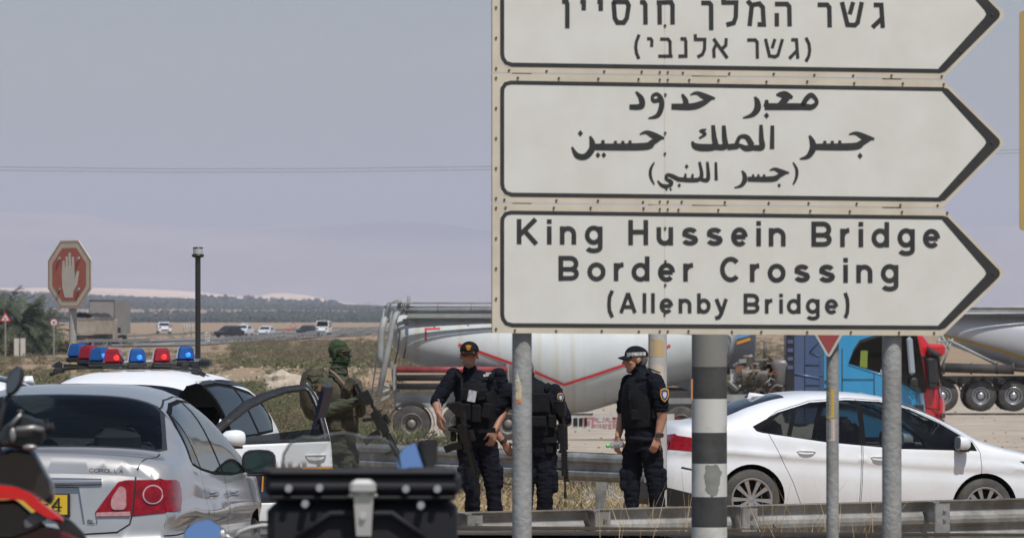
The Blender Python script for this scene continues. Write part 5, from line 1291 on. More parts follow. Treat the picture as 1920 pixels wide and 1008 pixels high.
# arabic
m=MB()
def ar(pts,sm=True): ribbon(m,[(x/3+1040,y/3+150,w/3*1.22+.6) for x,y,w in pts],smoothit=sm)
def dot(x,y,s): 
    x=x/3+1040;y=y/3+150;s=s/3*1.15; _k[0]+=1; flat(m,[(x-s/2,y),(x,y-s*.6),(x+s/2,y),(x,y+s*.6)],.0024+(_k[0]%40)*.00002)
for s in [[(1180,150,30),(1380,150,30),(1446,152,24),(1474,122,16),(1444,86,22),(1414,108,22),(1392,146,20)],[(1246,84,8),(1272,82,26),(1300,86,34),(1338,100,12)],[(1306,100,30),(1280,128,28),(1262,150,28)],[(1192,112,14),(1190,150,26)],[(1124,95,8),(1138,120,24),(1140,160,30),(1112,196,20),(1058,214,5)],
   [(762,84,4),(800,74,16),(850,96,28),(902,104,8)],[(880,104,12),(830,132,26),(770,150,30),(656,150,26)],[(716,80,10),(736,118,24),(735,152,24)],[(590,112,20),(556,118,16),(550,92,14),(575,80,16),(598,105,20),(600,150,24),(578,200,20),(526,216,5)],[(456,66,8),(486,104,24),(486,148,26),(420,152,22)],
   [(1655,306,4),(1695,300,16),(1745,322,28),(1798,332,8)],[(1775,332,12),(1730,352,26),(1680,374,32),(1470,376,28)],[(1604,340,12),(1600,376,20)],[(1562,342,12),(1558,376,20)],[(1520,342,12),(1515,376,20)],[(1432,312,8),(1448,345,24),(1452,385,30),(1424,430,20),(1378,444,5)],
   [(1224,256,16),(1222,388,20)],[(1160,252,14),(1162,330,22),(1164,378,26),(1110,380,24)],[(1120,378,26),(1075,384,26),(1040,368,16),(1022,372,26),(970,378,26)],[(1020,368,20),(1040,322,16),(1080,322,22),(1108,366,26)],[(950,256,16),(954,320,22),(956,374,26),(900,376,26)],[(890,254,16),(896,320,22),(900,372,28),(840,380,32),(790,372,28),(772,345,8)],[(852,278,6),(822,286,12),(846,304,12),(812,328,8)],
   [(478,306,4),(515,294,16),(562,314,28),(616,328,8)],[(596,328,12),(550,350,26),(500,374,32),(215,376,28)],[(424,340,12),(420,376,20)],[(384,342,12),(380,376,20)],[(342,342,12),(338,376,20)],[(272,338,12),(268,376,22)],[(198,316,8),(210,350,24),(208,390,28),(172,430,26),(125,424,24),(96,376,6)],
   [(1340,463,5),(1358,495,11),(1362,525,13),(1356,556,11),(1340,588,5)],[(1208,508,3),(1236,500,12),(1272,514,20),(1318,522,6)],[(1300,522,9),(1262,538,18),(1225,556,24),(1085,557,20)],[(1178,530,9),(1175,556,14)],[(1146,530,9),(1143,556,14)],[(1116,530,9),(1113,556,14)],[(1052,510,6),(1066,532,18),(1068,564,22),(1048,594,14),(1010,606,4)],
   [(906,462,11),(908,564,14)],[(858,460,11),(862,556,18),(825,560,16)],[(814,460,11),(818,556,18),(690,558,20)],[(776,528,9),(772,556,14)],[(736,526,9),(732,556,14)],[(695,558,20),(660,540,18),(632,534,14),(628,556,14),(655,574,18),(645,594,16),(605,594,16),(578,566,5)],[(560,463,5),(542,495,11),(537,525,13),(543,556,11),(560,588,5)]]: ar(s)
for d_ in [(1191,200,26),(1717,426,26),(144,300,26),(243,422,24),(276,422,24),(1262,592,18),(742,486,20),(700,592,18),(628,614,14),(652,614,14)]: dot(*d_)
m.build('arabic_lettering',[inkm],p2,world=True)
def curved(mb,poly,fn,step=2.5,mi=0):
    rp=resamp(poly,step); xs=[p[0] for p in rp]; ys=[p[1] for p in rp]
    g=[(x+.01*y,y) for x in np.arange(min(xs),max(xs),step) for y in np.arange(min(ys),max(ys),step*2) if inpoly((x+.01*y,y),rp)]
    vs,fs=cdt([(float(a),float(b)) for a,b in rp],[],[(float(a),float(b)) for a,b in g]); mb.add([fn(a,b) for a,b in vs],[f for f,c in fs],mi,True)
# posts and the sticker on the left one
stk=mat('torn_yellow_sticker',(.62,.42,.10),.7,0,(.62,.55,.42),14,.9,lo=.45,hi=.55); stk2=mat('torn_orange_sticker',(.60,.20,.07),.7,0,(.60,.45,.3),20,.7)
for px in (985,1680):
    q=SPt(px,500,-.018-.047); m=MB(); m.cone((q.x,q.y,-.3),(q.x,q.y,3.95),.0448,n=28); pp=m.build('post',[postm],sgn_,world=True)
    b=MB(); b.cone((q.x,q.y,0),(q.x,q.y,.05),.07,n=14); b.build('post_collar',[galv_dull],pp,world=True)
    if px==985:
        def cyl(px_,py_): 
            x=(px_-(960+q.x*F/q.y)-0.0)/36.6*2; x=max(-.98,min(.98,x)); return Vector((q.x+.0456*x,q.y-.0456*math.sqrt(1-x*x),H-(py_-HY)*q.y/F))
        s=MB(); 
        for poly,mi in (([(966.5,706),(972,710),(978,722),(978,748),(967.6,748)],0),([(967.6,748),(979,749),(978,756),(967.6,755)],1),([(970,694),(973,706),(977,719),(968,705)],2)):
            curved(s,poly,cyl,2,mi)
        s.build('sticker',[stk,stk2,creamf],pp,world=True)
# ---------------------------------------------------------------- striped pole
pw_=mat('white_band_paint',(.60,.59,.55),.6,0,(.36,.36,.33),7,.9,lo=.5,hi=.75); pb_=mat('grey_black_band',(.045,.045,.043),.6,0,(.085,.085,.08),9,.8); pg_=mat('bare_pole_paint',(.21,.205,.185),.6,0,(.25,.24,.22),6,.8)
D=29.0; q=W(1330,900,D); rad=33.0*D/F
pr=thing('striped_pole','thick pole with black and white bands beside the white car','pole',(q.x,D,0)); zz=lambda py:H-(py-HY)*D/F
bands=[(-200,687,pg_,'upper_shaft'),(687,747,pb_,'black_band'),(747,810,pw_,'white_band'),(810,868,pb_,'black_band'),(868,930,pw_,'white_band'),(930,987,pb_,'black_band'),(987,1048,pw_,'white_band'),(1048,1104,pb_,'black_band')]
for i,(a,b,mm_,nm) in enumerate(bands):
    m=MB(); z0=zz(b) if i<len(bands)-1 else -.2; ra=rad*(.955+.045*min(1,max(0,(a-600)/300))); m.cone((0,0,z0),(0,0,zz(a)),rad*(1+.02*i/8),rad*(1+.02*(i-1)/8),n=40); m.build(nm,[mm_],pr)
m=MB() # worn grey patch on the lower white band
pts=[(1322,872),(1346,870),(1352,885),(1349,905),(1344,926),(1330,929),(1322,915),(1319,893)]
def cy(px_,py_,k=1.022): x=max(-.99,min(.99,(px_-1330)/34)); return Vector((rad*k*x,-rad*k*math.sqrt(1-x*x),zz(py_)))
pp_=[(a+random.uniform(-1.6,1.6),b+random.uniform(-2,2)) for a,b in resamp(pts,4)]; curved(m,pp_,cy); m.build('worn_patch',[mat('worn_grey_patch',(.20,.20,.185),.7,0,(.28,.28,.26),20,.7)],pr)
m=MB(); m.box((rad*-.98,-.02,zz(730)),(.012,.02,.11)); m.build('paper_scrap',[stk2],pr)
# ---------------------------------------------------------------- give-way sign
D=27.6; q=W(1561,900,D); zz=lambda py:H-(py-HY)*D/F; S_=F/D
gw=thing('give_way_sign','faded red give way triangle on a thin grey pole with yellow stickers','road sign',(q.x,D,0))
m=MB(); m.cone((0,0,-.3),(0,0,zz(395)),.0305,n=24); gp=m.build('post',[postm],gw)
tri=[(1390,388),(1714,388),(1553,673)]
tri=[(x-q.x*0-0,y) for x,y in tri]; TX=lambda x:(x-960)*D/F-q.x
rt=roundpoly([(TX(a),zz(b)) for a,b in tri],.03,5)
m=MB(); m.prism(rt,lambda a,b:(a,-.05,b),lambda a,b:(a,-.036,b)); tb=m.build('triangle_plate',[mat('pale_sign_rim',(.55,.53,.49),.5)],gw)
rt2=inset(roundpoly([(TX(a),zz(b)) for a,b in tri],.03,5),.013); m=MB(); m.prism(rt2,lambda a,b:(a,-.052,b),lambda a,b:(a,-.0505,b)); m.build('red_face',[mat('faded_red_sheet',(.36,.075,.075),.5,0,(.30,.06,.06),8,.7)],tb)
rt3=inset(roundpoly([(TX(a),zz(b)) for a,b in [(1450,425),(1656,425),(1553,606)]],.02,5),0); m=MB(); m.prism(rt3,lambda a,b:(a,-.054,b),lambda a,b:(a,-.0525,b)); m.build('white_face',[creamf],tb)
def cyl2(px_,py_,r=.0312): x=max(-.98,min(.98,(px_-1561)/12.0)); return Vector((r*x,-r*math.sqrt(1-x*x),zz(py_)))
m=MB()
for x0,x1_,y0,y1,mi in ((1550,1563,729,783,0),(1550,1565,785,826,1)):
    curved(m,[(x0,y0),(x1_,y0),(x1_,y1),(x0,y1)],cyl2,2,mi)
for y in (745,752,758,765,795,803,812,818): m.add([cyl2(a,b,.0318) for a,b in((1552,y),(1560,y+1),(1560,y+2.5),(1552,y+2))],[(0,1,2,3)],2)
m.build('sticker',[mat('yellow_label',(.60,.40,.08),.6),mat('pale_label',(.55,.47,.42),.6),inkm],gp)
# ---------------------------------------------------------------- pole with pasted notices behind the policeman
D=55.0; q=W(1233,900,D); S_=F/D; zz=lambda py:H-(py-HY)*D/F
pn=thing('notice_pole','pale grey pole with yellowed notices behind the policeman in profile','pole',(q.x,D,-.25))
m=MB(); m.cone((0,0,-.2),(0,0,zz(300)+.25),17.5/S_,n=28); ps=m.build('shaft',[mat('pale_pole_paint',(.44,.44,.43),.6,0,(.36,.36,.34),5,.7)],pn)
m=MB(); r_=17.8/S_
def c3(px_,py_,k=1): x=max(-.98,min(.98,(px_-1233)/17.5)); return Vector((r_*k*x,-r_*k*math.sqrt(1-x*x),zz(py_)+.25))
for x0,x1_,y0,y1,mi in ((1219,1245,636,668,0),(1222,1243,683,722,1)):
    curved(m,[(x0,y0),(x1_-6,y0),(x1_,y0+5),(x1_,y1),(x0,y1)],c3,3,mi)
for y in (650,655,660,664,690,695,700,705,710): m.add([c3(a,b,1.02) for a,b in((1222,y),(1240,y),(1240,y+1.2),(1222,y+1.2))],[(0,1,2,3)],2)
m.build('pasted_notice',[mat('yellowed_paper',(.50,.37,.17),.8,0,(.45,.34,.20),20,.8),mat('pale_paper',(.55,.46,.36),.8),mat('faded_ink',(.28,.22,.14),.8)],ps)
# ---------------------------------------------------------------- stop sign with a raised hand
D=62.0; q=W(130,900,D); S_=F/D; zz=lambda py:H-(py-HY)*D/F+.35
st=thing('stop_sign','faded red octagonal stop sign with a raised white hand','road sign',(q.x,D,-.35),R(-46))
m=MB(); m.cone((0,.05,-.2),(0,.05,zz(455)),7.3/S_,n=20,mi=0); m.cone((0,.05,zz(700)),(0,.05,zz(640)),7.6/S_,n=20,mi=1); m.build('post',[postm,mat('yellow_post_paint',(.42,.32,.12),.7,0,(.3,.27,.2),9,.8)],st)
zc=zz(514); r=63.5/S_/math.cos(R(22.5))
octo=lambda k:[(r*k*math.cos(R(22.5+45*i)),zc+r*k*math.sin(R(22.5+45*i))) for i in range(8)]
m=MB(); m.prism(octo(1),lambda a,b:(a,0,b),lambda a,b:(a,.012,b)); pl_=m.build('octagon_plate',[mat('stop_rim_cream',(.52,.48,.40),.6,0,(.45,.41,.33),9,.7)],st)
ring_=MB()
def flat2(mb,poly,y,mi=0): mb.add([(a,y,b) for a,b in poly],[tuple(t) for t in geometry.tessellate_polygon([[Vector((a,b,0)) for a,b in poly]])],mi)
o1=octo(.955);o2=octo(.935)
ring_.add([(a,-.002,b) for a,b in o1]+[(a,-.002,b) for a,b in o2],[(i,(i+1)%8,8+(i+1)%8,8+i) for i in range(8)]); flat2(ring_,octo(.775),-.003); ring_.build('red_face',[mat('faded_stop_red',(.42,.13,.10),.6,0,(.36,.10,.08),9,.7)],pl_)
hx=lambda v:(v-422)/231*2*.375/1.0; 
hand=[(398,428),(384,370),(380,300),(382,250),(385,214),(397,212),(400,250),(403.5,250),(402,190),(416,187),(417.5,245),(421,245),(419,168),(434,166),(436,245),(439.5,245),(439,190),(453,191),(455,250),(456,300),(452,322),(468,278),(480,270),(483,283),(472,350),(450,390),(446,428)]
m=MB(); flat2(m,[((x-423)/117*r*.92*math.cos(R(22.5)),zc+(292-y)/197*r*math.cos(R(22.5))) for x,y in hand],-.005); m.build('white_hand',[mat('hand_white',(.55,.53,.46),.6,0,(.48,.46,.40),12,.6)],pl_)
m=MB()
for a,b in ((-.45,.42),(.45,.42),(-.45,-.42),(.45,-.42)): m.cone((a*r*.92,-.004,zc+b*r),(a*r*.92,-.02,zc+b*r),.022,n=8)
m.build('bolts',[galv],pl_)
# ---------------------------------------------------------------- dark pole with a beacon
D=57.0; q=W(371,900,D); S_=F/D; zz=lambda py:H-(py-HY)*D/F+.3
lp=thing('beacon_pole','thin black pole with a clear cylindrical beacon on top','lamp pole',(q.x,D,-.3))
m=MB(); m.cone((0,0,-.1),(0,0,zz(482)),5.3/S_,n=14); m.build('shaft',[blackp],lp)
m=MB(); m.lathe([(0,zz(483)),(6/S_,zz(483)),(11.5/S_,zz(481)),(11.5/S_,zz(477)),(9/S_,zz(476)),(0,zz(476))],n=20); m.lathe([(9.5/S_,zz(466)),(9.5/S_,zz(463.5)),(0,zz(462.5))],n=20); bc=m.build('beacon_housing',[plast],lp)
m=MB(); m.lathe([(9/S_,zz(476)),(9.2/S_,zz(470)),(9/S_,zz(466))],n=20)
for k in range(4): m.lathe([(9.3/S_,zz(475-2.5*k)),(9.6/S_,zz(474.3-2.5*k)),(9.3/S_,zz(473.6-2.5*k))],n=20)
m.build('beacon_lens',[mat('ribbed_clear_lens',(.50,.53,.50),.15,0,(.38,.42,.40),30,.6,coat=1)],bc)
# ---------------------------------------------------------------- yellow board edge at the right
D=24.0; q=W(1965,900,D); zz=lambda py:H-(py-HY)*D/F
yb_=thing('yellow_sign','yellow sign board cut off by the right edge of the view','road sign',(q.x,D,0))
m=MB(); rp=roundpoly([((1912-1965)*D/F,zz(20)),((2060-1965)*D/F,zz(20)),((2060-1965)*D/F,zz(432)),((1912-1965)*D/F,zz(432))],.02,4); m.prism(rp,lambda a,b:(a,0,b),lambda a,b:(a,.02,b)); m.build('board',[mat('yellow_board',(.50,.33,.10),.5,0,(.42,.30,.14),5,.8)],yb_)
m=MB(); m.cone((.08,.06,-.2),(.08,.06,zz(30)),.04,n=16); m.build('post',[postm],yb_)
# ---------------------------------------------------------------- guard rails
def wrail(root,a,b,ztop,face,posts,m_rail,block=True,amp=.04,n=None,seams=True):
    """W-beam from a to b (x,y,z of the top edge). face=+1: corrugation towards the camera side"""
    a=Vector(a);b=Vector(b); L=(b-a).length; u=(b-a)/L; w=Vector((u.y,-u.x,0)).normalized()
    if w.y>0: w=-w
    prof=[(0,0),(-.012,.0),(-.03,.6),(-.055,1),(-.095,1),(-.125,.15),(-.155,0),(-.185,.15),(-.215,1),(-.255,1),(-.28,.6),(-.298,0),(-.31,0)]
    n=n or max(2,int(L/2)); segs=int(max(1,round(L/4.0)))
    for s in range(segs):
        p=a+(b-a)*(s/segs); q_=a+(b-a)*((s+1)/segs)+u*(.12 if s<segs-1 else 0); off=w*(.004*(s%2))
        m=MB(); rings=[]
        for pt in (p,p+(q_-p)*.5,q_):
            sag=Vector((0,0,.0)); ring=[]
            for dz,k in prof: ring.append(pt+off+sag+Vector((0,0,dz))+w*(k*amp*face))
            for dz,k in reversed(prof): ring.append(pt+off+sag+Vector((0,0,dz))+w*(k*amp*face-.004))
            rings.append(ring)
        m.loft(rings,smooth=False)
        for t in (.04,.5,.96): 
            c=p+(q_-p)*t+Vector((0,0,-.155)); m.cone(c+w*.02,c-w*.02,.016,n=6)
        o=m.build('rail_beam',[m_rail],root,world=True)
    for px in posts:
        t=((px-960)/F*a.y-a.x)/(u.x-(px-960)/F*u.y); c=a+u*t; gz=tz(c.x,c.y)
        m=MB(); side=-w*face if face>0 else w*1.0
        side=w*(-face)
        f0=c+side*.20
        # C-section post
        m.box((f0.x,f0.y,(c.z-.02+gz-.1)/2),(.11,.008,c.z-.02-gz+.1)); m.box((f0.x-.055,f0.y+.03,(c.z-.02+gz-.1)/2),(.008,.06,c.z-.02-gz+.1)); m.box((f0.x+.055,f0.y+.03,(c.z-.02+gz-.1)/2),(.008,.06,c.z-.02-gz+.1))
        if block: 
            k=(c+f0)/2; m.box((k.x-.03,k.y,c.z-.09),(.012,.20,.16),Matrix.Rotation(R(18),3,'Z')); m.box((k.x-.03,k.y,c.z-.012),(.05,.20,.010),Matrix.Rotation(R(18),3,'Z'))
            for zz_ in (-.07,-.14): m.cone((f0.x+.02,f0.y-.006,c.z+zz_),(f0.x+.02,f0.y-.02,c.z+zz_),.013,n=6)
        m.build('rail_post',[galv],root,world=True)
gr1=thing('guard_rail','near steel guard rail running across in front of the policemen','guard rail',(W(1400,0,44).x,44,0))
ra=W(700,963,42.5); rb=W(2100,928,45.5); wrail(gr1,ra,rb,0,-1,[868,1107,1382,1742,2040],galv_dull)
gr2=thing('guard_rail','farther steel guard rail behind the policemen and the black rifle','guard rail',(W(900,0,60).x,60,-.35))
wrail(gr2,W(395,817,66),W(1215,852,60.0),0,1,[660,905,1100,1200],galv,block=False)
# ---------------------------------------------------------------- people
uni=mat('navy_uniform_cloth',(.0065,.0075,.012),.9,0,(.011,.012,.019),14,.8,.35,55,spec=.12)
vestm=mat('black_vest_nylon',(.007,.0075,.009),.85,0,(.014,.015,.017),10,.8,.35,60,spec=.12)
bootm=mat('black_boot',(.015,.015,.015),.5)
skin=mat('tanned_skin',(.36,.19,.125),.55,0,(.30,.145,.095),18,.8,.1,60)
skin2=mat('ruddy_skin',(.40,.215,.15),.55,0,(.34,.16,.105),18,.8,.1,60)
greyh=mat('short_grey_hair',(.16,.15,.14),.9,0,(.08,.075,.07),60,.9)
olive=mat('olive_drab_cloth',(.055,.062,.038),.9,0,(.032,.036,.022),9,.8,.4,45)
camog=mat('brown_camo_gear',(.075,.062,.038),.9,0,(.032,.033,.020),6,.9,.4,45,lo=.45,hi=.55)
balm=mat('green_balaclava_knit',(.030,.052,.019),.92,0,(.021,.038,.013),9,.6,.4,70)
glovem=mat('olive_glove',(.11,.10,.05),.9,0,(.06,.055,.03),30,.8)
gun=mat('gun_black',(.006,.006,.007),.5,.1,(.022,.022,.022),20,.6)
white_eye=mat('eye_white',(.6,.58,.55),.3)
DP=50.3; SPX=F/DP
def person_body(name,parent,prims,mats,vox=.0075,fold=.0,zfold=None,smooth_it=3,dead=()):
    """prims: list of (kind,args,tag). Fused into one continuous surface; tag picks the material"""
    m=MB(); segs=[]
    for kind,a,tag in prims:
        if kind=='cap':
            p0,p1,r0,r1=a; p0=Vector(p0);p1=Vector(p1); m.cone(p0,p1,r0,r1,n=14); m.ell(p0,r0,nu=14,nv=8); m.ell(p1,r1,nu=14,nv=8); segs.append((p0,p1,r0,r1,tag))
        elif kind=='ell':
            c,r,rot=a; m.ell(c,r,rot,nu=18,nv=12); M=rot.to_matrix() if rot else Matrix.Identity(3)
            ax=max(range(3),key=lambda i:r[i]); o=sorted(r)[:2]; e=M@Vector([ (r[ax]-o[0])*.75 if i==ax else 0 for i in range(3)]); segs.append((Vector(c)-e,Vector(c)+e,sum(o)/2,sum(o)/2,tag))
        elif kind=='box':
            c,s_,rot=a; m.box(c,s_,rot,bev=min(s_)*.3); q=min(s_)/2; ax=max(range(3),key=lambda i:s_[i]); M=rot.to_matrix() if rot else Matrix.Identity(3)
            e=M@Vector([(s_[ax]/2-q) if i==ax else 0 for i in range(3)]); segs.append((Vector(c)-e,Vector(c)+e,q,q,tag))
        elif kind=='loft':
            rings,tags=a; m.loft(rings)
            for i in range(len(rings)-1):
                c0=sum((Vector(p) for p in rings[i]),Vector())/len(rings[i]); c1=sum((Vector(p) for p in rings[i+1]),Vector())/len(rings[i+1])
                lat=(Vector(rings[i][0])-c0); r_=min((Vector(p)-c0).length for p in rings[i])
                for k in (-1,-.4,.4,1): 
                    o=lat*(1-r_/max(lat.length,1e-3))*k; segs.append((c0+o,c1+o,r_,r_,tag))
    me=m.mesh('tmp',[skin]); ob=bpy.data.objects.new('tmp',me); COL.objects.link(ob)
    md=ob.modifiers.new('r','REMESH'); md.mode='VOXEL'; md.voxel_size=vox; md.use_smooth_shade=True
    ms=ob.modifiers.new('s','SMOOTH'); ms.factor=.5; ms.iterations=smooth_it
    dg=bpy.context.evaluated_depsgraph_get(); ev=ob.evaluated_get(dg); me2=bpy.data.meshes.new_from_object(ev); bpy.data.objects.remove(ob); 
    n=len(me2.vertices); co=np.empty(n*3,dtype=np.float32); me2.vertices.foreach_get('co',co); co=co.reshape(-1,3)
    best=np.full(n,1e9); tg=np.zeros(n,int)
    for p0,p1,r0,r1,t in segs:
        a=np.array(p0);b=np.array(p1); ab=b-a; L=max(1e-9,ab@ab); u=np.clip(((co-a)@ab)/L,0,1); d=np.linalg.norm(co-(a+u[:,None]*ab),axis=1)-(r0+(r1-r0)*u)
        k=d<best; best[k]=d[k]; tg[k]=t
    if fold>0:
        nr=np.empty(n*3,dtype=np.float32); me2.vertices.foreach_get('normal',nr); nr=nr.reshape(-1,3)
        cl=~np.isin(tg,dead)
        for i in np.nonzero(cl)[0]:
            p=Vector(co[i]); q=Vector((p.x*7+p.z*3,p.y*7,p.z*15)); v=noise.noise(q)+.5*noise.noise(q*2.3)
            v=-abs(v)*1.4+.35
            co[i]+=nr[i]*(fold*v)
        me2.vertices.foreach_set('co',co.ravel())
    me2.materials.clear()
    for mm_ in mats: me2.materials.append(mm_)
    pv=np.array([tg[p.vertices[0]] for p in me2.polygons],dtype=np.int32); me2.polygons.foreach_set('material_index',pv); me2.polygons.foreach_set('use_smooth',np.ones(len(me2.polygons),bool)); me2.update()
    o=bpy.data.objects.new(name,me2); COL.objects.link(o); o.parent=parent; me2.name=name
    return o
def head_prims(c,yaw,pitch,tag,k=1.0,nose=True,beard=None):
    """c: centre of the skull; face looks along local -y turned by yaw (0 = at the camera)"""
    Rm=Euler((pitch,0,yaw)).to_matrix(); c=Vector(c); P=lambda x,y,z:c+Rm@(Vector((x,y,z))*k); E3=(Rm.to_euler())
    pr=[('ell',(P(0,.012,.022),(.074*k,.092*k,.090*k),E3),tag),('ell',(P(0,-.022,-.045),(.060*k,.066*k,.075*k),E3),tag),('ell',(P(0,-.058,-.098),(.030*k,.025*k,.020*k),E3),tag),
        ('cap',(P(-.045,-.015,-.075),P(0,-.055,-.100),.022*k,.020*k),tag),('cap',(P(.045,-.015,-.075),P(0,-.055,-.100),.022*k,.020*k),tag),('cap',(P(-.04,-.072,.018),P(.04,-.072,.018),.014*k,.014*k),tag)]
    if nose: pr+=[('cap',(P(0,-.082,.012),P(0,-.106,-.030),.010*k,.015*k),tag),('ell',(P(0,-.082,-.062),(.026*k,.014*k,.010*k),E3),tag)]
    for s in(-1,1): pr+=[('ell',(P(s*.076,.012,-.015),(.010*k,.020*k,.033*k),E3),tag),('ell',(P(s*.045,-.055,-.028),(.020*k,.018*k,.018*k),E3),tag)]
    return pr,P,Rm
def hand_prims(w,d,up,tag,k=1.0,curl=.6,side=1):
    """w wrist, d direction of the hand, up = back of hand normal. palm + five fingers"""
    w=Vector(w); d=Vector(d).normalized(); up=Vector(up); up=(up-d*up.dot(d)).normalized(); s=d.cross(up)*side
    pr=[]; pal=w+d*.045*k
    for q in (-.6,-.2,.2,.6): pr.append(('cap',(w+s*(.022*q*k)+d*.008,w+d*(.088*k)+s*(.036*q*1.2*k),.017*k,.0125*k),tag))
    for i,(q,L) in enumerate(((-.62,.072),(-.2,.082),(.2,.078),(.62,.062))):
        b=w+d*(.088*k)+s*(.045*q*k); a=curl*.55; v=(d*math.cos(a)-up*math.sin(a)); p1=b+v*(L*.5*k); a=curl*1.5; v=(d*math.cos(a)-up*math.sin(a)); p2=p1+v*(L*.33*k); a=curl*2.3; v=(d*math.cos(a)-up*math.sin(a)); p3=p2+v*(L*.25*k)
        pr+=[('cap',(b,p1,.0095*k,.009*k),tag),('cap',(p1,p2,.009*k,.0083*k),tag),('cap',(p2,p3,.0083*k,.0075*k),tag)]
    tb=w+d*(.03*k)-s*(.028*k); t1=tb-s*(.030*k)+d*(.032*k)-up*(.012*k); t2=t1+d*(.03*k)-s*(.004*k)-up*(.014*k)
    pr+=[('cap',(tb,t1,.0145*k,.0115*k),tag),('cap',(t1,t2,.0115*k,.009*k),tag)]
    return pr
def torso_rings(spec,lat,n=20):
    """spec: list of (center, halfwidth, halfdepth, latvec or None)"""
    out=[]
    for i,(c,w,d,*r) in enumerate(spec):
        c=Vector(c); l=Vector(r[0] if r else lat).normalized()
        up=(Vector(spec[min(i+1,len(spec)-1)][0])-Vector(spec[max(0,i-1)][0])).normalized(); f=l.cross(up).normalized()
        out.append([c+l*(w*(abs(math.cos(2*PI*k/n))**.85)*(1 if math.cos(2*PI*k/n)>=0 else -1))+f*(d*math.sin(2*PI*k/n)) for k in range(n)])
    return out
def J(px,py,dy,O,d): # picture point at depth d+dy -> coordinates local to O
    return W(px,py,d+dy)-O
def rifle_parts(root,M,sight=True,stock=True,light=False,label=None):
    """carbine along +x (muzzle), up +z, origin at the trigger; M places it"""
    def bld(nm,mb,mt,par=root): mb.v=[tuple(M@Vector(p)) for p in mb.v]; return mb.build(nm,mt,par)
    m=MB(); m.box((.02,0,.045),(.24,.034,.06),bev=.006); m.box((-.01,0,.015),(.17,.030,.035),bev=.005); m.box((.02,0,.082),(.22,.022,.012)); m.cone((-.085,0,.055),(-.13,0,.055),.017,n=10); m.tube([(-.02,0,-.002),(.0,0,-.03),(.04,0,-.03),(.055,0,.0)],.003,6); m.box((.145,0,.03),(.03,.034,.05),bev=.005); rc=bld('receiver',m,[gun])
    m=MB(); m.box((-.055,0,-.045),(.035,.028,.10),Euler((0,.35,0)),bev=.008); bld('pistol_grip',m,[gun])
    m=MB(); 
    for k,(x,z,a) in enumerate(((.095,-.03,-.06),(.100,-.085,-.14),(.112,-.138,-.24))): m.box((x,0,z),(.062,.024,.062),Euler((0,a,0)),bev=.003)
    bld('magazine',m,[gun])
    m=MB(); m.cone((.14,0,.055),(.36,0,.055),.026,.024,n=8,smooth=False)
    for k in range(10): m.box((.155+.021*k,0,.083),(.010,.022,.008)); m.box((.155+.021*k,0,.028),(.010,.02,.008))
    m.box((.25,.028,.055),(.2,.008,.016)); m.box((.25,-.028,.055),(.2,.008,.016)); bld('handguard',m,[gun])
    m=MB(); m.cone((.36,0,.055),(.52,0,.055),.009,n=10); m.cone((.50,0,.055),(.56,0,.055),.013,n=10); m.box((.40,0,.07),(.022,.02,.05)); m.tube([(.40,0,.09),(.40,0,.105)],.003,5); bld('barrel',m,[gun])
    m=MB(); m.cone((-.12,0,.052),(-.24,0,.052),.014,n=10); m.loft([[(-.17,-.016,.075),(-.17,.016,.075),(-.17,.016,.02),(-.17,-.016,.02)],[(-.29,-.018,.078),(-.29,.018,.078),(-.29,.018,-.06),(-.29,-.018,-.06)],[(-.30,-.017,.075),(-.30,.017,.075),(-.30,.017,-.055),(-.30,-.017,-.055)]],smooth=False); bld('stock',m,[gun])
    if sight:
        m=MB(); m.cone((-.03,0,.115),(.05,0,.115),.022,n=14); m.box((.01,0,.095),(.05,.026,.02)); m.cone((.05,0,.115),(.06,0,.115),.026,n=14); m.box((-.075,0,.10),(.012,.02,.03)); bld('optic',m,[gun])
    m=MB(); m.box((.30,0,-.01),(.022,.024,.075),Euler((0,.1,0)),bev=.006); m.cone((.30,.034,.06),(.39,.034,.06),.013,n=10); m.box((.33,-.034,.06),(.06,.02,.03),bev=.004); bld('foregrip',m,[gun])
def frame_M(o,x,z):
    x=Vector(x).normalized(); z=Vector(z); z=(z-x*z.dot(x)).normalized(); y=z.cross(x); return Matrix.Translation(Vector(o))@Matrix(((x.x,y.x,z.x),(x.y,y.y,z.y),(x.z,y.z,z.z))).to_4x4()
def cap_part(root,P,Rm,k,m_,name='cap',brimdir=1,rim=None):
    """baseball cap on head frame P"""
    M=MB(); rings=[]
    for ph in np.linspace(-8,88,9):
        r=math.cos(R(ph)); ring=[]
        for q in range(24):
            t=2*PI*q/24; ring.append(P(.085*r*math.cos(t)*1.0,.012+.104*r*math.sin(t),.036+.080*math.sin(R(ph))*(1+.10*(-math.sin(t))*r)))
        rings.append(ring)
    M.loft(rings); c=M.build(name,[m_],root)
    b=MB(); v=[]; nx=9
    for j,t in enumerate((0,.5,1)):
        for i in range(nx):
            a=(i/(nx-1)-.5)*2; x=a*.072*(1-.10*t); y=-.070-.082*t*math.sqrt(max(0,1-(a*.82)**2))+ .03*abs(a)**2; z=.040-.020*t-.022*a*a
            v.append(P(x,y,z))
    for j,t in enumerate((0,.5,1)):
        for i in range(nx):
            a=(i/(nx-1)-.5)*2; x=a*.072*(1-.10*t); y=-.070-.082*t*math.sqrt(max(0,1-(a*.82)**2))+ .03*abs(a)**2; z=.040-.020*t-.022*a*a-.006
            v.append(P(x,y,z))
    fs=[]
    for j in range(2):
        for i in range(nx-1): a=j*nx+i; fs+=[(a,a+1,a+nx+1,a+nx),(27+a,27+a+nx,27+a+nx+1,27+a+1)]
    for i in range(nx-1): fs.append((2*nx+i,2*nx+i+1,27+2*nx+i+1,27+2*nx+i))
    b.add(v,fs,0,True); b.build('cap_brim',[m_],c); return c
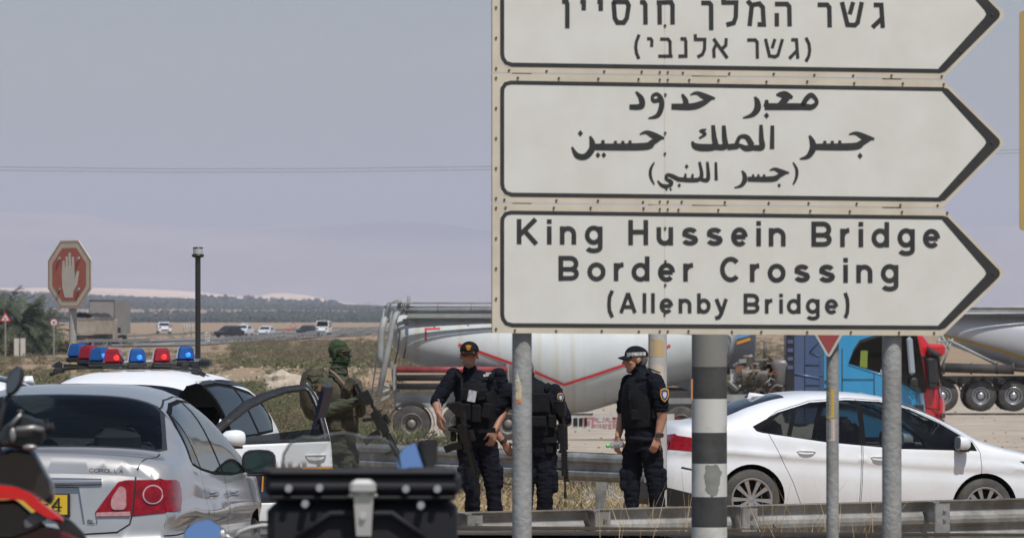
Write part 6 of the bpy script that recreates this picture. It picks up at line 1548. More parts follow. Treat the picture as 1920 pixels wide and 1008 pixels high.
def legs(hipL,kneeL,ankL,toeL,hipR,kneeR,ankR,toeR,tag,btag,f=1.0):
    pr=[]
    for h,k_,a,t in((hipL,kneeL,ankL,toeL),(hipR,kneeR,ankR,toeR)):
        h,k_,a,t=map(Vector,(h,k_,a,t)); pr+=[('cap',(h,h+(k_-h)*.5,.098*f,.088*f),tag),('cap',(h+(k_-h)*.5,k_,.088*f,.070*f),tag),('cap',(k_,k_+(a-k_)*.45,.070*f,.069*f),tag),('cap',(k_+(a-k_)*.45,a+Vector((0,0,.06)),.069*f,.062*f),tag)]
        pr+=[('cap',(a+Vector((0,0,.05)),a-Vector((0,0,.02)),.052,.045),btag),('cap',(a-Vector((0,0,.03)),t,.046,.038),btag)]
        pr+=[('box',((h+k_)/2+Vector((.085 if h.x>0 else -.085,0,-.06)),(.05,.15,.19),None),tag)]
    return pr
# ============ officer facing the camera, black cap, orange glasses
O=W(905,1022,DP); O.z=-.13
P1=thing('person','policeman facing us in a black cap with orange emblem and orange glasses','person',O)
j=lambda px,py,dy=0:J(px,py,dy,O,DP)
hd,PH,RH=head_prims(j(880,664,-.06),R(-4),R(4),0,1.0)
sl=j(850,704,.02); sr=j(934,703,.05)
pr=list(hd)+[('cap',(j(881,690,.0),j(884,706,.02),.060,.066),0)]
lat=(sr-sl).normalized()
rings=torso_rings([(j(892,836,.05),.155,.115),(j(893,812,.05),.168,.125),(j(893,790,.04),.165,.130),(j(893,760,.03),.180,.135),(j(892,730,.03),.198,.130),(j(892,714,.03),.195,.110),(j(889,702,.03),.130,.085),(j(886,694,.03),.075,.07)],lat)
pr.append(('loft',(rings,None),1))
pr+=[('cap',(sl,j(826,742,-.02),.072,.066),1),('cap',(j(838,722,-.0),j(820,752,-.03),.070,.063),1),('cap',(j(824,745,-.02),j(819,760,-.06),.045,.040),0),('cap',(j(819,758,-.06),j(823,775,-.22),.041,.029),0)]
pr+=hand_prims(j(823,774,-.22),j(824,800,-.24)-j(823,774,-.22),(-.8,-.5,0),0,1.0,.55,1)
pr+=[('cap',(sr,j(948,745,.08),.070,.064),1),('cap',(j(948,745,.08),j(952,756,.08),.064,.058),1),('cap',(j(951,758,.08),j(928,806,-.05),.040,.029),0)]+hand_prims(j(928,806,-.05),(-.25,-.1,-1),(0.4,-.8,0),0,1.0,.6,-1)
pr+=legs(j(876,838,.05),j(886,925,.0),j(886,1008,.05),j(880,1020,-.12),j(914,838,.05),j(926,925,.03),j(932,1008,.06),j(936,1020,-.12),1,2,1.0)
bd=person_body('body',P1,pr,[skin,uni,bootm],fold=.012,dead=(0,))
cp=cap_part(P1,PH,RH,1,vestm)
m=MB()
for a in np.linspace(-1,1,9): m.box(PH(a*.022,-.0935+.008*a*a,.085-.006*a*a),(.006,.004,.012))
for q in range(14): t=2*PI*q/14; m.box(PH(math.cos(t)*.011,-.097,.066+.010*math.sin(t)),(.006,.004,.006))
m.box(PH(0,-.0985,.066),(.008,.004,.012)); m.tube([PH(-.016,-.098,.050),PH(0,-.100,.046),PH(.016,-.098,.050)],.003,5); m.tube([PH(-.02,-.0965,.07),PH(-.014,-.099,.056)],.0025,5); m.tube([PH(.02,-.0965,.07),PH(.014,-.099,.056)],.0025,5)
m.build('cap_emblem',[orange],cp)
m=MB(); lens=[]
for s in(-1,1):
    ring=[PH(s*.034+.030*math.cos(t),-.096+.02*abs(math.cos(t)+s)*.25*1.0,.002+.019*math.sin(t)*(1 if math.sin(t)>0 else .9)) for t in np.linspace(0,2*PI,14,endpoint=False)]
    m.add(ring,[tuple(range(14))])
m.build('glasses',[mat('orange_mirror_lens',(.60,.12,.01),.12,.5,(.35,.03,.01),40,.8)],P1)
m=MB(); m.tube([PH(-.07,-.07,.012),PH(-.04,-.10,.020),PH(0,-.104,.020),PH(.04,-.10,.020),PH(.07,-.07,.012),PH(.076,0,.008)],.004,6); m.build('glasses_frame',[plast],P1)
m=MB(); m.ell(PH(0,-.062,-.088),(.040,.028,.022)); m.build('stubble',[mat('grey_stubble_skin',(.22,.15,.12),.8,0,(.16,.12,.10),60,.8)],P1)
def vest(root,spec,lat,mt,front=1,pouch=(),name='vest'):
    r=torso_rings(spec,lat,24); m=MB(); m.loft(r); v=m.build(name,mt,root)
    if pouch:
        for c,s_,rot in pouch: q=MB(); q.box(c,s_,rot,bev=min(s_)*.25); q.build('pouch',mt,v)
    return v
ve=vest(P1,[(j(893,800,.03),.180,.150),(j(893,780,.03),.186,.158),(j(893,750,.02),.190,.160),(j(892,722,.02),.165,.150),(j(891,716,.02),.150,.13)],lat,[vestm],pouch=[(j(872,772,-.17),(.10,.05,.15),None),(j(893,775,-.175),(.085,.05,.16),None),(j(913,770,-.17),(.09,.05,.14),Euler((0,.2,0))),(j(905,740,-.15),(.11,.045,.10),Euler((0,-.15,0))),(j(868,740,-.15),(.07,.045,.11),None),(j(916,748,-.155),(.05,.05,.12),Euler((0,-.25,0)))])
m=MB()
for a,b in(((866,716,-.12),(858,698,-.03)),((918,716,-.12),(924,698,-.02))): m.tube([j(*a),j((a[0]+b[0])/2,(a[1]+b[1])/2-2,-.12),j(*b)],.024,8)
m.box(j(893,806,-.13),(.34,.03,.045)); m.box(j(850,812,-.02),(.05,.16,.14),bev=.01); m.build('straps_and_belt',[vestm],ve)
m=MB(); m.box(j(885,742,-.185),(.072,.012,.10),Euler((0,.2,0))); m.build('badge_card',[mat('pale_badge',(.50,.50,.52),.5,0,(.22,.22,.30),40,.9)],ve)
m=MB(); m.box(j(912,703,-.10),(.055,.012,.02),Euler((0,-.1,0))); m.box(j(916,699,-.10),(.05,.012,.012)); m.build('breast_badge',[mat('silver_badge',(.5,.5,.52),.4),orange],ve)
m=MB(); m.cone(j(822,748,-.35),j(826,768,-.33),.006,n=8); pen=m.build('pen',[mat('pen_grey',(.4,.4,.42),.4)],None); pen.location=O; setp(pen,'small grey pen held in the raised hand of the policeman facing us','pen')
g1=thing('rifle','black carbine hanging muzzle down across the policeman who faces us','rifle',O)
rifle_parts(g1,frame_M(j(862,815,-.26),j(880,895,-.16)-j(862,815,-.26),(.85,-.3,0)),True)
m=MB(); m.tube([j(861,760,-.22),j(866,740,-.22),j(866,710,-.15)],.012,6); m.tube([j(868,770,-.24),j(873,800,-.26),j(875,825,-.25)],.018,6); m.build('sling',[vestm],g1)
# ============ officer with his back to us, behind the post
O=W(1005,1020,DP); O.z=-.13
P2_=thing('person','policeman with his back to us standing half behind the left sign post','person',O)
j=lambda px,py,dy=0:J(px,py,dy,O,DP)
hd,PH,RH=head_prims(j(985,694,-.10 +.25),R(176),R(-28),0,1.0)
sl=j(952,732,.02); sr=j(1040,735,.02); lat=(sr-sl).normalized()
pr=list(hd)+[('cap',(j(988,705,.10),j(994,722,.04),.060,.066),0)]
rings=torso_rings([(j(1006,850,.02),.170,.125),(j(1005,828,.0),.178,.135),(j(1003,800,-.01),.178,.138),(j(1000,770,-.02),.190,.140),(j(998,745,.0),.205,.130),(j(997,728,.02),.185,.11),(j(994,718,.04),.12,.085),(j(992,710,.06),.075,.07)],lat); pr.append(('loft',(rings,None),1))
pr+=[('cap',(sl,j(924,775,.02),.074,.070),1),('cap',(j(930,765,.02),j(919,786,.02),.072,.068),1),('cap',(j(920,782,.02),j(918,795,.0),.050,.047),0),('cap',(j(918,795,.0),j(944,828,.02),.047,.030),0)]+hand_prims(j(944,828,.02),(.6,.1,-1),(-.3,-.9,0),0,1.0,.5,1)
pr+=[('cap',(sr,j(1054,775,.0),.074,.068),1),('cap',(j(1050,765,.0),j(1058,784,.02),.070,.066),1),('cap',(j(1058,786,.03),j(1064,790,.06),.044,.043),0),('cap',(j(1064,790,.06),j(1048,800,.28),.043,.030),0)]+hand_prims(j(1048,800,.28),(-.9,.4,0),(0,0,1),0,1.0,.6,-1)
pr+=legs(j(986,850,.0),j(984,930,-.03),j(982,1008,.05),j(978,1018,.20),j(1024,850,.0),j(1022,930,-.03),j(1018,1008,.05),j(1022,1018,.20),1,2,1.06)
bd=person_body('body',P2_,pr,[skin2,uni,bootm],fold=.012,dead=(0,))
m=MB(); m.ell(PH(0,.015,.03),(.078,.096,.085),RH.to_euler()); m.build('hair',[greyh],P2_)
ve=vest(P2_,[(j(1004,812,-.01),.186,.155),(j(1003,790,-.02),.192,.162),(j(1000,760,-.03),.197,.165),(j(998,736,-.02),.175,.15),(j(997,724,.0),.15,.12)],lat,[vestm],pouch=[(j(1003,755,-.19),(.26,.04,.17),None),(j(1003,790,-.19),(.20,.045,.10),None),(j(970,792,-.16),(.08,.05,.12),None),(j(1035,790,-.15),(.07,.05,.12),None)])
m=MB()
for a,b in(((972,735,-.13),(966,722,-.05)),((1024,735,-.13),(1028,722,-.05))): m.tube([j(*a),j((a[0]+b[0])/2,(a[1]+b[1])/2-3,-.12),j(*b)],.026,8)
m.box(j(1005,824,-.12),(.37,.04,.05)); m.box(j(1040,815,-.04),(.09,.12,.10),bev=.02); m.box(j(1030,835,-.10),(.07,.05,.14),bev=.01)
m.build('straps_and_belt',[vestm],ve)
m=MB(); m.cone(j(942,824,.02),j(946,829,.02),.036,n=16); m.build('wrist_watch',[plast],P2_)
def shoulder_patch(root,c,nrm,k=1.0,up=(0,0,1)):
    M=frame_M(c,Vector(nrm).cross(Vector(up)) if False else Vector(up).cross(Vector(nrm)),up); sh=[(-.030,.04),(0,.05),(.030,.04),(.033,0),(.022,-.030),(0,-.05),(-.022,-.030),(-.033,0)]
    m=MB(); m.add([M@Vector((a*k,0,b*k)) for a,b in sh],[tuple(range(8))],0); yo=-.002
    for dy,kk,mi in ((-.002,.78,1),(-.004,.45,2)): m.add([M@Vector((a*k*kk,dy,b*k*kk)) for a,b in sh],[tuple(range(8))],mi)
    m.v=m.v; return m.build('shoulder_patch',[mat('gold_patch_edge',(.55,.28,.05),.7),mat('navy_patch',(.03,.05,.12),.7),mat('pale_patch_mark',(.5,.52,.6),.7)],root)
shoulder_patch(P2_,j(1051,745,-.052),(.35,-1,.1),.9)
g2=thing('rifle','black carbine hanging at the right hip of the policeman with his back to us','rifle',O)
rifle_parts(g2,frame_M(j(1047,815,-.10),j(1049,900,-.07)-j(1047,815,-.10),(.9,-.5,0)),False)
m=MB(); m.tube([j(1042,790,-.10),j(1036,760,-.16),j(1028,735,-.14)],.012,6); m.build('sling',[vestm],g2)
# ============ officer in profile with POLICE cap
O=W(1205,1026,DP-.3); O.z=-.13; DQ=DP-.3
P3_=thing('person','policeman in profile looking left in a dark cap lettered POLICE','person',O)
j=lambda px,py,dy=0:J(px,py,dy,O,DQ)
hd,PH,RH=head_prims(j(1191,673,0),R(-78),R(2),0,1.02)
sl=j(1182,712,.18); sr=j(1222,706,-.14); lat=(sr-sl).normalized()
pr=list(hd)+[('cap',(j(1198,688,.0),j(1203,706,.0),.062,.070),0)]
rings=torso_rings([(j(1204,846,.0),.155,.125),(j(1203,820,.0),.165,.135),(j(1203,795,.0),.165,.140),(j(1203,760,.0),.180,.145),(j(1203,730,.0),.195,.138),(j(1204,712,.0),.185,.115),(j(1205,700,.0),.12,.085),(j(1204,694,.0),.075,.07)],lat); pr.append(('loft',(rings,None),1))
pr+=[('cap',(j(1228,714,-.17),j(1240,745,-.19),.074,.070),1),('cap',(j(1238,740,-.19),j(1240,762,-.19),.070,.066),1),('cap',(j(1240,765,-.19),j(1241,784,-.18),.049,.047),0),('cap',(j(1241,784,-.18),j(1234,818,-.20),.046,.030),0)]+hand_prims(j(1233,819,-.20),(-.30,-.2,-1),(.3,-.9,0),0,1.0,.9,1)
pr+=[('cap',(j(1180,716,.18),j(1170,755,.18),.070,.066),1),('cap',(j(1170,752,.18),j(1169,768,.16),.064,.062),1),('cap',(j(1168,770,.16),j(1166,788,.14),.045,.044),0),('cap',(j(1166,788,.14),j(1159,817,.05),.043,.029),0)]+hand_prims(j(1159,817,.05),(-.15,-.2,-1),(-.6,-.6,0),0,1.0,.6,1)
pr+=legs(j(1187,846,.06),j(1184,925,.02),j(1183,1012,.06),j(1172,1022,-.04),j(1222,846,-.06),j(1231,925,-.08),j(1238,1012,-.04),j(1228,1022,-.15),1,2,1.0)
bd=person_body('body',P3_,pr,[skin2,uni,bootm],fold=.012,dead=(0,))
m=MB(); m.loft([[PH(.080*math.cos(t)*r,.014+.097*math.sin(t)*r,z) for t in np.linspace(R(20),R(160),12)]+[PH(.070*math.cos(t)*r,.014+.087*math.sin(t)*r,z) for t in np.linspace(R(160),R(20),12)] for r,z in ((.80,-.052),(.97,-.02),(1.0,.02),(.99,.045))]); m.build('hair',[greyh],P3_)
cp=cap_part(P3_,PH,RH,1,uni)
m=MB(); v=[]
for i in range(11):
    t=R(196+ i*7.6) ; 
    for z in (.030,.058): v.append(PH(.0875*math.cos(t)*1.0*-1 if False else .088*math.cos(R(-8-i*0)+0) if False else 0,0,z)) 
# reflective word band round the near side of the cap
m=MB(); v=[]; bandp=lambda t,z,k=1.0:PH(.0885*k*math.cos(t),.012+.1075*k*math.sin(t),z)
sidev=1 if (PH(.09,0,0)-PH(0,0,0)).y<0 else -1
ts=[R(q) for q in np.linspace(-62,38,14)]; ts=[t if sidev>0 else PI-t for t in ts]
for t in ts: v+=[bandp(t,.030),bandp(t,.060)]
m.add(v,[(2*i,2*i+1,2*i+3,2*i+2) for i in range(13)],0,True); m.build('cap_band',[mat('reflective_white',(.55,.55,.55),.4)],cp)
GLP={'P':[[(0,0),(0,1),(.7,1),(.7,.5),(0,.5)]],'O':[[(0,.0),(0,1),(.7,1),(.7,0),(0,.0)]],'L':[[(0,1),(0,0),(.6,0)]],'I':[[(.2,0),(.2,1)]],'C':[[(.7,1),(0,1),(0,0),(.7,0)]],'E':[[(.6,1),(0,1),(0,0),(.6,0)],[(0,.5),(.5,.5)]]}
m=MB(); u0=.06
for ch in 'POLICE':
    for s_ in GLP[ch]:
        for a,b in zip(s_,s_[1:]):
            A=Vector(a);B_=Vector(b);dd=(B_-A).normalized();nn=Vector((-dd.y,dd.x))*.07; pts=[]
            for k in (A+nn-dd*.1,A-nn-dd*.1,B_-nn+dd*.1,B_+nn+dd*.1):
                f=u0+k.x*.115; t=R(-62+100*f); t=t if sidev>0 else PI-t; pts.append(bandp(t,.036+k.y*.018,1.02))
            m.add(pts,[(0,1,2,3)])
    u0+=.155 if ch!='I' else .10
m.build('cap_lettering',[inkm],cp)
ve=vest(P3_,[(j(1203,802,.0),.182,.158),(j(1203,780,.0),.190,.168),(j(1202,750,-.0),.192,.170),(j(1203,722,.0),.165,.155),(j(1205,712,.0),.14,.12)],lat,[vestm],pouch=[(j(1180,765,-.05),(.06,.20,.14),Euler((0,0,.3))),(j(1195,778,-.16),(.12,.05,.10),None),(j(1192,735,-.12),(.14,.05,.16),Euler((0,.05,0))),(j(1228,775,-.18),(.06,.05,.10),None)])
m=MB()
for a,b in(((1196,716,-.14),(1212,700,-.10)),((1222,770,-.16),(1238,765,-.05))): m.tube([j(*a),j(*b)],.028,8)
m.tube([j(1180,822,-.12),j(1205,824,-.16),j(1230,824,-.12)],.026,8); m.build('straps_and_belt',[vestm],ve)
m=MB(); m.cone(j(1238,811,-.20),j(1236,818,-.20),.037,n=16); m.box(j(1233,815,-.235),(.04,.015,.035),Euler((0,.2,0)),bev=.005); m.build('wrist_watch',[plast],P3_)
shoulder_patch(P3_,j(1247,740,-.268)+Vector((-.004,0,0)),(.35,-1,.06),1.25)
m=MB(); m.box(j(1226,694,-.16),(.12,.05,.012),Euler((0,.35,0))); m.build('epaulette',[vestm],P3_)
m=MB(); e=PH(.040*sidev,-.078,.004); m.ell(e,.010,nu=8,nv=6); m.build('eye',[white_eye],P3_); m=MB(); m.ell(PH(.040*sidev,-.084,.004),.006,nu=8,nv=6); m.build('iris',[plast],P3_); m=MB(); m.tube([PH(.022*sidev,-.090,.022),PH(.045*sidev,-.082,.025),PH(.060*sidev,-.066,.018)],.004,5); m.build('eyebrow',[greyh],P3_)
bt=thing('water_bottle','small clear bottle with a green cap in the hand of the policeman in profile','bottle',O)
M=frame_M(j(1157,833,-.03),(-1,-.25,-.12),(0,0,1))
m=MB(); m.lathe([(0,-.05),(.028,-.05),(.030,-.04),(.028,-.01),(.030,.02),(.028,.05),(.012,.07),(.012,.08)],n=16); m.v=[tuple(M@Matrix.Rotation(R(90),4,'Y')@Vector(p)) for p in m.v]; m.build('bottle_body',[glassmat('bottle_plastic',(.75,.78,.80),1.6,.25,(.6,.62,.65))],bt)
m=MB(); m.cone((0,0,.075),(0,0,.098),.016,n=12); m.v=[tuple(M@Matrix.Rotation(R(90),4,'Y')@Vector(p)) for p in m.v]; m.build('bottle_cap',[mat('green_cap',(.06,.55,.06),.4)],bt)
# ============ masked soldier
DC=52.0; O=W(632,1011,DC); O.z=-.13
P4_=thing('person','soldier in a green balaclava and olive uniform behind the open car door','person',O)
j=lambda px,py,dy=0:J(px,py,dy,O,DC)
hd,PH,RH=head_prims(j(637,661,0),R(62),R(0),0,1.08,nose=True)
sl=j(606,722,-.12); sr=j(664,722,.12); lat=(sr-sl).normalized()
pr=list(hd)+[('cap',(j(636,684,.0),j(634,706,.0),.075,.090),0),('ell',(j(635,700,.0),(.095,.095,.045),None),0)]
rings=torso_rings([(j(636,850,.0),.150,.125),(j(636,820,.0),.160,.135),(j(635,790,.0),.160,.14),(j(634,755,.0),.185,.15),(j(633,725,.0),.20,.145),(j(633,710,.0),.16,.11),(j(634,702,.0),.09,.08)],lat); pr.append(('loft',(rings,None),1))
pr+=[('cap',(sl,j(600,772,-.18),.080,.068),1),('cap',(j(600,774,-.18),j(668,752,-.22),.066,.046),1)]+hand_prims(j(668,752,-.22),(1,.0,.12),(.1,-.2,1),2,1.1,.9,-1)
pr+=[('cap',(sr,j(674,770,.05),.075,.064),1),('cap',(j(674,770,.05),j(678,752,-.12),.058,.044),1)]+hand_prims(j(676,752,-.14),(.5,-.5,.5),(.8,.2,0.3),2,1.1,.9,1)
pr+=legs(j(622,850,.0),j(620,930,.0),j(618,1000,.05),j(630,1008,-.05),j(652,850,.0),j(655,930,.0),j(656,1000,.05),j(668,1008,-.05),1,3,1.08)
bd=person_body('body',P4_,pr,[balm,olive,glovem,bootm],fold=.013,dead=(2,))
m=MB(); m.tube([PH(-.075,-.02,.010),PH(-.066,-.075,.012),PH(0,-.104,.012),PH(.066,-.075,.012),PH(.075,-.02,.010)],.007,6,0)
m.build('glasses_frame',[mat('dark_red_frame',(.10,.01,.012),.4)],P4_)
m=MB()
for s in(-1,1):
    ring=[PH(s*.036+.030*math.cos(t),-.100+.028*(abs(math.cos(t)+s)*.5),.004+.018*math.sin(t)) for t in np.linspace(0,2*PI,14,endpoint=False)]; m.add(ring,[tuple(range(14))])
m.build('glasses',[plast],P4_)
m=MB() # wrapped folds of the scarf
for z,rr in((-.045,.077),(-.085,.071),(-.125,.077)):
    m.tube([PH(rr*math.cos(t),.006+(rr+.012)*math.sin(t)*1.0-(.018 if math.sin(t)<0 else 0),z+.012*math.cos(t*1.0+z*40)) for t in np.linspace(0,2*PI,20,endpoint=False)],.004,6,closed=True)
m.build('scarf_folds',[balm],P4_)
ve=vest(P4_,[(j(636,812,.0),.180,.160),(j(635,785,.0),.187,.170),(j(634,750,.0),.198,.175),(j(633,722,.0),.185,.155),(j(633,712,.0),.15,.12)],lat,[camog],pouch=[(j(650,735,-.16),(.10,.07,.12),None),(j(668,765,-.05),(.07,.10,.16),None),(j(655,795,-.12),(.09,.06,.13),None),(j(630,795,-.17),(.10,.06,.12),None),(j(640,760,-.18),(.09,.05,.13),None)])
m=MB(); m.tube([j(618,694,-.08),j(630,703,-.16),j(648,724,-.20),(j(656,736,-.21))],.016,4); m.build('sling_strap',[mat('pinkish_strap',(.17,.12,.09),.9)],ve)
m=MB(); m.tube([j(606,700,-.08),j(618,725,-.19),j(610,770,-.19)],.024,6); m.tube([j(650,712,-.15),j(665,720,-.12),j(668,745,-.1)],.02,6); m.box(j(655,720,-.2),(.08,.06,.12),Euler((0,.5,0)),bev=.01); m.build('shoulder_strap',[camog],ve)
m=MB(); m.box(j(604,727,-.235),(.07,.012,.06),Euler((0,0,-.2))); m.build('arm_patch',[mat('brown_patch',(.20,.09,.035),.8)],P4_)
bp=thing('backpack','olive brown military backpack on the back of the masked soldier','backpack',O)
m=MB(); rings=[]
for px,py,w,h in((593,690,.07,.12),(589,700,.11,.16),(586,725,.125,.19),(587,760,.12,.19),(594,782,.10,.17),(600,790,.06,.12)):
    c=j(px,py,.02); rings.append([c+Vector((w*math.cos(t)*(1.0),h*math.sin(t),0)) for t in np.linspace(0,2*PI,18,endpoint=False)])
m.loft(rings); m.build('pack_body',[camog],bp)
for py,px,s_ in((712,578,(.06,.2,.14)),(755,579,(.07,.22,.17)),(738,588,(.16,.06,.12)),(775,592,(.14,.30,.05))): m=MB(); m.box(j(px,py,-.12 if s_[1]<.1 else .02),s_,bev=.02); m.build('pack_pocket',[camog],bp)
m=MB(); 
for py in(703,722,742,765): m.tube([j(577,py,-.14),j(588,py+2,-.19),j(600,py,-.17)],.008,5)
m.build('pack_strap',[mat('dark_olive_strap',(.03,.03,.018),.9)],bp)
g3=thing('rifle','black assault rifle held muzzle down by the masked soldier','rifle',O)
xd=(j(745,880,-.30)-j(700,790,-.30)); rifle_parts(g3,frame_M(j(703,792,-.30),xd,(.8,-.1,.35)),True)
m=MB(); m.tube([j(684,745,-.28),j(676,735,-.26),j(668,720,-.22)],.014,6); m.build('sling',[vestm],g3)
# ---------------------------------------------------------------- motorcycles in the foreground
rivm=mat('grey_rivet',(.42,.43,.44),.4,.4); latm=mat('pale_latch',(.62,.62,.60),.3,.5); boxm=mat('black_case_plastic',(.008,.008,.012),.75,0,(.014,.014,.018),4,.5)
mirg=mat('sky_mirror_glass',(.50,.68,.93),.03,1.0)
D=14.6; S_=F/D; O=W(680,1008,D); O.z=0
mc=thing('motorcycle','dark motorcycle in front with a riveted black top case and clear windscreen','motorcycle',O)
q=lambda px,py,dy=0:W(px,py,D+dy)-O
z=lambda py,d=D:H-(py-HY)*d/F
def rbx(nm,x0,x1_,y0,y1,d0,d1,m_,par,bev=.02):
    a=q(x0,y0,d0);b=q(x1_,y1,d0); m=MB(); m.box(((a.x+b.x)/2,(d0+d1)/2,(a.z+b.z)/2),(abs(b.x-a.x),d1-d0,abs(a.z-b.z)),bev=bev); return m.build(nm,m_,par)
case=rbx('top_case',500,856,935,1190,0,.34,[boxm],mc,.03)
lid=rbx('case_lid',496,862,884,934,-.012,.36,[boxm],mc,.018)
m=MB()
a=q(505,0);b=q(856,0)
for py,hh,dd in ((886,.012,-.022),(912,.018,-.024),(932,.012,-.018)): m.box(((a.x+b.x)/2,dd+.015,q(0,py).z),(b.x-a.x,.03,hh),bev=.005)
for px in (530,800): m.box((q(px,0).x,.02,q(0,884).z),(.11,.06,.022),bev=.008)
m.tube([q(555,1008,-.012),q(620,962,-.012),q(735,962,-.012),q(800,1008,-.012)],.008,6)
m.build('lid_rim',[boxm],lid)
m=MB()
for px,py in ((541,915),(599,914),(761,916),(820,916)): c=q(px,py,-.03); m.cone(c+Vector((0,.012,0)),c+Vector((0,-.008,0)),.0105,.009,n=16)
for px,py in ((572,944),(789,947)): c=q(px,py,-.022); m.cone(c+Vector((0,.012,0)),c+Vector((0,-.008,0)),.0105,.009,n=16)
m.build('rivet',[rivm],mc)
m=MB(); m.box((q(681,0).x,-.045,q(0,912).z),(.068,.03,.042),bev=.012); m.box((q(681,0).x,-.035,q(0,927).z),(.074,.02,.012),bev=.004); m.loft([[q(663,930,-.045),q(700,930,-.045),q(700,930,-.02),q(663,930,-.02)],[q(668,1004,-.04),q(696,1004,-.04),q(696,1004,-.02),q(668,1004,-.02)]],smooth=False); m.cone(q(680,967,-.05),q(680,967,-.035),.008,n=12); m.build('latch',[latm],mc)
# windscreen (clear, curved) beyond the case
wsm=glassmat('pale_sheen_windscreen',(.93,.94,.93),.30,.16,(.62,.62,.60))  # pale diffuse share stands in for the reflection on the clear screen
m=MB(); nx=16; rows_=[]
for j_,(py,hw,bul) in enumerate(((812,.062,.0),(818,.105,.0),(830,.140,.01),(850,.158,.02),(880,.165,.03),(940,.170,.03))):
    row=[]
    for i in range(nx+1):
        t=-1+2*i/nx; c=q(640,py,1.15); row.append((c.x+t*hw*1.0,c.y+.10*(1-t*t)-.0+ (880-py)*-.001,c.z-(.012*t*t if j_==0 else 0)))
    rows_.append(row)
m.loft(rows_,closed=False,caps=False); ws=m.build('windscreen',[wsm],mc)
m=MB(); m.tube([rows_[4][0],rows_[3][0],rows_[2][0],rows_[1][0],rows_[0][0]]+rows_[0][1:]+[rows_[1][-1],rows_[2][-1],rows_[3][-1],rows_[4][-1]],.0035,6); m.build('screen_edge',[glassmat('screen_edge_plastic',(.5,.52,.52),1.5,.3,(.35,.36,.35))],ws)
# right mirror, angled
def bmirror(par,Q,pts,d,back,stem,name='mirror'):
    m=MB(); P_=[Q(a,b,d) for a,b in pts]; Bk=[Q(a,b,d+.03) for a,b in back]; n=len(P_)
    m.add(P_+Bk,[tuple(range(n,2*n))]+[(i,(i+1)%n,n+(i+1)%n,n+i) for i in range(n)]); m.tube(stem,.007,6); o=m.build(name,[plast],par)
    c=sum(P_,Vector())/n; g=MB(); f=[c+(p-c)*.96+Vector((0,-.003,0)) for p in P_]; g.add(f,[tuple(range(n))]); g.build('mirror_glass',[mirg],o); return o
# tilted plates: they look up at the sky behind the camera
def skyglass(par,Q,pts,d,tilt,name,backm,depth=.035):
    c=sum((Q(a,b,d) for a,b in pts),Vector())/len(pts); front=[]
    for a,b in pts:
        p=Q(a,b,d); front.append(p+Vector((0,(p.z-c.z)*math.tan(tilt),0)))
    n=len(front); back=[p+Vector((.012,.035,-.01)) for p in front]; m=MB(); m.add(front+back,[tuple(range(n,2*n))]+[(i,(i+1)%n,n+(i+1)%n,n+i) for i in range(n)]); o=m.build(name,[backm],par)
    g=MB(); g.add([c+(p-c)*.97+Vector((0,-.003,.001)) for p in front],[tuple(range(n))]); g.build('mirror_glass',[mirg],o); return o
sk=skyglass(mc,q,roundpoly([(742,862),(758,838),(779,829),(797,884),(790,886),(760,887),(746,880)],3,3),1.15,R(14),'mirror',plast)
m=MB(); m.loft([[q(782,827,1.15),q(800,822,1.16),q(822,823,1.18),q(822,826,1.22),q(785,830,1.22)],[q(797,884,1.15),q(808,880,1.16),q(819,868,1.18),q(819,868,1.22),q(797,884,1.22)]]); m.tube([q(800,884,1.2),q(775,905,1.15),q(740,925,1.15),q(690,945,1.15)],.009,6); m.build('mirror_housing',[plast],mc)
# handlebar, body below the view, seat, wheels
m=MB(); m.tube([q(540,960,1.05),q(600,945,1.15),q(640,955,1.2),q(690,945,1.15),q(800,950,1.05)],.014,8); m.build('handlebar',[plast],mc)
m=MB(); m.loft([[Vector((x*w,y,zc+h*s)) for x,s in ((-1,0),(-.7,.8),(0,1),(.7,.8),(1,0),(.7,-.8),(0,-1),(-.7,-.8))] for y,w,zc,h in ((-.15,.06,.92,.05),(.2,.15,.88,.07),(.6,.16,.84,.10),(.9,.17,.92,.14),(1.2,.15,.95,.14),(1.35,.10,.92,.08))]); m.build('bodywork',[blackp],mc)
m=MB(); m.box((0,.5,.90),(.26,.7,.08),bev=.03); m.build('seat',[seatm],mc)
m=MB(); m.tube([(0,.15,.95),(0,.15,1.08)],.03,6); m.box((0,.15,1.02),(.25,.3,.03)); m.tube([(-.1,1.25,.9),(-.1,1.6,.3)],.025,8); m.tube([(.1,1.25,.9),(.1,1.6,.3)],.025,8); m.box((0,.8,.5),(.3,.5,.35),bev=.05); m.tube([(0,.6,.45),(0,.0,.3)],.04,6); m.build('frame',[plast],mc)
for y in (0.0,1.55):
    m=MB(); m.lathe([(.22,-.05),(.29,-.06),(.315,0),(.29,.06),(.22,.05),(.20,0),(.22,-.05)],(0,y,.315),(1,0,0),28); w_=m.build('wheel',[tyrem],mc)
    m=MB(); 
    for k in range(6): m.tube([(0,y,.315),(0,y+.21*math.cos(k*PI/3),.315+.21*math.sin(k*PI/3))],.012,5)
    m.cone((-.06,y,.315),(.06,y,.315),.04,n=12); m.build('spokes',[alloy],w_)
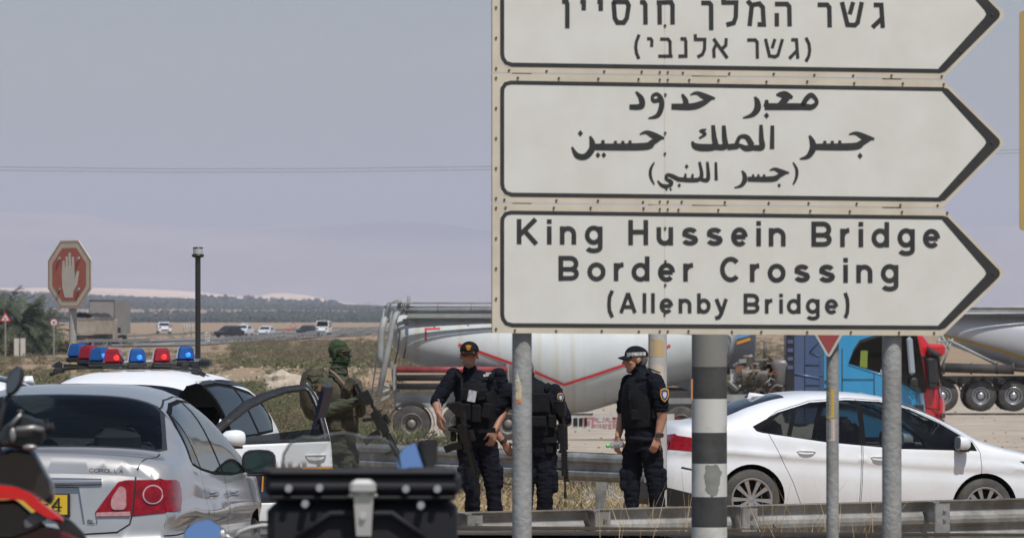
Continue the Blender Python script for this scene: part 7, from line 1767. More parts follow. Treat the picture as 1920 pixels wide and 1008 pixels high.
# --- second motorcycle beyond: only its mirror tip and the edge of its screen rise into view
D4=17.5; O=W(430,1008,D4); O.z=0; q4=lambda px,py,dy=0:W(px,py,D4+dy)-O
mb2=thing('motorcycle','second motorcycle of which only a blue mirror and screen edge rise into view','motorcycle',O)
sk=skyglass(mb2,q4,roundpoly([(345,995),(365,978),(392,973),(412,985),(424,1004),(424,1040),(345,1040)],4,3),0,R(12),'mirror',plast)
m=MB(); m.tube([q4(424,1004),q4(436,1012,.02),q4(452,1050,.05)],.007,6); m.ell(q4(417,1003),(.010,.01,.018)); m.build('mirror_stem',[latm],mb2)
m=MB(); r1=[q4(a,b,.15) for a,b in ((440,1010),(450,995),(470,988),(492,984),(540,983))]; r2=[p+Vector((.0,.05,-.35)) for p in r1]; m.loft([r1,r2],closed=False,caps=False); ws=m.build('windscreen',[wsm],mb2); m=MB(); m.tube(r1,.006,6); m.build('screen_edge',[mat('pale_screen_edge',(.55,.54,.50),.3)],ws)
m=MB(); m.loft([[Vector((x*w+.2,y,zc+h*s)) for x,s in ((-1,0),(-.7,.8),(0,1),(.7,.8),(1,0),(.7,-.8),(0,-1),(-.7,-.8))] for y,w,zc,h in ((-.95,.06,.85,.05),(-.5,.15,.80,.08),(0,.18,.82,.14),(.3,.15,.75,.14),(.45,.08,.7,.08))]); m.build('bodywork',[blackp],mb2)
m=MB(); m.tube([(-.05,0,1.0),(.2,.05,.98),(.5,0,1.0)],.014,8); m.tube([(.2,.3,.8),(.2,.6,.3)],.03,8); m.tube([(.2,-.3,.6),(.2,-.9,.3)],.04,8); m.build('frame',[plast],mb2)
for y in (-.85,.6):
    m=MB(); m.lathe([(.22,-.05),(.29,-.06),(.315,0),(.29,.06),(.22,.05),(.20,0),(.22,-.05)],(.2,y,.315),(1,0,0),28); m.build('wheel',[tyrem],mb2)
# --- red and black motorcycle at the left edge
D5=16.5; O=W(40,1008,D5); O.z=0; q5=lambda px,py,dy=0:W(px,py,D5+dy)-O
mr=thing('motorcycle','red and black motorcycle with a tall stalked mirror at the left edge','motorcycle',O)
redf=mat('red_fairing',(.60,.008,.010),.3,coat=.8)
def blob(nm,pts,d0,d1,mt,par=mr,rr=.3,k=6):
    """rounded panel from a picture outline with real depth"""
    poly=roundpoly(pts,8,3); c=(sum(p[0] for p in poly)/len(poly),sum(p[1] for p in poly)/len(poly)); m=MB(); rings=[]
    for t,s in ((0,.80),(.12,.93),(.35,1),(.65,1),(.88,.93),(1,.80)): rings.append([q5(c[0]+(a-c[0])*s,c[1]+(b-c[1])*s,d0+(d1-d0)*t) for a,b in poly])
    m.loft(rings); return m.build(nm,mt,par)
blob('front_fairing',[(-40,905),(30,912),(62,925),(85,945),(108,962),(120,972),(119,980),(100,978),(62,955),(40,935),(0,932),(-40,935)],-.05,.06,[redf])
blob('lower_fairing',[(-40,985),(40,985),(75,982),(110,990),(150,1008),(170,1040),(-40,1040)],.02,.14,[mat('dark_red_fairing',(.10,.006,.008),.3,coat=.6)])
blob('side_panel',[(-40,938),(30,935),(60,960),(90,985),(60,1000),(20,1012),(-40,1010)],.0,.16,[blackp])
blob('grey_panel',[(42,970),(70,956),(92,968),(85,975),(50,992),(42,990)],-.03,.02,[mat('grey_fairing',(.12,.12,.125),.4)])
blob('cowl',[(20,835),(66,842),(80,868),(92,890),(102,905),(103,935),(95,948),(60,925),(20,912),(-30,905),(-30,850)],.05,.22,[blackp])
blob('cowl_tip',[(96,950),(108,960),(135,975),(160,1000),(170,1030),(130,1020),(108,985)],.08,.16,[plast])
blob('hand_guard',[(0,805),(20,790),(32,778),(52,776),(68,785),(85,786),(88,800),(86,818),(78,832),(60,846),(40,843),(20,838),(-10,838)],-.04,.08,[plast])
m=MB(); m.ell(q5(38,772,-.04),(.012,.012,.009)); m.tube([q5(20,800,-.05),q5(30,786,-.05),q5(40,775,-.05)],.006,6,1); m.ell(q5(24,815,-.06),(.010,.01,.022),mi=1); m.ell(q5(56,838,-.05),(.022,.012,.009),mi=1); m.tube([q5(30,806,-.06),q5(62,802,-.06),q5(80,806,-.04)],.010,6,1); m.tube([q5(-30,830),q5(20,815),q5(50,805),q5(100,800)],.014,8,0); m.tube([q5(80,790),q5(87,785),q5(88,812)],.006,6,0)
m.build('controls',[plast,mat('worn_grey_metal',(.30,.30,.29),.4,.5)],mr)
m=MB(); m.tube([q5(-2,850),q5(2,780),q5(10,752,.01),q5(20,735,.02)],.007,8); rings=[]
ax=q5(38,686)-q5(17,742); 
for t,w in ((0,.006),(.15,.016),(.4,.024),(.7,.024),(.9,.014),(1,.004)):
    c=q5(17,742)+ax*t; sd=Vector((ax.z,0,-ax.x)).normalized(); rings.append([c+sd*w*math.cos(a)+Vector((0,.013*math.sin(a)*(w/.024)**.5,0)) for a in np.linspace(0,2*PI,14,endpoint=False)])
m.loft(rings); mo=m.build('mirror',[plast],mr)
g=MB(); pts=[q5(17,742)+ax*(.5+.40*math.sin(a))+Vector((ax.z,0,-ax.x)).normalized()*(.016*math.cos(a)-.003)+Vector((0,-.0145,0)) for a in np.linspace(0,2*PI,16,endpoint=False)]; g.add(pts,[tuple(range(16))]); g.build('mirror_glass',[mat('dim_mirror',(.12,.15,.2),.15,.6)],mo)
m=MB(); m.box((.0,.1,.62),(.28,1.0,.35),bev=.08); m.build('engine_block',[plast],mr)
for y in (-.6,.85):
    m=MB(); m.lathe([(.22,-.05),(.29,-.06),(.315,0),(.29,.06),(.22,.05),(.20,0),(.22,-.05)],(0,y,.315),(1,0,0),28); m.build('wheel',[tyrem],mr)
m=MB(); m.tube([(0,.5,.7),(0,.85,.32)],.03,8); m.tube([(0,-.2,.5),(0,-.6,.32)],.03,8); m.build('frame',[plast],mr)
# white car cut off by the left edge, behind the silver one
D6=47.0
def left_car():
    r_,c_=sedan('white car with dark windows cut off by the left edge behind the red motorcycle',(W(-120,0,D6).x-.3,D6,-.02),R(178),whitep,'car')
    return r_
lc=left_car(); lc.scale=(1,1,1.0)
# ---------------------------------------------------------------- vegetation and stones
leafg=mat('saltbush_leaf',(.15,.15,.075),.85,0,(.09,.10,.045),1.2,.9); leafd=mat('dry_twig',(.24,.19,.12),.9,0,(.15,.115,.07),1.5,.9); leafb=mat('brown_twig',(.15,.115,.075),.9,0,(.10,.075,.05),1.5,.8); strawm=mat('dry_grass_blade',(.42,.33,.19),.9,0,(.30,.22,.12),2,.9)
rng=np.random.RandomState(5)
def bush_np(n,size,blobs=7,up=.5,seed=0,twig=.3,flat=.75):
    r=np.random.RandomState(seed); C_=r.randn(blobs,3)*np.array([.30,.30,.10])+np.array([0,0,.30]); R0=r.uniform(.20,.36,blobs)
    b=r.randint(0,blobs,n); dirs=r.randn(n,3); dirs/=np.linalg.norm(dirs,axis=1)[:,None]; rad=R0[b]*r.uniform(.45,1.05,n)**.6
    P=C_[b]+dirs*rad[:,None]*np.array([1,1,flat]); P[:,2]=np.abs(P[:,2])+.01
    t=dirs+np.array([0,0,up])+r.randn(n,3)*.5; t/=np.linalg.norm(t,axis=1)[:,None]; s=np.cross(t,r.randn(n,3)); s/=np.linalg.norm(s,axis=1)[:,None]
    L=size*r.uniform(.7,1.6,n)*(1+2.2*(r.rand(n)<twig)); wd=size*r.uniform(.25,.5,n); wd[(L>size*2)]*=.35
    a=P-s*wd[:,None]/2; b_=P+s*wd[:,None]/2; c=P+s*wd[:,None]*.35+t*L[:,None]; d=P-s*wd[:,None]*.35+t*L[:,None]
    V=np.stack([a,b_,c,d],1).reshape(-1,3); Fq=np.arange(4*n).reshape(-1,4); return V,Fq
def place(V,x,y,z,s,rz,sz=None):
    c,sn=math.cos(rz),math.sin(rz); W_=V*np.array([s,s,sz or s]); return np.stack([W_[:,0]*c-W_[:,1]*sn+x,W_[:,0]*sn+W_[:,1]*c+y,W_[:,2]+z],1)
def join(items):
    Vs=[];Fs=[];b=0
    for V,Fq in items: Vs.append(V);Fs.append(Fq+b);b+=len(V)
    return np.concatenate(Vs),np.concatenate(Fs)
near=[bush_np(900,.035,8,.5,k,.25) for k in range(3)]; mid=[bush_np(520,.055,10,.15,10+k,.06) for k in range(4)]; farb=[bush_np(130,.12,8,.15,20+k,.04) for k in range(4)]
groups={0:[],1:[],2:[]}
cnt=0
for k in range(15000):
    d=76*(900/78)**(rng.rand()**.80); px=rng.uniform(-150,1500); x=(px-960)*d/F
    if inpoly((x,d),LOT): continue
    if abs(d-262)<20 and -16<x<0 and rng.rand()<.85: continue      # the bare mound
    if px>960 and d<262: continue
    if d>255 and px<480 and rng.rand()<(.35 if d<520 else .7): continue   # sandy flats by the highway
    if d>560 and rng.rand()<.45: continue
    cl=noise.noise(Vector((x*.15,d*.04,9)))
    if cl<-.20 and rng.rand()<.8: continue
    s=rng.uniform(.45,1.15)*(1 if d<200 else 1.1)
    if d>300: s*=.8
    src=(mid if d<240 else farb)[rng.randint(4)]
    kind=0 if (cl+rng.uniform(-.25,.25))>.02 else (2 if rng.rand()<.5 else 1)
    groups[kind].append((place(src[0],x,d,tz(x,d)-.04,s,rng.rand()*6.28,s*rng.uniform(.4,.75)),src[1])); cnt+=1
for k in range(1600):
    d=rng.uniform(285,720); px=rng.uniform(430,1000); x=(px-960)*d/F; s=rng.uniform(.5,1.2); src=farb[rng.randint(4)]; cl=noise.noise(Vector((x*.1,d*.02,29)))
    kind=0 if cl>-.02+rng.uniform(-.2,.2) else (2 if rng.rand()<.6 else 1)
    groups[kind].append((place(src[0],x,d,tz(x,d)-.04,s,rng.rand()*6.28,s*rng.uniform(.45,.8)),src[1])); cnt+=1
for k in range(1500):
    d=rng.uniform(80,215); px=rng.uniform(-120,735 if d>125 else 900); x=(px-960)*d/F
    if noise.noise(Vector((x*.35,d*.08,3)))<-.12: continue
    s=rng.uniform(.5,1.15); src=mid[rng.randint(4)]; cl=noise.noise(Vector((x*.3,d*.05,19)))
    kind=0 if cl>-.02+rng.uniform(-.2,.2) else (2 if rng.rand()<.6 else 1)
    groups[kind].append((place(src[0],x,d,tz(x,d)-.04,s,rng.rand()*6.28,s*rng.uniform(.5,.85)),src[1])); cnt+=1
print('bushes',cnt)
for kind,mm_,lab in ((0,leafg,'grey green desert scrub covering the plain'),(1,leafd,'dry tan scrub on the plain'),(2,leafb,'brown twiggy scrub on the plain')):
    V_,F_=join(groups[kind]); o=npmesh('scrub',V_,F_,[mm_]); setp(o,lab,'scrub',kind='stuff')
# single bushes that stand out
def bush(name,label,px,py,d,s,mt,seed,n=1400,size=.03,twig=.3,sz=None,group=None,up=.6):
    x=(px-960)*d/F; V_,F_=bush_np(n,size*2.0/s,9,up,seed,twig); V_=V_*np.array([s,s,sz or s]); o=npmesh(name,V_,F_,[mt]); o.location=(x,d,tz(x,d)-.03); setp(o,label,'bush',group); return o
bush('bush','grey green bush in front of the left tanker rear wheel',745,830,128,1.25,leafg,50,2600,.035)
bush('bush','low pale bush under the second wheel of the left tanker',845,830,131,.9,leafg,51,1800,.035)
bush('bush','brown twiggy bush right above the white police car roof',455,760,118,1.5,leafb,52,2600,.035,.5)
bush('bush','dark brown dry bush framed in the open car door window',505,800,100,.8,leafb,53,1800,.03,.5)
bush('bush','green tufted bush below the brown bush in the door window',480,835,92,.8,leafg,54,1500,.03)
bush('bush','large olive bush at the left edge above the silver car',45,740,112,1.5,leafg,55,2600,.035)
bush('bush','olive bush left of the red and blue light bar',110,745,118,1.2,leafg,56,2200,.035)
bush('bush','dry bush behind the dark beacon pole',400,740,140,1.6,leafb,57,2400,.035,.4)
bush('bush','yellow green bush low between mound and brown bush',560,760,125,1.0,leafg,58,1800,.035)
bush('bush','grey dead thorn bush on the grass beyond the near guard rail',1150,925,72,.35,mat('grey_dead_twig',(.45,.43,.40),.9),59,340,.03,.9)
bush('bush','brown dry weed between the policemen on the dry grass',1110,905,80,.45,leafb,60,500,.02,.8)
# dry grass behind the near rail and in front of it
def blades(pts,h,w,seed,lean=.35):
    r=np.random.RandomState(seed); n=len(pts); P=np.array(pts); a=r.uniform(0,6.28,n); s=np.stack([np.cos(a),np.sin(a),np.zeros(n)],1)*(w*r.uniform(.6,1.4,n))[:,None]; hh=h*r.uniform(.4,1.3,n)
    ln=r.randn(n,3)*lean*hh[:,None]; ln[:,2]=0; T1=P+ln*.35+np.stack([np.zeros(n)]*2+[hh*.6],1); T2=P+ln+np.stack([np.zeros(n)]*2+[hh],1)
    V=np.stack([P-s,P+s,T1+s*.7,T1-s*.7,T2+s*.2,T2-s*.2],1).reshape(-1,3); b=np.arange(n)*6; Fq=np.concatenate([np.stack([b,b+1,b+2,b+3],1),np.stack([b+3,b+2,b+4,b+5],1)]); return V,Fq
pts=[]
for k in range(120000):
    d=rng.uniform(55,112); px=rng.uniform(400,1300); x=(px-960)*d/F
    if noise.noise(Vector((x*1.3,d*.9,2)))<-.25: continue
    pts.append((x,d,tz(x,d)-.02))
V_,F_=blades(pts,.16,.009,1,.7); o=npmesh('dry_grass',V_,F_,[strawm]); setp(o,'dry straw coloured grass on the ground behind the near guard rail','grass',kind='stuff')
pts=[]
for k in range(14000):
    d=rng.uniform(60,112); px=rng.uniform(1040,1330); x=(px-960)*d/F
    if noise.noise(Vector((x*2.3,d*.9,2)))<.12: continue
    pts.append((x,d,tz(x,d)-.02))
V_,F_=blades(pts,.20,.009,3,.7); o=npmesh('dry_grass',V_,F_,[leafg]); setp(o,'greener weeds mixed into the dry grass by the policemen','grass',kind='stuff')
pts=[]
for k in range(2600):
    d=rng.uniform(33,41); px=rng.choice([rng.uniform(1090,1290),rng.uniform(1370,1640),rng.uniform(1640,1920)],p=[.2,.65,.15]); x=(px-960)*d/F
    pts.append((x,d,0))
V_,F_=blades(pts,.30,.003,2,.30); 
o=npmesh('dry_grass',V_,F_,[mat('tall_dry_stalk',(.50,.38,.22),.9,0,(.38,.27,.14),2,.9)]); setp(o,'tall dry grass stalks in front of the near guard rail','grass',kind='stuff')
pts=[((px-960)*d/F,d,-.0) for px,d in [(rng.choice([rng.uniform(1120,1290),rng.uniform(1370,1640)]),rng.uniform(34,41)) for _ in range(170)]]
V_,F_=blades(pts,.62,.003,4,.22); o=npmesh('dry_grass',V_,F_,[bpy.data.materials['tall_dry_stalk']]); setp(o,'long thin grass stems rising in front of the rail beam','grass',kind='stuff')
# stones
stonem=mat('limestone',(.50,.43,.34),.9,0,(.36,.30,.23),6,.9,.5,9)
def stone(label,px,py,d,s,seed,flat=.6,group=None,sink=.2):
    x=(px-960)*d/F; me=MB(); me.ell((0,0,0),(s,s*.8,s*flat),nu=18,nv=12); v=[]
    for p in me.v:
        p=Vector(p); k=1+.42*noise.noise(p*(1.6/s)+Vector((seed,0,0)))+.18*noise.noise(p*(5/s)+Vector((0,seed,0))); v.append(p*k)
    me.v=v; me.sm=[False]*len(me.sm); o=me.build('stone',[stonem]); o.location=(x,d,tz(x,d)+s*flat*(1-sink)*.6); setp(o,label,'stone',group); return o
stone('large pale boulder at the foot of the brown mound',528,716,232,.85,1,.75)
stone('flat pale stone right of the large boulder',556,722,230,.75,2,.45)
stone('small pale stone left of the large boulder',507,722,231,.35,3)
stone('upright stone seen through the open car door window',533,790,98,.30,4,1.1)
stone('rounded stone left of the upright one in the door window',492,762,112,.28,5,.7)
stone('pale stone just right of the car door mirror',466,805,90,.26,6,.5)
stone('grey rubble slab behind the soldier in the door window',590,800,99,.95,7,.30)
stone('pale stone on the dry grass near the guard rail post',1088,950,70,.20,8,.5)
stone('second small stone on the grass left of that pale stone',1060,946,71,.17,9,.5)
for i,(px,py,d,s) in enumerate([(700,648,330,.9),(745,652,322,.8),(545,668,300,1.1),(505,672,296,1.2),(470,690,285,.9)]): 
    stone(['pale stone bank under the far scrub beside the tanker ladder','second pale stone right of the ladder top scrub','long pale stone on the slope behind the soldier head','pale stone left of the soldier head above the mound','pale stone at the left foot of the mound'][i],px,py,d,s,20+i,.35)
rub=[]
for k in range(900):
    d=rng.choice([rng.uniform(85,150),rng.uniform(225,300)]); px=rng.uniform(380,700); x=(px-960)*d/F
    me_=np.array([[-1,-1,0],[1,-1,0],[1,1,0],[-1,1,0],[-.6,-.7,1],[.7,-.6,.9],[.6,.7,1],[-.7,.6,.8]])*rng.uniform(.03,.10)*rng.uniform(.7,1.3,(8,3)); rub.append((place(me_,x,d,tz(x,d)-.01,1,rng.rand()*6),np.array([[4,5,6,7],[0,1,5,4],[1,2,6,5],[2,3,7,6],[3,0,4,7]])))
V_,F_=join(rub); o=npmesh('rubble',V_,F_,[stonem]); setp(o,'small scattered rubble between the bushes',kind='stuff')
rub=[]
for k in range(500):
    d=rng.uniform(66,230); px=rng.uniform(1000,1930); x=(px-960)*d/F
    if not inpoly((x,d),LOT): continue
    me_=np.array([[-1,-1,0],[1,-1,0],[1,1,0],[-1,1,0],[-.6,-.7,1],[.7,-.6,.9],[.6,.7,1],[-.7,.6,.8]])*rng.uniform(.012,.04)*rng.uniform(.7,1.3,(8,3)); rub.append((place(me_,x,d,tz(x,d)-.005,1,rng.rand()*6),np.array([[4,5,6,7],[0,1,5,4],[1,2,6,5],[2,3,7,6],[3,0,4,7]])))
V_,F_=join(rub); o=npmesh('rubble',V_,F_,[mat('dark_clod',(.14,.11,.085),.95)]); setp(o,'dark clods scattered on the gravel lot',kind='stuff')
# ---------------------------------------------------------------- date palms by the highway
frm=mat('palm_frond',(.05,.065,.028),.7,0,(.03,.042,.018),.8,.9); frd=mat('palm_trunk_thatch',(.12,.09,.065),.95,0,(.07,.05,.04),2,.8)
def palm(label,px,d,h,crown,seed,rz=0):
    x=(px-960)*d/F; r=np.random.RandomState(seed); t=thing('palm_tree',label,'palm tree',(x,d,tz(x,d)-.1),rz)
    m=MB(); pts=[(.12*math.sin(k*.7)*k/6,0,h*k/6) for k in range(7)]; m.tube(pts,[.42,.36,.33,.32,.33,.42,.55],12)
    for k in range(70):
        a=r.rand()*6.28; z_=r.uniform(.1,1)*h; m.box((math.cos(a)*.36,math.sin(a)*.36,z_),(.10,.10,.28),Euler((0,-.5,a)))
    m.build('trunk',[frd],t)
    Vs=[];Fs=[]
    for k in range(52):
        a=r.rand()*6.28; el=r.uniform(-.45,1.35); L=crown*r.uniform(.8,1.1); n=9; P=[]; p=np.array([.0,0,h]); dirv=np.array([math.cos(a)*math.cos(el),math.sin(a)*math.cos(el),math.sin(el)])
        for i in range(n+1): P.append(p.copy()); p=p+dirv*L/n; dirv=dirv+np.array([0,0,-.17]); dirv/=np.linalg.norm(dirv)
        side=np.cross(dirv*[1,1,0]+1e-6,[0,0,1]); side/=np.linalg.norm(side)
        for i in range(n):
            for sdd in (-1,1):
                for q_ in (0,.5):
                    o_=P[i]+(P[i+1]-P[i])*q_; dd=(P[i+1]-P[i]); dd/=np.linalg.norm(dd); lf=side*sdd*.75+dd*.65+np.array([0,0,-.25+.5*r.rand()-.1]); lf/=np.linalg.norm(lf); LL=.62*math.sin(PI*(i+.8)/(n+1.2))+.12
                    w=dd*.085; b=len(Vs)*0; Vs+=[o_-w,o_+w,o_+lf*LL+w*.3,o_+lf*LL-w*.3]; q0=len(Vs)-4; Fs.append([q0,q0+1,q0+2,q0+3])
    o=npmesh('crown',np.array(Vs),np.array(Fs),[frm]); o.parent=t; return t
palm('date palm with a full dark crown at the left edge by the highway',8,505,3.0,3.9,1)
palm('tallest date palm, second from the left edge by the highway',38,500,2.7,4.2,2)
palm('date palm right of the tallest one behind the speed limit sign',68,512,2.2,4.0,3)
palm('drooping date palm nearest to the stop sign',86,520,1.7,3.4,4)
palm('date palm half outside the left edge of the view',-28,508,2.6,4.0,5)
for px,d,s,lab in ((70,500,2.2,'low green bush between the palms and the speed sign'),(20,497,2.0,'low green bush under the leftmost palms'),(100,505,1.8,'rounded green bush right of the palms')): bush('bush',lab,px,640,d,s,leafg,70+int(px),900,.16,.1)
# ---------------------------------------------------------------- palm groves far across the valley
gm=mat('grove_foliage',(.016,.042,.024),.9,0,(.04,.065,.035),.01,.9)
def crown_np(n,seed):
    r=np.random.RandomState(seed); d_=r.randn(n,3); d_/=np.linalg.norm(d_,axis=1)[:,None]; P=d_*np.array([2.6,2.6,1.9])*r.uniform(.5,1,n)[:,None]+np.array([0,0,3.4]); s=np.cross(d_,r.randn(n,3)); s/=np.linalg.norm(s,axis=1)[:,None]; t=np.cross(d_,s)+np.array([0,0,-.3]); a=1.0
    V=np.stack([P-s*a-t*a*.6,P+s*a-t*a*.6,P+s*a*.5+t*a,P-s*a*.5+t*a],1).reshape(-1,3); return V,np.arange(4*n).reshape(-1,4)
cr=[crown_np(16,30+k) for k in range(5)]; it=[]
for k in range(23000):
    band=rng.rand(); px=rng.uniform(-350,1250) if rng.rand()<.8 else rng.uniform(1250,2600)
    if band<.45: d=rng.uniform(3300,4500)
    else: d=rng.uniform(5450,7150)
    x=(px-960)*d/F
    if band<.45 and d>4300 and noise.noise(Vector((x*.004,d*.002,1)))<-.2: continue
    s=rng.uniform(.45,.8) if band<.45 else rng.uniform(.7,1.2); 
    if d>6800 and 380<px<640: s*=rng.uniform(.9,2.0)
    c_=cr[rng.randint(5)]; it.append((place(c_[0],x,d,grove(x,d)-.6,s,rng.rand()*6),c_[1]))
V_,F_=join(it); o=npmesh('palm_grove',V_,F_,[gm]); setp(o,'dense dark palm groves in bands across the far valley','trees',kind='stuff')
# far village specks right of the groves
# ---------------------------------------------------------------- highway, its rails, traffic and signs
def strip(name,label,path,w,m_,lift,dash=None):
    v=[];f=[]
    P=[Vector(p) for p in path]; Q=[]
    for a,b in zip(P,P[1:]):
        n=max(1,int((b-a).length/12)); Q+=[a+(b-a)*k/n for k in range(n)]
    Q.append(P[-1])
    for i,p in enumerate(Q):
        t=(Q[min(i+1,len(Q)-1)]-Q[max(0,i-1)]).normalized(); nn=Vector((-t.y,t.x))*w/2
        zc=tz(p.x,p.y); zc=max(zc,tz((p+nn).x,(p+nn).y),tz((p-nn).x,(p-nn).y))
        v+=[(p.x+nn.x,p.y+nn.y,zc+lift),(p.x-nn.x,p.y-nn.y,zc+lift)]
    f=[(2*i,2*i+1,2*i+3,2*i+2) for i in range(len(Q)-1)]
    o=MB().add(v,f).build(name,m_); setp(o,label,kind='structure'); return o
hwy=mat('sun_bleached_asphalt',(.15,.145,.14),.85,0,(.19,.18,.17),.2,.8)
def gp(px,d): return ((px-960)*d/F,d)
pathA=[gp(-500,570),gp(-100,590),gp(130,618),gp(300,652),gp(420,700),gp(520,760),gp(640,840),gp(740,930),gp(900,1150)]
strip('highway','grey highway crossing the plain behind the scrub',pathA,11,hwy,.10)
strip('highway','second carriageway of the highway further back',[(a+14*0,b+55) for a,b in pathA],10,hwy,.22)
wl=mat('road_paint',(.65,.65,.62),.7)
strip('road_marking','pale edge line of the highway',[(a,b-4.6) for a,b in pathA],.25,wl,.13)
def simple_rail(label,pts,ztop=.75,step=4,hb=.31):
    t=thing('guard_rail',label,'guard rail',(pts[0][0],pts[0][1],0)); O_=Vector(t.location)
    P=[Vector(p) for p in pts]
    m=MB()
    Q=[]
    for a,b in zip(P,P[1:]):
        n=max(1,int((b-a).length/step)); Q+=[a+(b-a)*k/n for k in range(n)]
    Q.append(P[-1])
    rg=[]
    for p in Q:
        z_=tz(p.x,p.y)+ztop+.1; b_=Vector((p.x,p.y,z_))-O_; rg.append([b_,b_+Vector((0,-.07,-.08)),b_+Vector((0,0,-.15)),b_+Vector((0,-.07,-.24)),b_+Vector((0,0,-hb)),b_+Vector((0,.02,-hb)),b_+Vector((0,.02,0))])
    m.loft(rg,smooth=False); m.build('rail_beam',[galv],t)
    base=None
    for p in Q:
        z_=tz(p.x,p.y); pm=MB().box((0,0,.35),(.14,.14,.9)); 
        if base is None: base=pm.build('rail_post',[galv],t); base.location=Vector((p.x,p.y+.1,z_))-O_
        else: c=base.copy(); COL.objects.link(c); c.location=Vector((p.x,p.y+.1,z_))-O_
    return t
simple_rail('guard rail at the far side of the left highway bend behind the tipper lorry',[gp(-200,575),gp(0,588),gp(120,600),gp(200,618),gp(280,636)],step=5)
simple_rail('guard rail along the near edge of the far highway left of the soldier',[gp(420,668),gp(500,725),gp(600,790),gp(680,850),gp(720,900)],step=5)
simple_rail('thin far guard rail beyond the traffic',[gp(230,700),gp(340,740),gp(480,810),gp(600,890),gp(720,1000)],step=8,hb=.26)
# roadside signs
def small_sign(name,label,px,py,d,pyg,kind,size,rz=0):
    x=(px-960)*d/F; S=F/d; zg=tz(x,d); zc=H-(py-HY)/S-zg; t=thing(name,label,'road sign',(x,d,zg),rz); rim=mat('red_sign_rim_'+kind,(.50,.03,.035),.5) if ('red_sign_rim_'+kind) not in bpy.data.materials else bpy.data.materials['red_sign_rim_'+kind]
    m=MB(); m.cone((0,.05,-.3),(0,.05,zc+size*.3),.07,n=8); m.build('post',[galv],t)
    wht=bpy.data.materials.get('sign_white') or mat('sign_white',(.68,.68,.66),.5)
    m=MB()
    if kind=='tri':
        a=[(-size,-size*.6),(size,-size*.6),(0,size*1.1)]; b=[(-size*.62,-size*.38),(size*.62,-size*.38),(0,size*.65)]
        m.prism([(u,zc+v) for u,v in a],lambda u,v:(u,0,v),lambda u,v:(u,.03,v)); p=m.build('triangle_plate',[rim],t); m=MB(); m.prism([(u,zc+v) for u,v in b],lambda u,v:(u,-.01,v),lambda u,v:(u,-.003,v)); m.build('white_field',[wht],p)
        m=MB(); s=size; m.prism([(s*u,zc+s*v) for u,v in ((-.30,.05),(-.1,.08),(.02,-.02),(.25,-.02),(.28,-.22),(.2,-.22),(.18,-.12),(-.02,-.14),(-.06,-.30),(-.14,-.28),(-.12,-.10),(-.28,-.06))],lambda u,v:(u,-.02,v),lambda u,v:(u,-.014,v)); m.build('black_animal_symbol' if 'camel' in label else 'black_symbol',[inkm],p)
    elif kind=='round':
        m.prism([(size*math.cos(q),zc+size*math.sin(q)) for q in np.linspace(0,2*PI,28,endpoint=False)],lambda u,v:(u,0,v),lambda u,v:(u,.03,v)); p=m.build('round_plate',[rim],t)
        m=MB(); k=size*.78; m.prism([(k*math.cos(q),zc+k*math.sin(q)) for q in np.linspace(0,2*PI,28,endpoint=False)],lambda u,v:(u,-.01,v),lambda u,v:(u,-.003,v)); m.build('white_field',[wht],p)
        m=MB(); s=size*.36
        for st in ([(-.95,-.9),(-.4,-.9),(-.25,-.6),(-.25,.7),(-.45,.9),(-.85,.9),(-1.05,.7),(-1.05,.3),(-.85,.05),(-.3,.05)],[(.30,.7),(.30,-.7),(.5,-.9),(.9,-.9),(1.1,-.7),(1.1,.7),(.9,.9),(.5,.9),(.3,.7)]):
            for A,B_ in zip(st,st[1:]): m.tube([(A[0]*s,-.02,zc+A[1]*s),(B_[0]*s,-.02,zc+B_[1]*s)],size*.055,5)
        m.build('number_90',[inkm],p)
    return t
small_sign('warning_sign','red rimmed triangle sign with a camel symbol at the left edge',10,596,470,0,'tri',.47)
small_sign('speed_sign','round red rimmed speed limit sign reading 90',101,604,455,0,'round',.30)
small_sign('warning_sign','small red rimmed triangle sign among the far traffic',550,610,760,0,'tri',.45)
x=(37-960)*490/F; t=thing('concrete_block','pair of pale concrete posts under the palms beside the rail','post',(x,490,tz(x,490)))
for dx in (-.27,.27): MB().box((dx,0,.6),(.42,.4,1.9),bev=.03).build('concrete_post',[mat('pale_concrete',(.48,.46,.42),.9)],t)
def chevrons(label,px,py,d,n,sz,flip=1):
    x=(px-960)*d/F; S=F/d; zg=tz(x,d); zc=H-(py-HY)/S-zg; t=thing('chevron_board',label,'road sign',(x,d,zg)); w=n*sz*.9
    m=MB(); m.box((0,0,zc),(w,.05,sz),mi=0); b=m.build('board',[bpy.data.materials['sign_white']],t)
    for k in range(n):
        m=MB(); c=-w/2+sz*.45+k*sz*.9; s=sz*.5; m.prism([(c-s*.8*flip,zc),(c+s*.1*flip,zc+s),(c+s*.75*flip,zc+s),(c-s*.15*flip,zc),(c+s*.75*flip,zc-s),(c+s*.1*flip,zc-s)],lambda u,v:(u,-.035,v),lambda u,v:(u,-.027,v)); m.build('chevron',[inkm],b)
    m=MB(); 
    for dx in (-w*.35,w*.35): m.box((dx,.05,zc/2-.2),(.1,.08,zc+.4))
    m.build('board_post',[galv],t)
chevrons('black and white chevron board left of the dark beacon pole',351,610,760,4,.40)
chevrons('tiny chevron board at the right end of the far highway',650,617,960,3,.40)
x=(389-960)*560/F; t=thing('hazard_marker','striped black and white hazard post right of the beacon pole','marker post',(x,560,tz(x,560)))
zc=H-(631-HY)*560/F-tz(x,560); m=MB(); m.box((0,0,zc),(.40,.05,.85),bev=.01); b=m.build('marker_board',[bpy.data.materials['sign_white']],t)
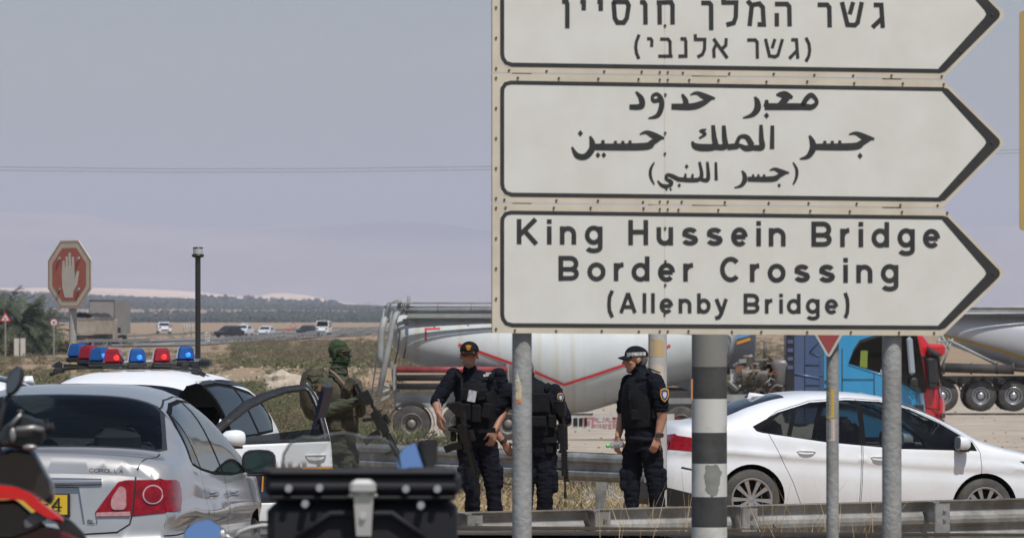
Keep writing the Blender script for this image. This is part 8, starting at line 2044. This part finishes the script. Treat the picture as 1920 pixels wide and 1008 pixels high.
for k in (-1,0,1): m=MB(); m.prism([(-.17,zc+.26*k-.12),(.17,zc+.26*k+.02),(.17,zc+.26*k+.14),(-.17,zc+.26*k)],lambda u,v:(u,-.035,v),lambda u,v:(u,-.027,v)); m.build('black_stripe',[inkm],b)
MB().box((0,.06,zc/2-.2),(.08,.06,zc+.3)).build('marker_post',[galv],t)
x=(545-960)*790/F; t=thing('sign_board','small red board with white edge on the far highway','road sign',(x,790,tz(x,790))); m=MB(); m.box((-.35,0,.9),(.75,.05,.22)); m.build('board',[mat('red_board',(.5,.04,.04),.5)],t); MB().box((-.35,.05,.4),(.08,.05,1.0)).build('board_post',[galv],t)
# far vehicles
def far_car(label,px,pyb,d,paint,kind='car',rz=0.0,van=False,front=True,beacon=False):
    x=(px-960)*d/F; S=F/d; zg=H-(pyb-HY)/S; t=thing('van' if van else 'car',label,'van' if van else 'car',(x,d,zg),rz,None)
    w=.92 if van else .88; hh=1.95 if van else 1.48; L=4.6 if van else 4.2; bz=.95 if not van else 1.05
    rings=[]
    prof=[(-L/2,.55,.30,.86),(-L/2+.08,.75,.24,.95),(-L/2+.9,.92,.24,1.0),(-L/2+1.15,bz,.24,1.0),(L/2-.9,bz,.24,1.0),(L/2-.1,.85,.24,.96),(L/2,.6,.3,.88)]
    if van: prof=[(-L/2,.6,.3,.88),(-L/2+.1,.85,.25,.96),(-L/2+.7,1.0,.25,1),(-L/2+.9,bz,.25,1),(L/2-.06,bz,.25,1),(L/2,.95,.3,.97)]
    for y,zt_,zb_,k in prof: rings.append([Vector((u*w*k,y,v)) for u,v in ((-1,zb_+.1),(-1,zt_-.12),(-.92,zt_),(.92,zt_),(1,zt_-.12),(1,zb_+.1),(.9,zb_),(-.9,zb_))])
    m=MB(); m.loft(rings,smooth=False)
    m.build('body',[paint],t); y0=-L/2+(.95 if not van else .55); y1=L/2-(.5 if not van else .03)
    g=MB(); f=.70 if not van else .88; ys=(y0,y0+(.75 if not van else .5),y1-(.65 if not van else .05),y1)
    g.loft([[Vector((u*w*s,y,v)) for u,v,s in ((-1,bz-.02,.97),(-1,zt_,f+.06),(1,zt_,f+.06),(1,bz-.02,.97))] for y,zt_ in ((ys[0],bz),(ys[1],hh-.05),(ys[2],hh-.05),(ys[3],bz if not van else hh-.1))],smooth=False); g.build('cabin',[paint],t)
    def pane(nm,pts,mt): mm=MB(); mm.add(pts,[tuple(range(len(pts)))]); mm.build(nm,[mt],t)
    zt_=hh-.05
    dy,dz=(ys[1]-ys[0]),(zt_-bz); n=Vector((0,-dz,dy)).normalized()*.015
    A=lambda u,k:Vector((u*w*(.97+(f+.06-.97)*k),ys[0]+dy*k,bz+dz*k))+n
    pane('windscreen',[A(-.88,.10),A(.88,.10),A(.86,.9),A(-.86,.9)],darkglass)
    if van: 
        for a,b in((-.92,-.06),(.06,.92)): pane('window',[A(a,.15),A(b,.15),A(b*.98,.86),A(a*.98,.86)],darkglass)
    m=MB(); m.box((0,ys[1]+.9,hh-.0),(w*1.55,(ys[2]-ys[1])*.99,.07),bev=.03); m.build('roof',[paint],t)
    for s in (-1,1):
        pane('window',[Vector((s*w*.965,ys[0]+.35,bz+.02)),Vector((s*w*.965,ys[3]-.35,bz+.02)),Vector((s*w*(f+.115),ys[2]-.1,zt_-.08)),Vector((s*w*(f+.115),ys[1]+.05,zt_-.08))],darkglass)
        m=MB(); m.box((s*w*.70,-L/2+.02,.68 if front else .85),(.30,.12,.13),bev=.03); m.build('headlight' if front else 'tail_light',[mat_head if front else redlens],t)
        m=MB(); m.box((s*(w+.10),y0+.5,bz+.05),(.2,.1,.13),bev=.03); m.build('door_mirror',[plast],t)
        for y in (-L/2+.8,L/2-.8): m=MB(); m.cone((s*(w-.22),y,.32),(s*(w-.02),y,.32),.32,n=14); m.build('wheel',[tyrem],t)
    m=MB(); m.box((0,-L/2-.01,.5),(1.0,.06,.16)); m.build('grille' if front else 'bumper',[plast],t)
    if beacon: MB().box((0,ys[1]+.4,hh+.12),(.5,.2,.16),bev=.03).build('roof_sign',[paint],t)
    return t
darkglass=mat('far_dark_glass',(.02,.025,.03),.15,coat=.5)
far_car('small white car seen from behind on the highway left of the chevron board',307,625,745,whitep,front=False,rz=R(8))
far_car('dark car in front of the white taxi on the far highway',430,632,735,blackp,rz=R(-40))
far_car('white taxi with a roof sign on the far highway',457,629,770,whitep,rz=R(-15),beacon=True)
far_car('white hatchback right of the white taxi on the far highway',499,631,790,whitep,rz=R(-12))
far_car('small dark car left of the white van on the far highway',576,628,860,blackp,rz=R(-25),front=False)
far_car('white van with two dark rear windows on the far highway',607,627,800,whitep,van=True,front=False,rz=R(-5))
# the tipper lorry on the highway
d=628.0; S=F/d; x=(155-960)*d/F; t=thing('tipper_lorry','dusty beige tipper lorry with a torn black cover driving away','lorry',(x,d,H-(651-HY)/S),R(-11))
dus=mat('dusty_beige_steel',(.40,.34,.27),.8,0,(.28,.23,.18),.8,.9); 
m=MB(); m.box((0,0,2.3),(2.5,.12,1.7)); m.box((0,-.06,3.12),(2.56,.10,.14)); m.box((0,-.06,1.62),(2.56,.1,.3)); m.build('tailgate',[dus],t)
m=MB(); 
for s in(-1,1):
    m.box((s*1.25,4.2,2.35),(.08,8.4,1.75))
m.box((0,8.4,2.35),(2.5,.1,1.75)); m.box((0,4.2,1.5),(2.5,8.4,.1)); o=m.build('side_wall',[dus],t)
for k in range(9): MB().box((1.32,.4+k*1.0,2.35),(.09,.16,1.75)).build('side_rib',[dus],o)
m=MB(); rr=random.Random(3); rgs=[]
for k in range(12):
    y=k*.76; rgs.append([Vector((u,y+rr.uniform(-.05,.05),3.25+.55*(1-(u/1.45)**2)*rr.uniform(.5,1.2)+rr.uniform(-.06,.06))) for u in np.linspace(-1.35,1.4,9)])
m.loft(rgs,closed=False,caps=False,smooth=False); m.build('torn_cover',[blackm],t)
m=MB(); m.box((0,.3,1.2),(2.4,.3,.3)); m.box((0,4,1.1),(1.0,8,.3)); m.box((-.9,0,.85),(.55,.1,.5)); m.box((.9,0,.85),(.55,.1,.5)); m.build('chassis',[chas],t)
for y in (1.0,2.3,3.6,7.5):
    for s in (-1,1): m=MB(); m.cone((s*.75,y,.52),(s*1.22,y,.52),.52,n=18); m.build('wheel',[tyrem],t)
for s in(-.95,.95): MB().box((s,-.05,1.02),(.35,.06,.14)).build('tail_light',[redlens],t)
m=MB(); m.box((0,9.9,1.9),(2.3,1.9,2.4),bev=.1); m.build('cab',[dus],t)
m=MB(); m.box((1.6,9.6,1.9),(.35,.15,.6),bev=.03); m.build('door_mirror',[plast],t)
# lorry beyond it with a grey box
d=668.0; S=F/d; x=(198-960)*d/F; t=thing('box_lorry','grey box lorry just ahead of the beige tipper lorry','lorry',(x,d,H-(648-HY)/S),R(-12))
m=MB(); m.box((.55,0,3.35),(3.0,7.0,3.9)); bb=m.build('cargo_box',[mat('grey_tarp',(.27,.25,.23),.8,0,(.22,.20,.18),.5,.8)],t)
m=MB()
for a,b in(((-.95,5.32),(2.08,5.32)),((2.08,5.32),(2.08,1.4)),((-.95,1.4),(2.08,1.4)),((-.95,1.4),(-.95,5.32))): m.tube([(a[0],-3.52,a[1]),(b[0],-3.52,b[1])],.05,6)
m.build('box_frame',[chas],bb)
m=MB(); m.box((.9,-3.53,2.1),(.9,.05,1.1)); m.build('hi_vis_panel',[mat('hi_vis_yellow',(.24,.30,.04),.6)],bb)
m=MB(); m.box((.55,-.2,1.1),(2.2,6.5,.4)); m.build('chassis',[chas],t)
for y in (-2.4,-1.1,2.6):
    for s in(-.5,1.6): m=MB(); m.cone((s-.2,y,.52),(s+.2,y,.52),.52,n=16); m.build('wheel',[tyrem],t)
# ---------------------------------------------------------------- overhead wires
wirem=mat('wire_grey',(.25,.25,.27),.6)
for k,(ya,yb,lab) in enumerate(((313,311,'upper overhead wire crossing the sky'),(319,317,'lower overhead wire crossing the sky'))):
    d=330; m=MB(); m.tube([W(-400,ya+4,d),W(0,ya,d),W(300,ya+3.5,d),W(600,ya+3,d),W(920,ya-1,d+5),W(1250,ya-10,d+10),W(1600,ya-20,d+14),W(1920,ya-33,d+18),W(2300,ya-50,d+20)],.018,5); o=m.build('overhead_wire',[wirem]); setp(o,lab,'wire')
# hamlet specks and tall trees far right of the groves
rr=random.Random(8)
for i,(px,py,w_,h_,lab) in enumerate(((598,571,14,5,'tiny white house left in the far hamlet'),(690,574,12,6,'tiny white house right in the far hamlet'),(632,573,10,4,'low grey house in the middle of the far hamlet'))):
    d=8800; S=F/d; c=W(px,py,d); t=thing('house',lab,'house',(c.x,d,c.z-8)); m=MB(); m.box((0,0,5),(w_/S,14,h_/S+10)); m.build('wall',[mat('far_plaster_%d'%i,(.6,.58,.54),.8)],t); m=MB(); m.box((0,0,5+(h_/S+10)/2+.3),(w_/S+1,15,.6)); m.build('roof',[dus],t); 
    for k in range(3): MB().box((w_/S*(k-1)*.28,-7.05,5+(h_/S+10)/2-2.5),(1.2,.12,1.4)).build('window',[darkglass],t)
# thin pale cloud in the sky (world)
nt=wd.node_tree; tcw=nt.nodes.new('ShaderNodeTexCoord'); mp_=nt.nodes.new('ShaderNodeMapping'); mp_.inputs['Scale'].default_value=(16,16,60); nz=nt.nodes.new('ShaderNodeTexNoise'); nz.inputs['Scale'].default_value=1.6; nz.inputs['Detail'].default_value=6; nz.inputs['Roughness'].default_value=.6
nt.links.new(tcw.outputs['Generated'],mp_.inputs[0]); nt.links.new(mp_.outputs[0],nz.inputs['Vector'])
mr_=nt.nodes.new('ShaderNodeMapRange'); mr_.inputs['From Min'].default_value=.56; mr_.inputs['From Max'].default_value=.80; mr_.inputs['To Max'].default_value=.12; nt.links.new(nz.outputs['Fac'],mr_.inputs['Value'])
mxw=nt.nodes.new('ShaderNodeMix'); mxw.data_type='RGBA'; mxw.inputs['B'].default_value=(9,8.5,8.6,1); nt.links.new(mr_.outputs[0],mxw.inputs['Factor']); nt.links.new(sky.outputs[0],mxw.inputs['A']); nt.links.new(mxw.outputs['Result'],bg.inputs[0])
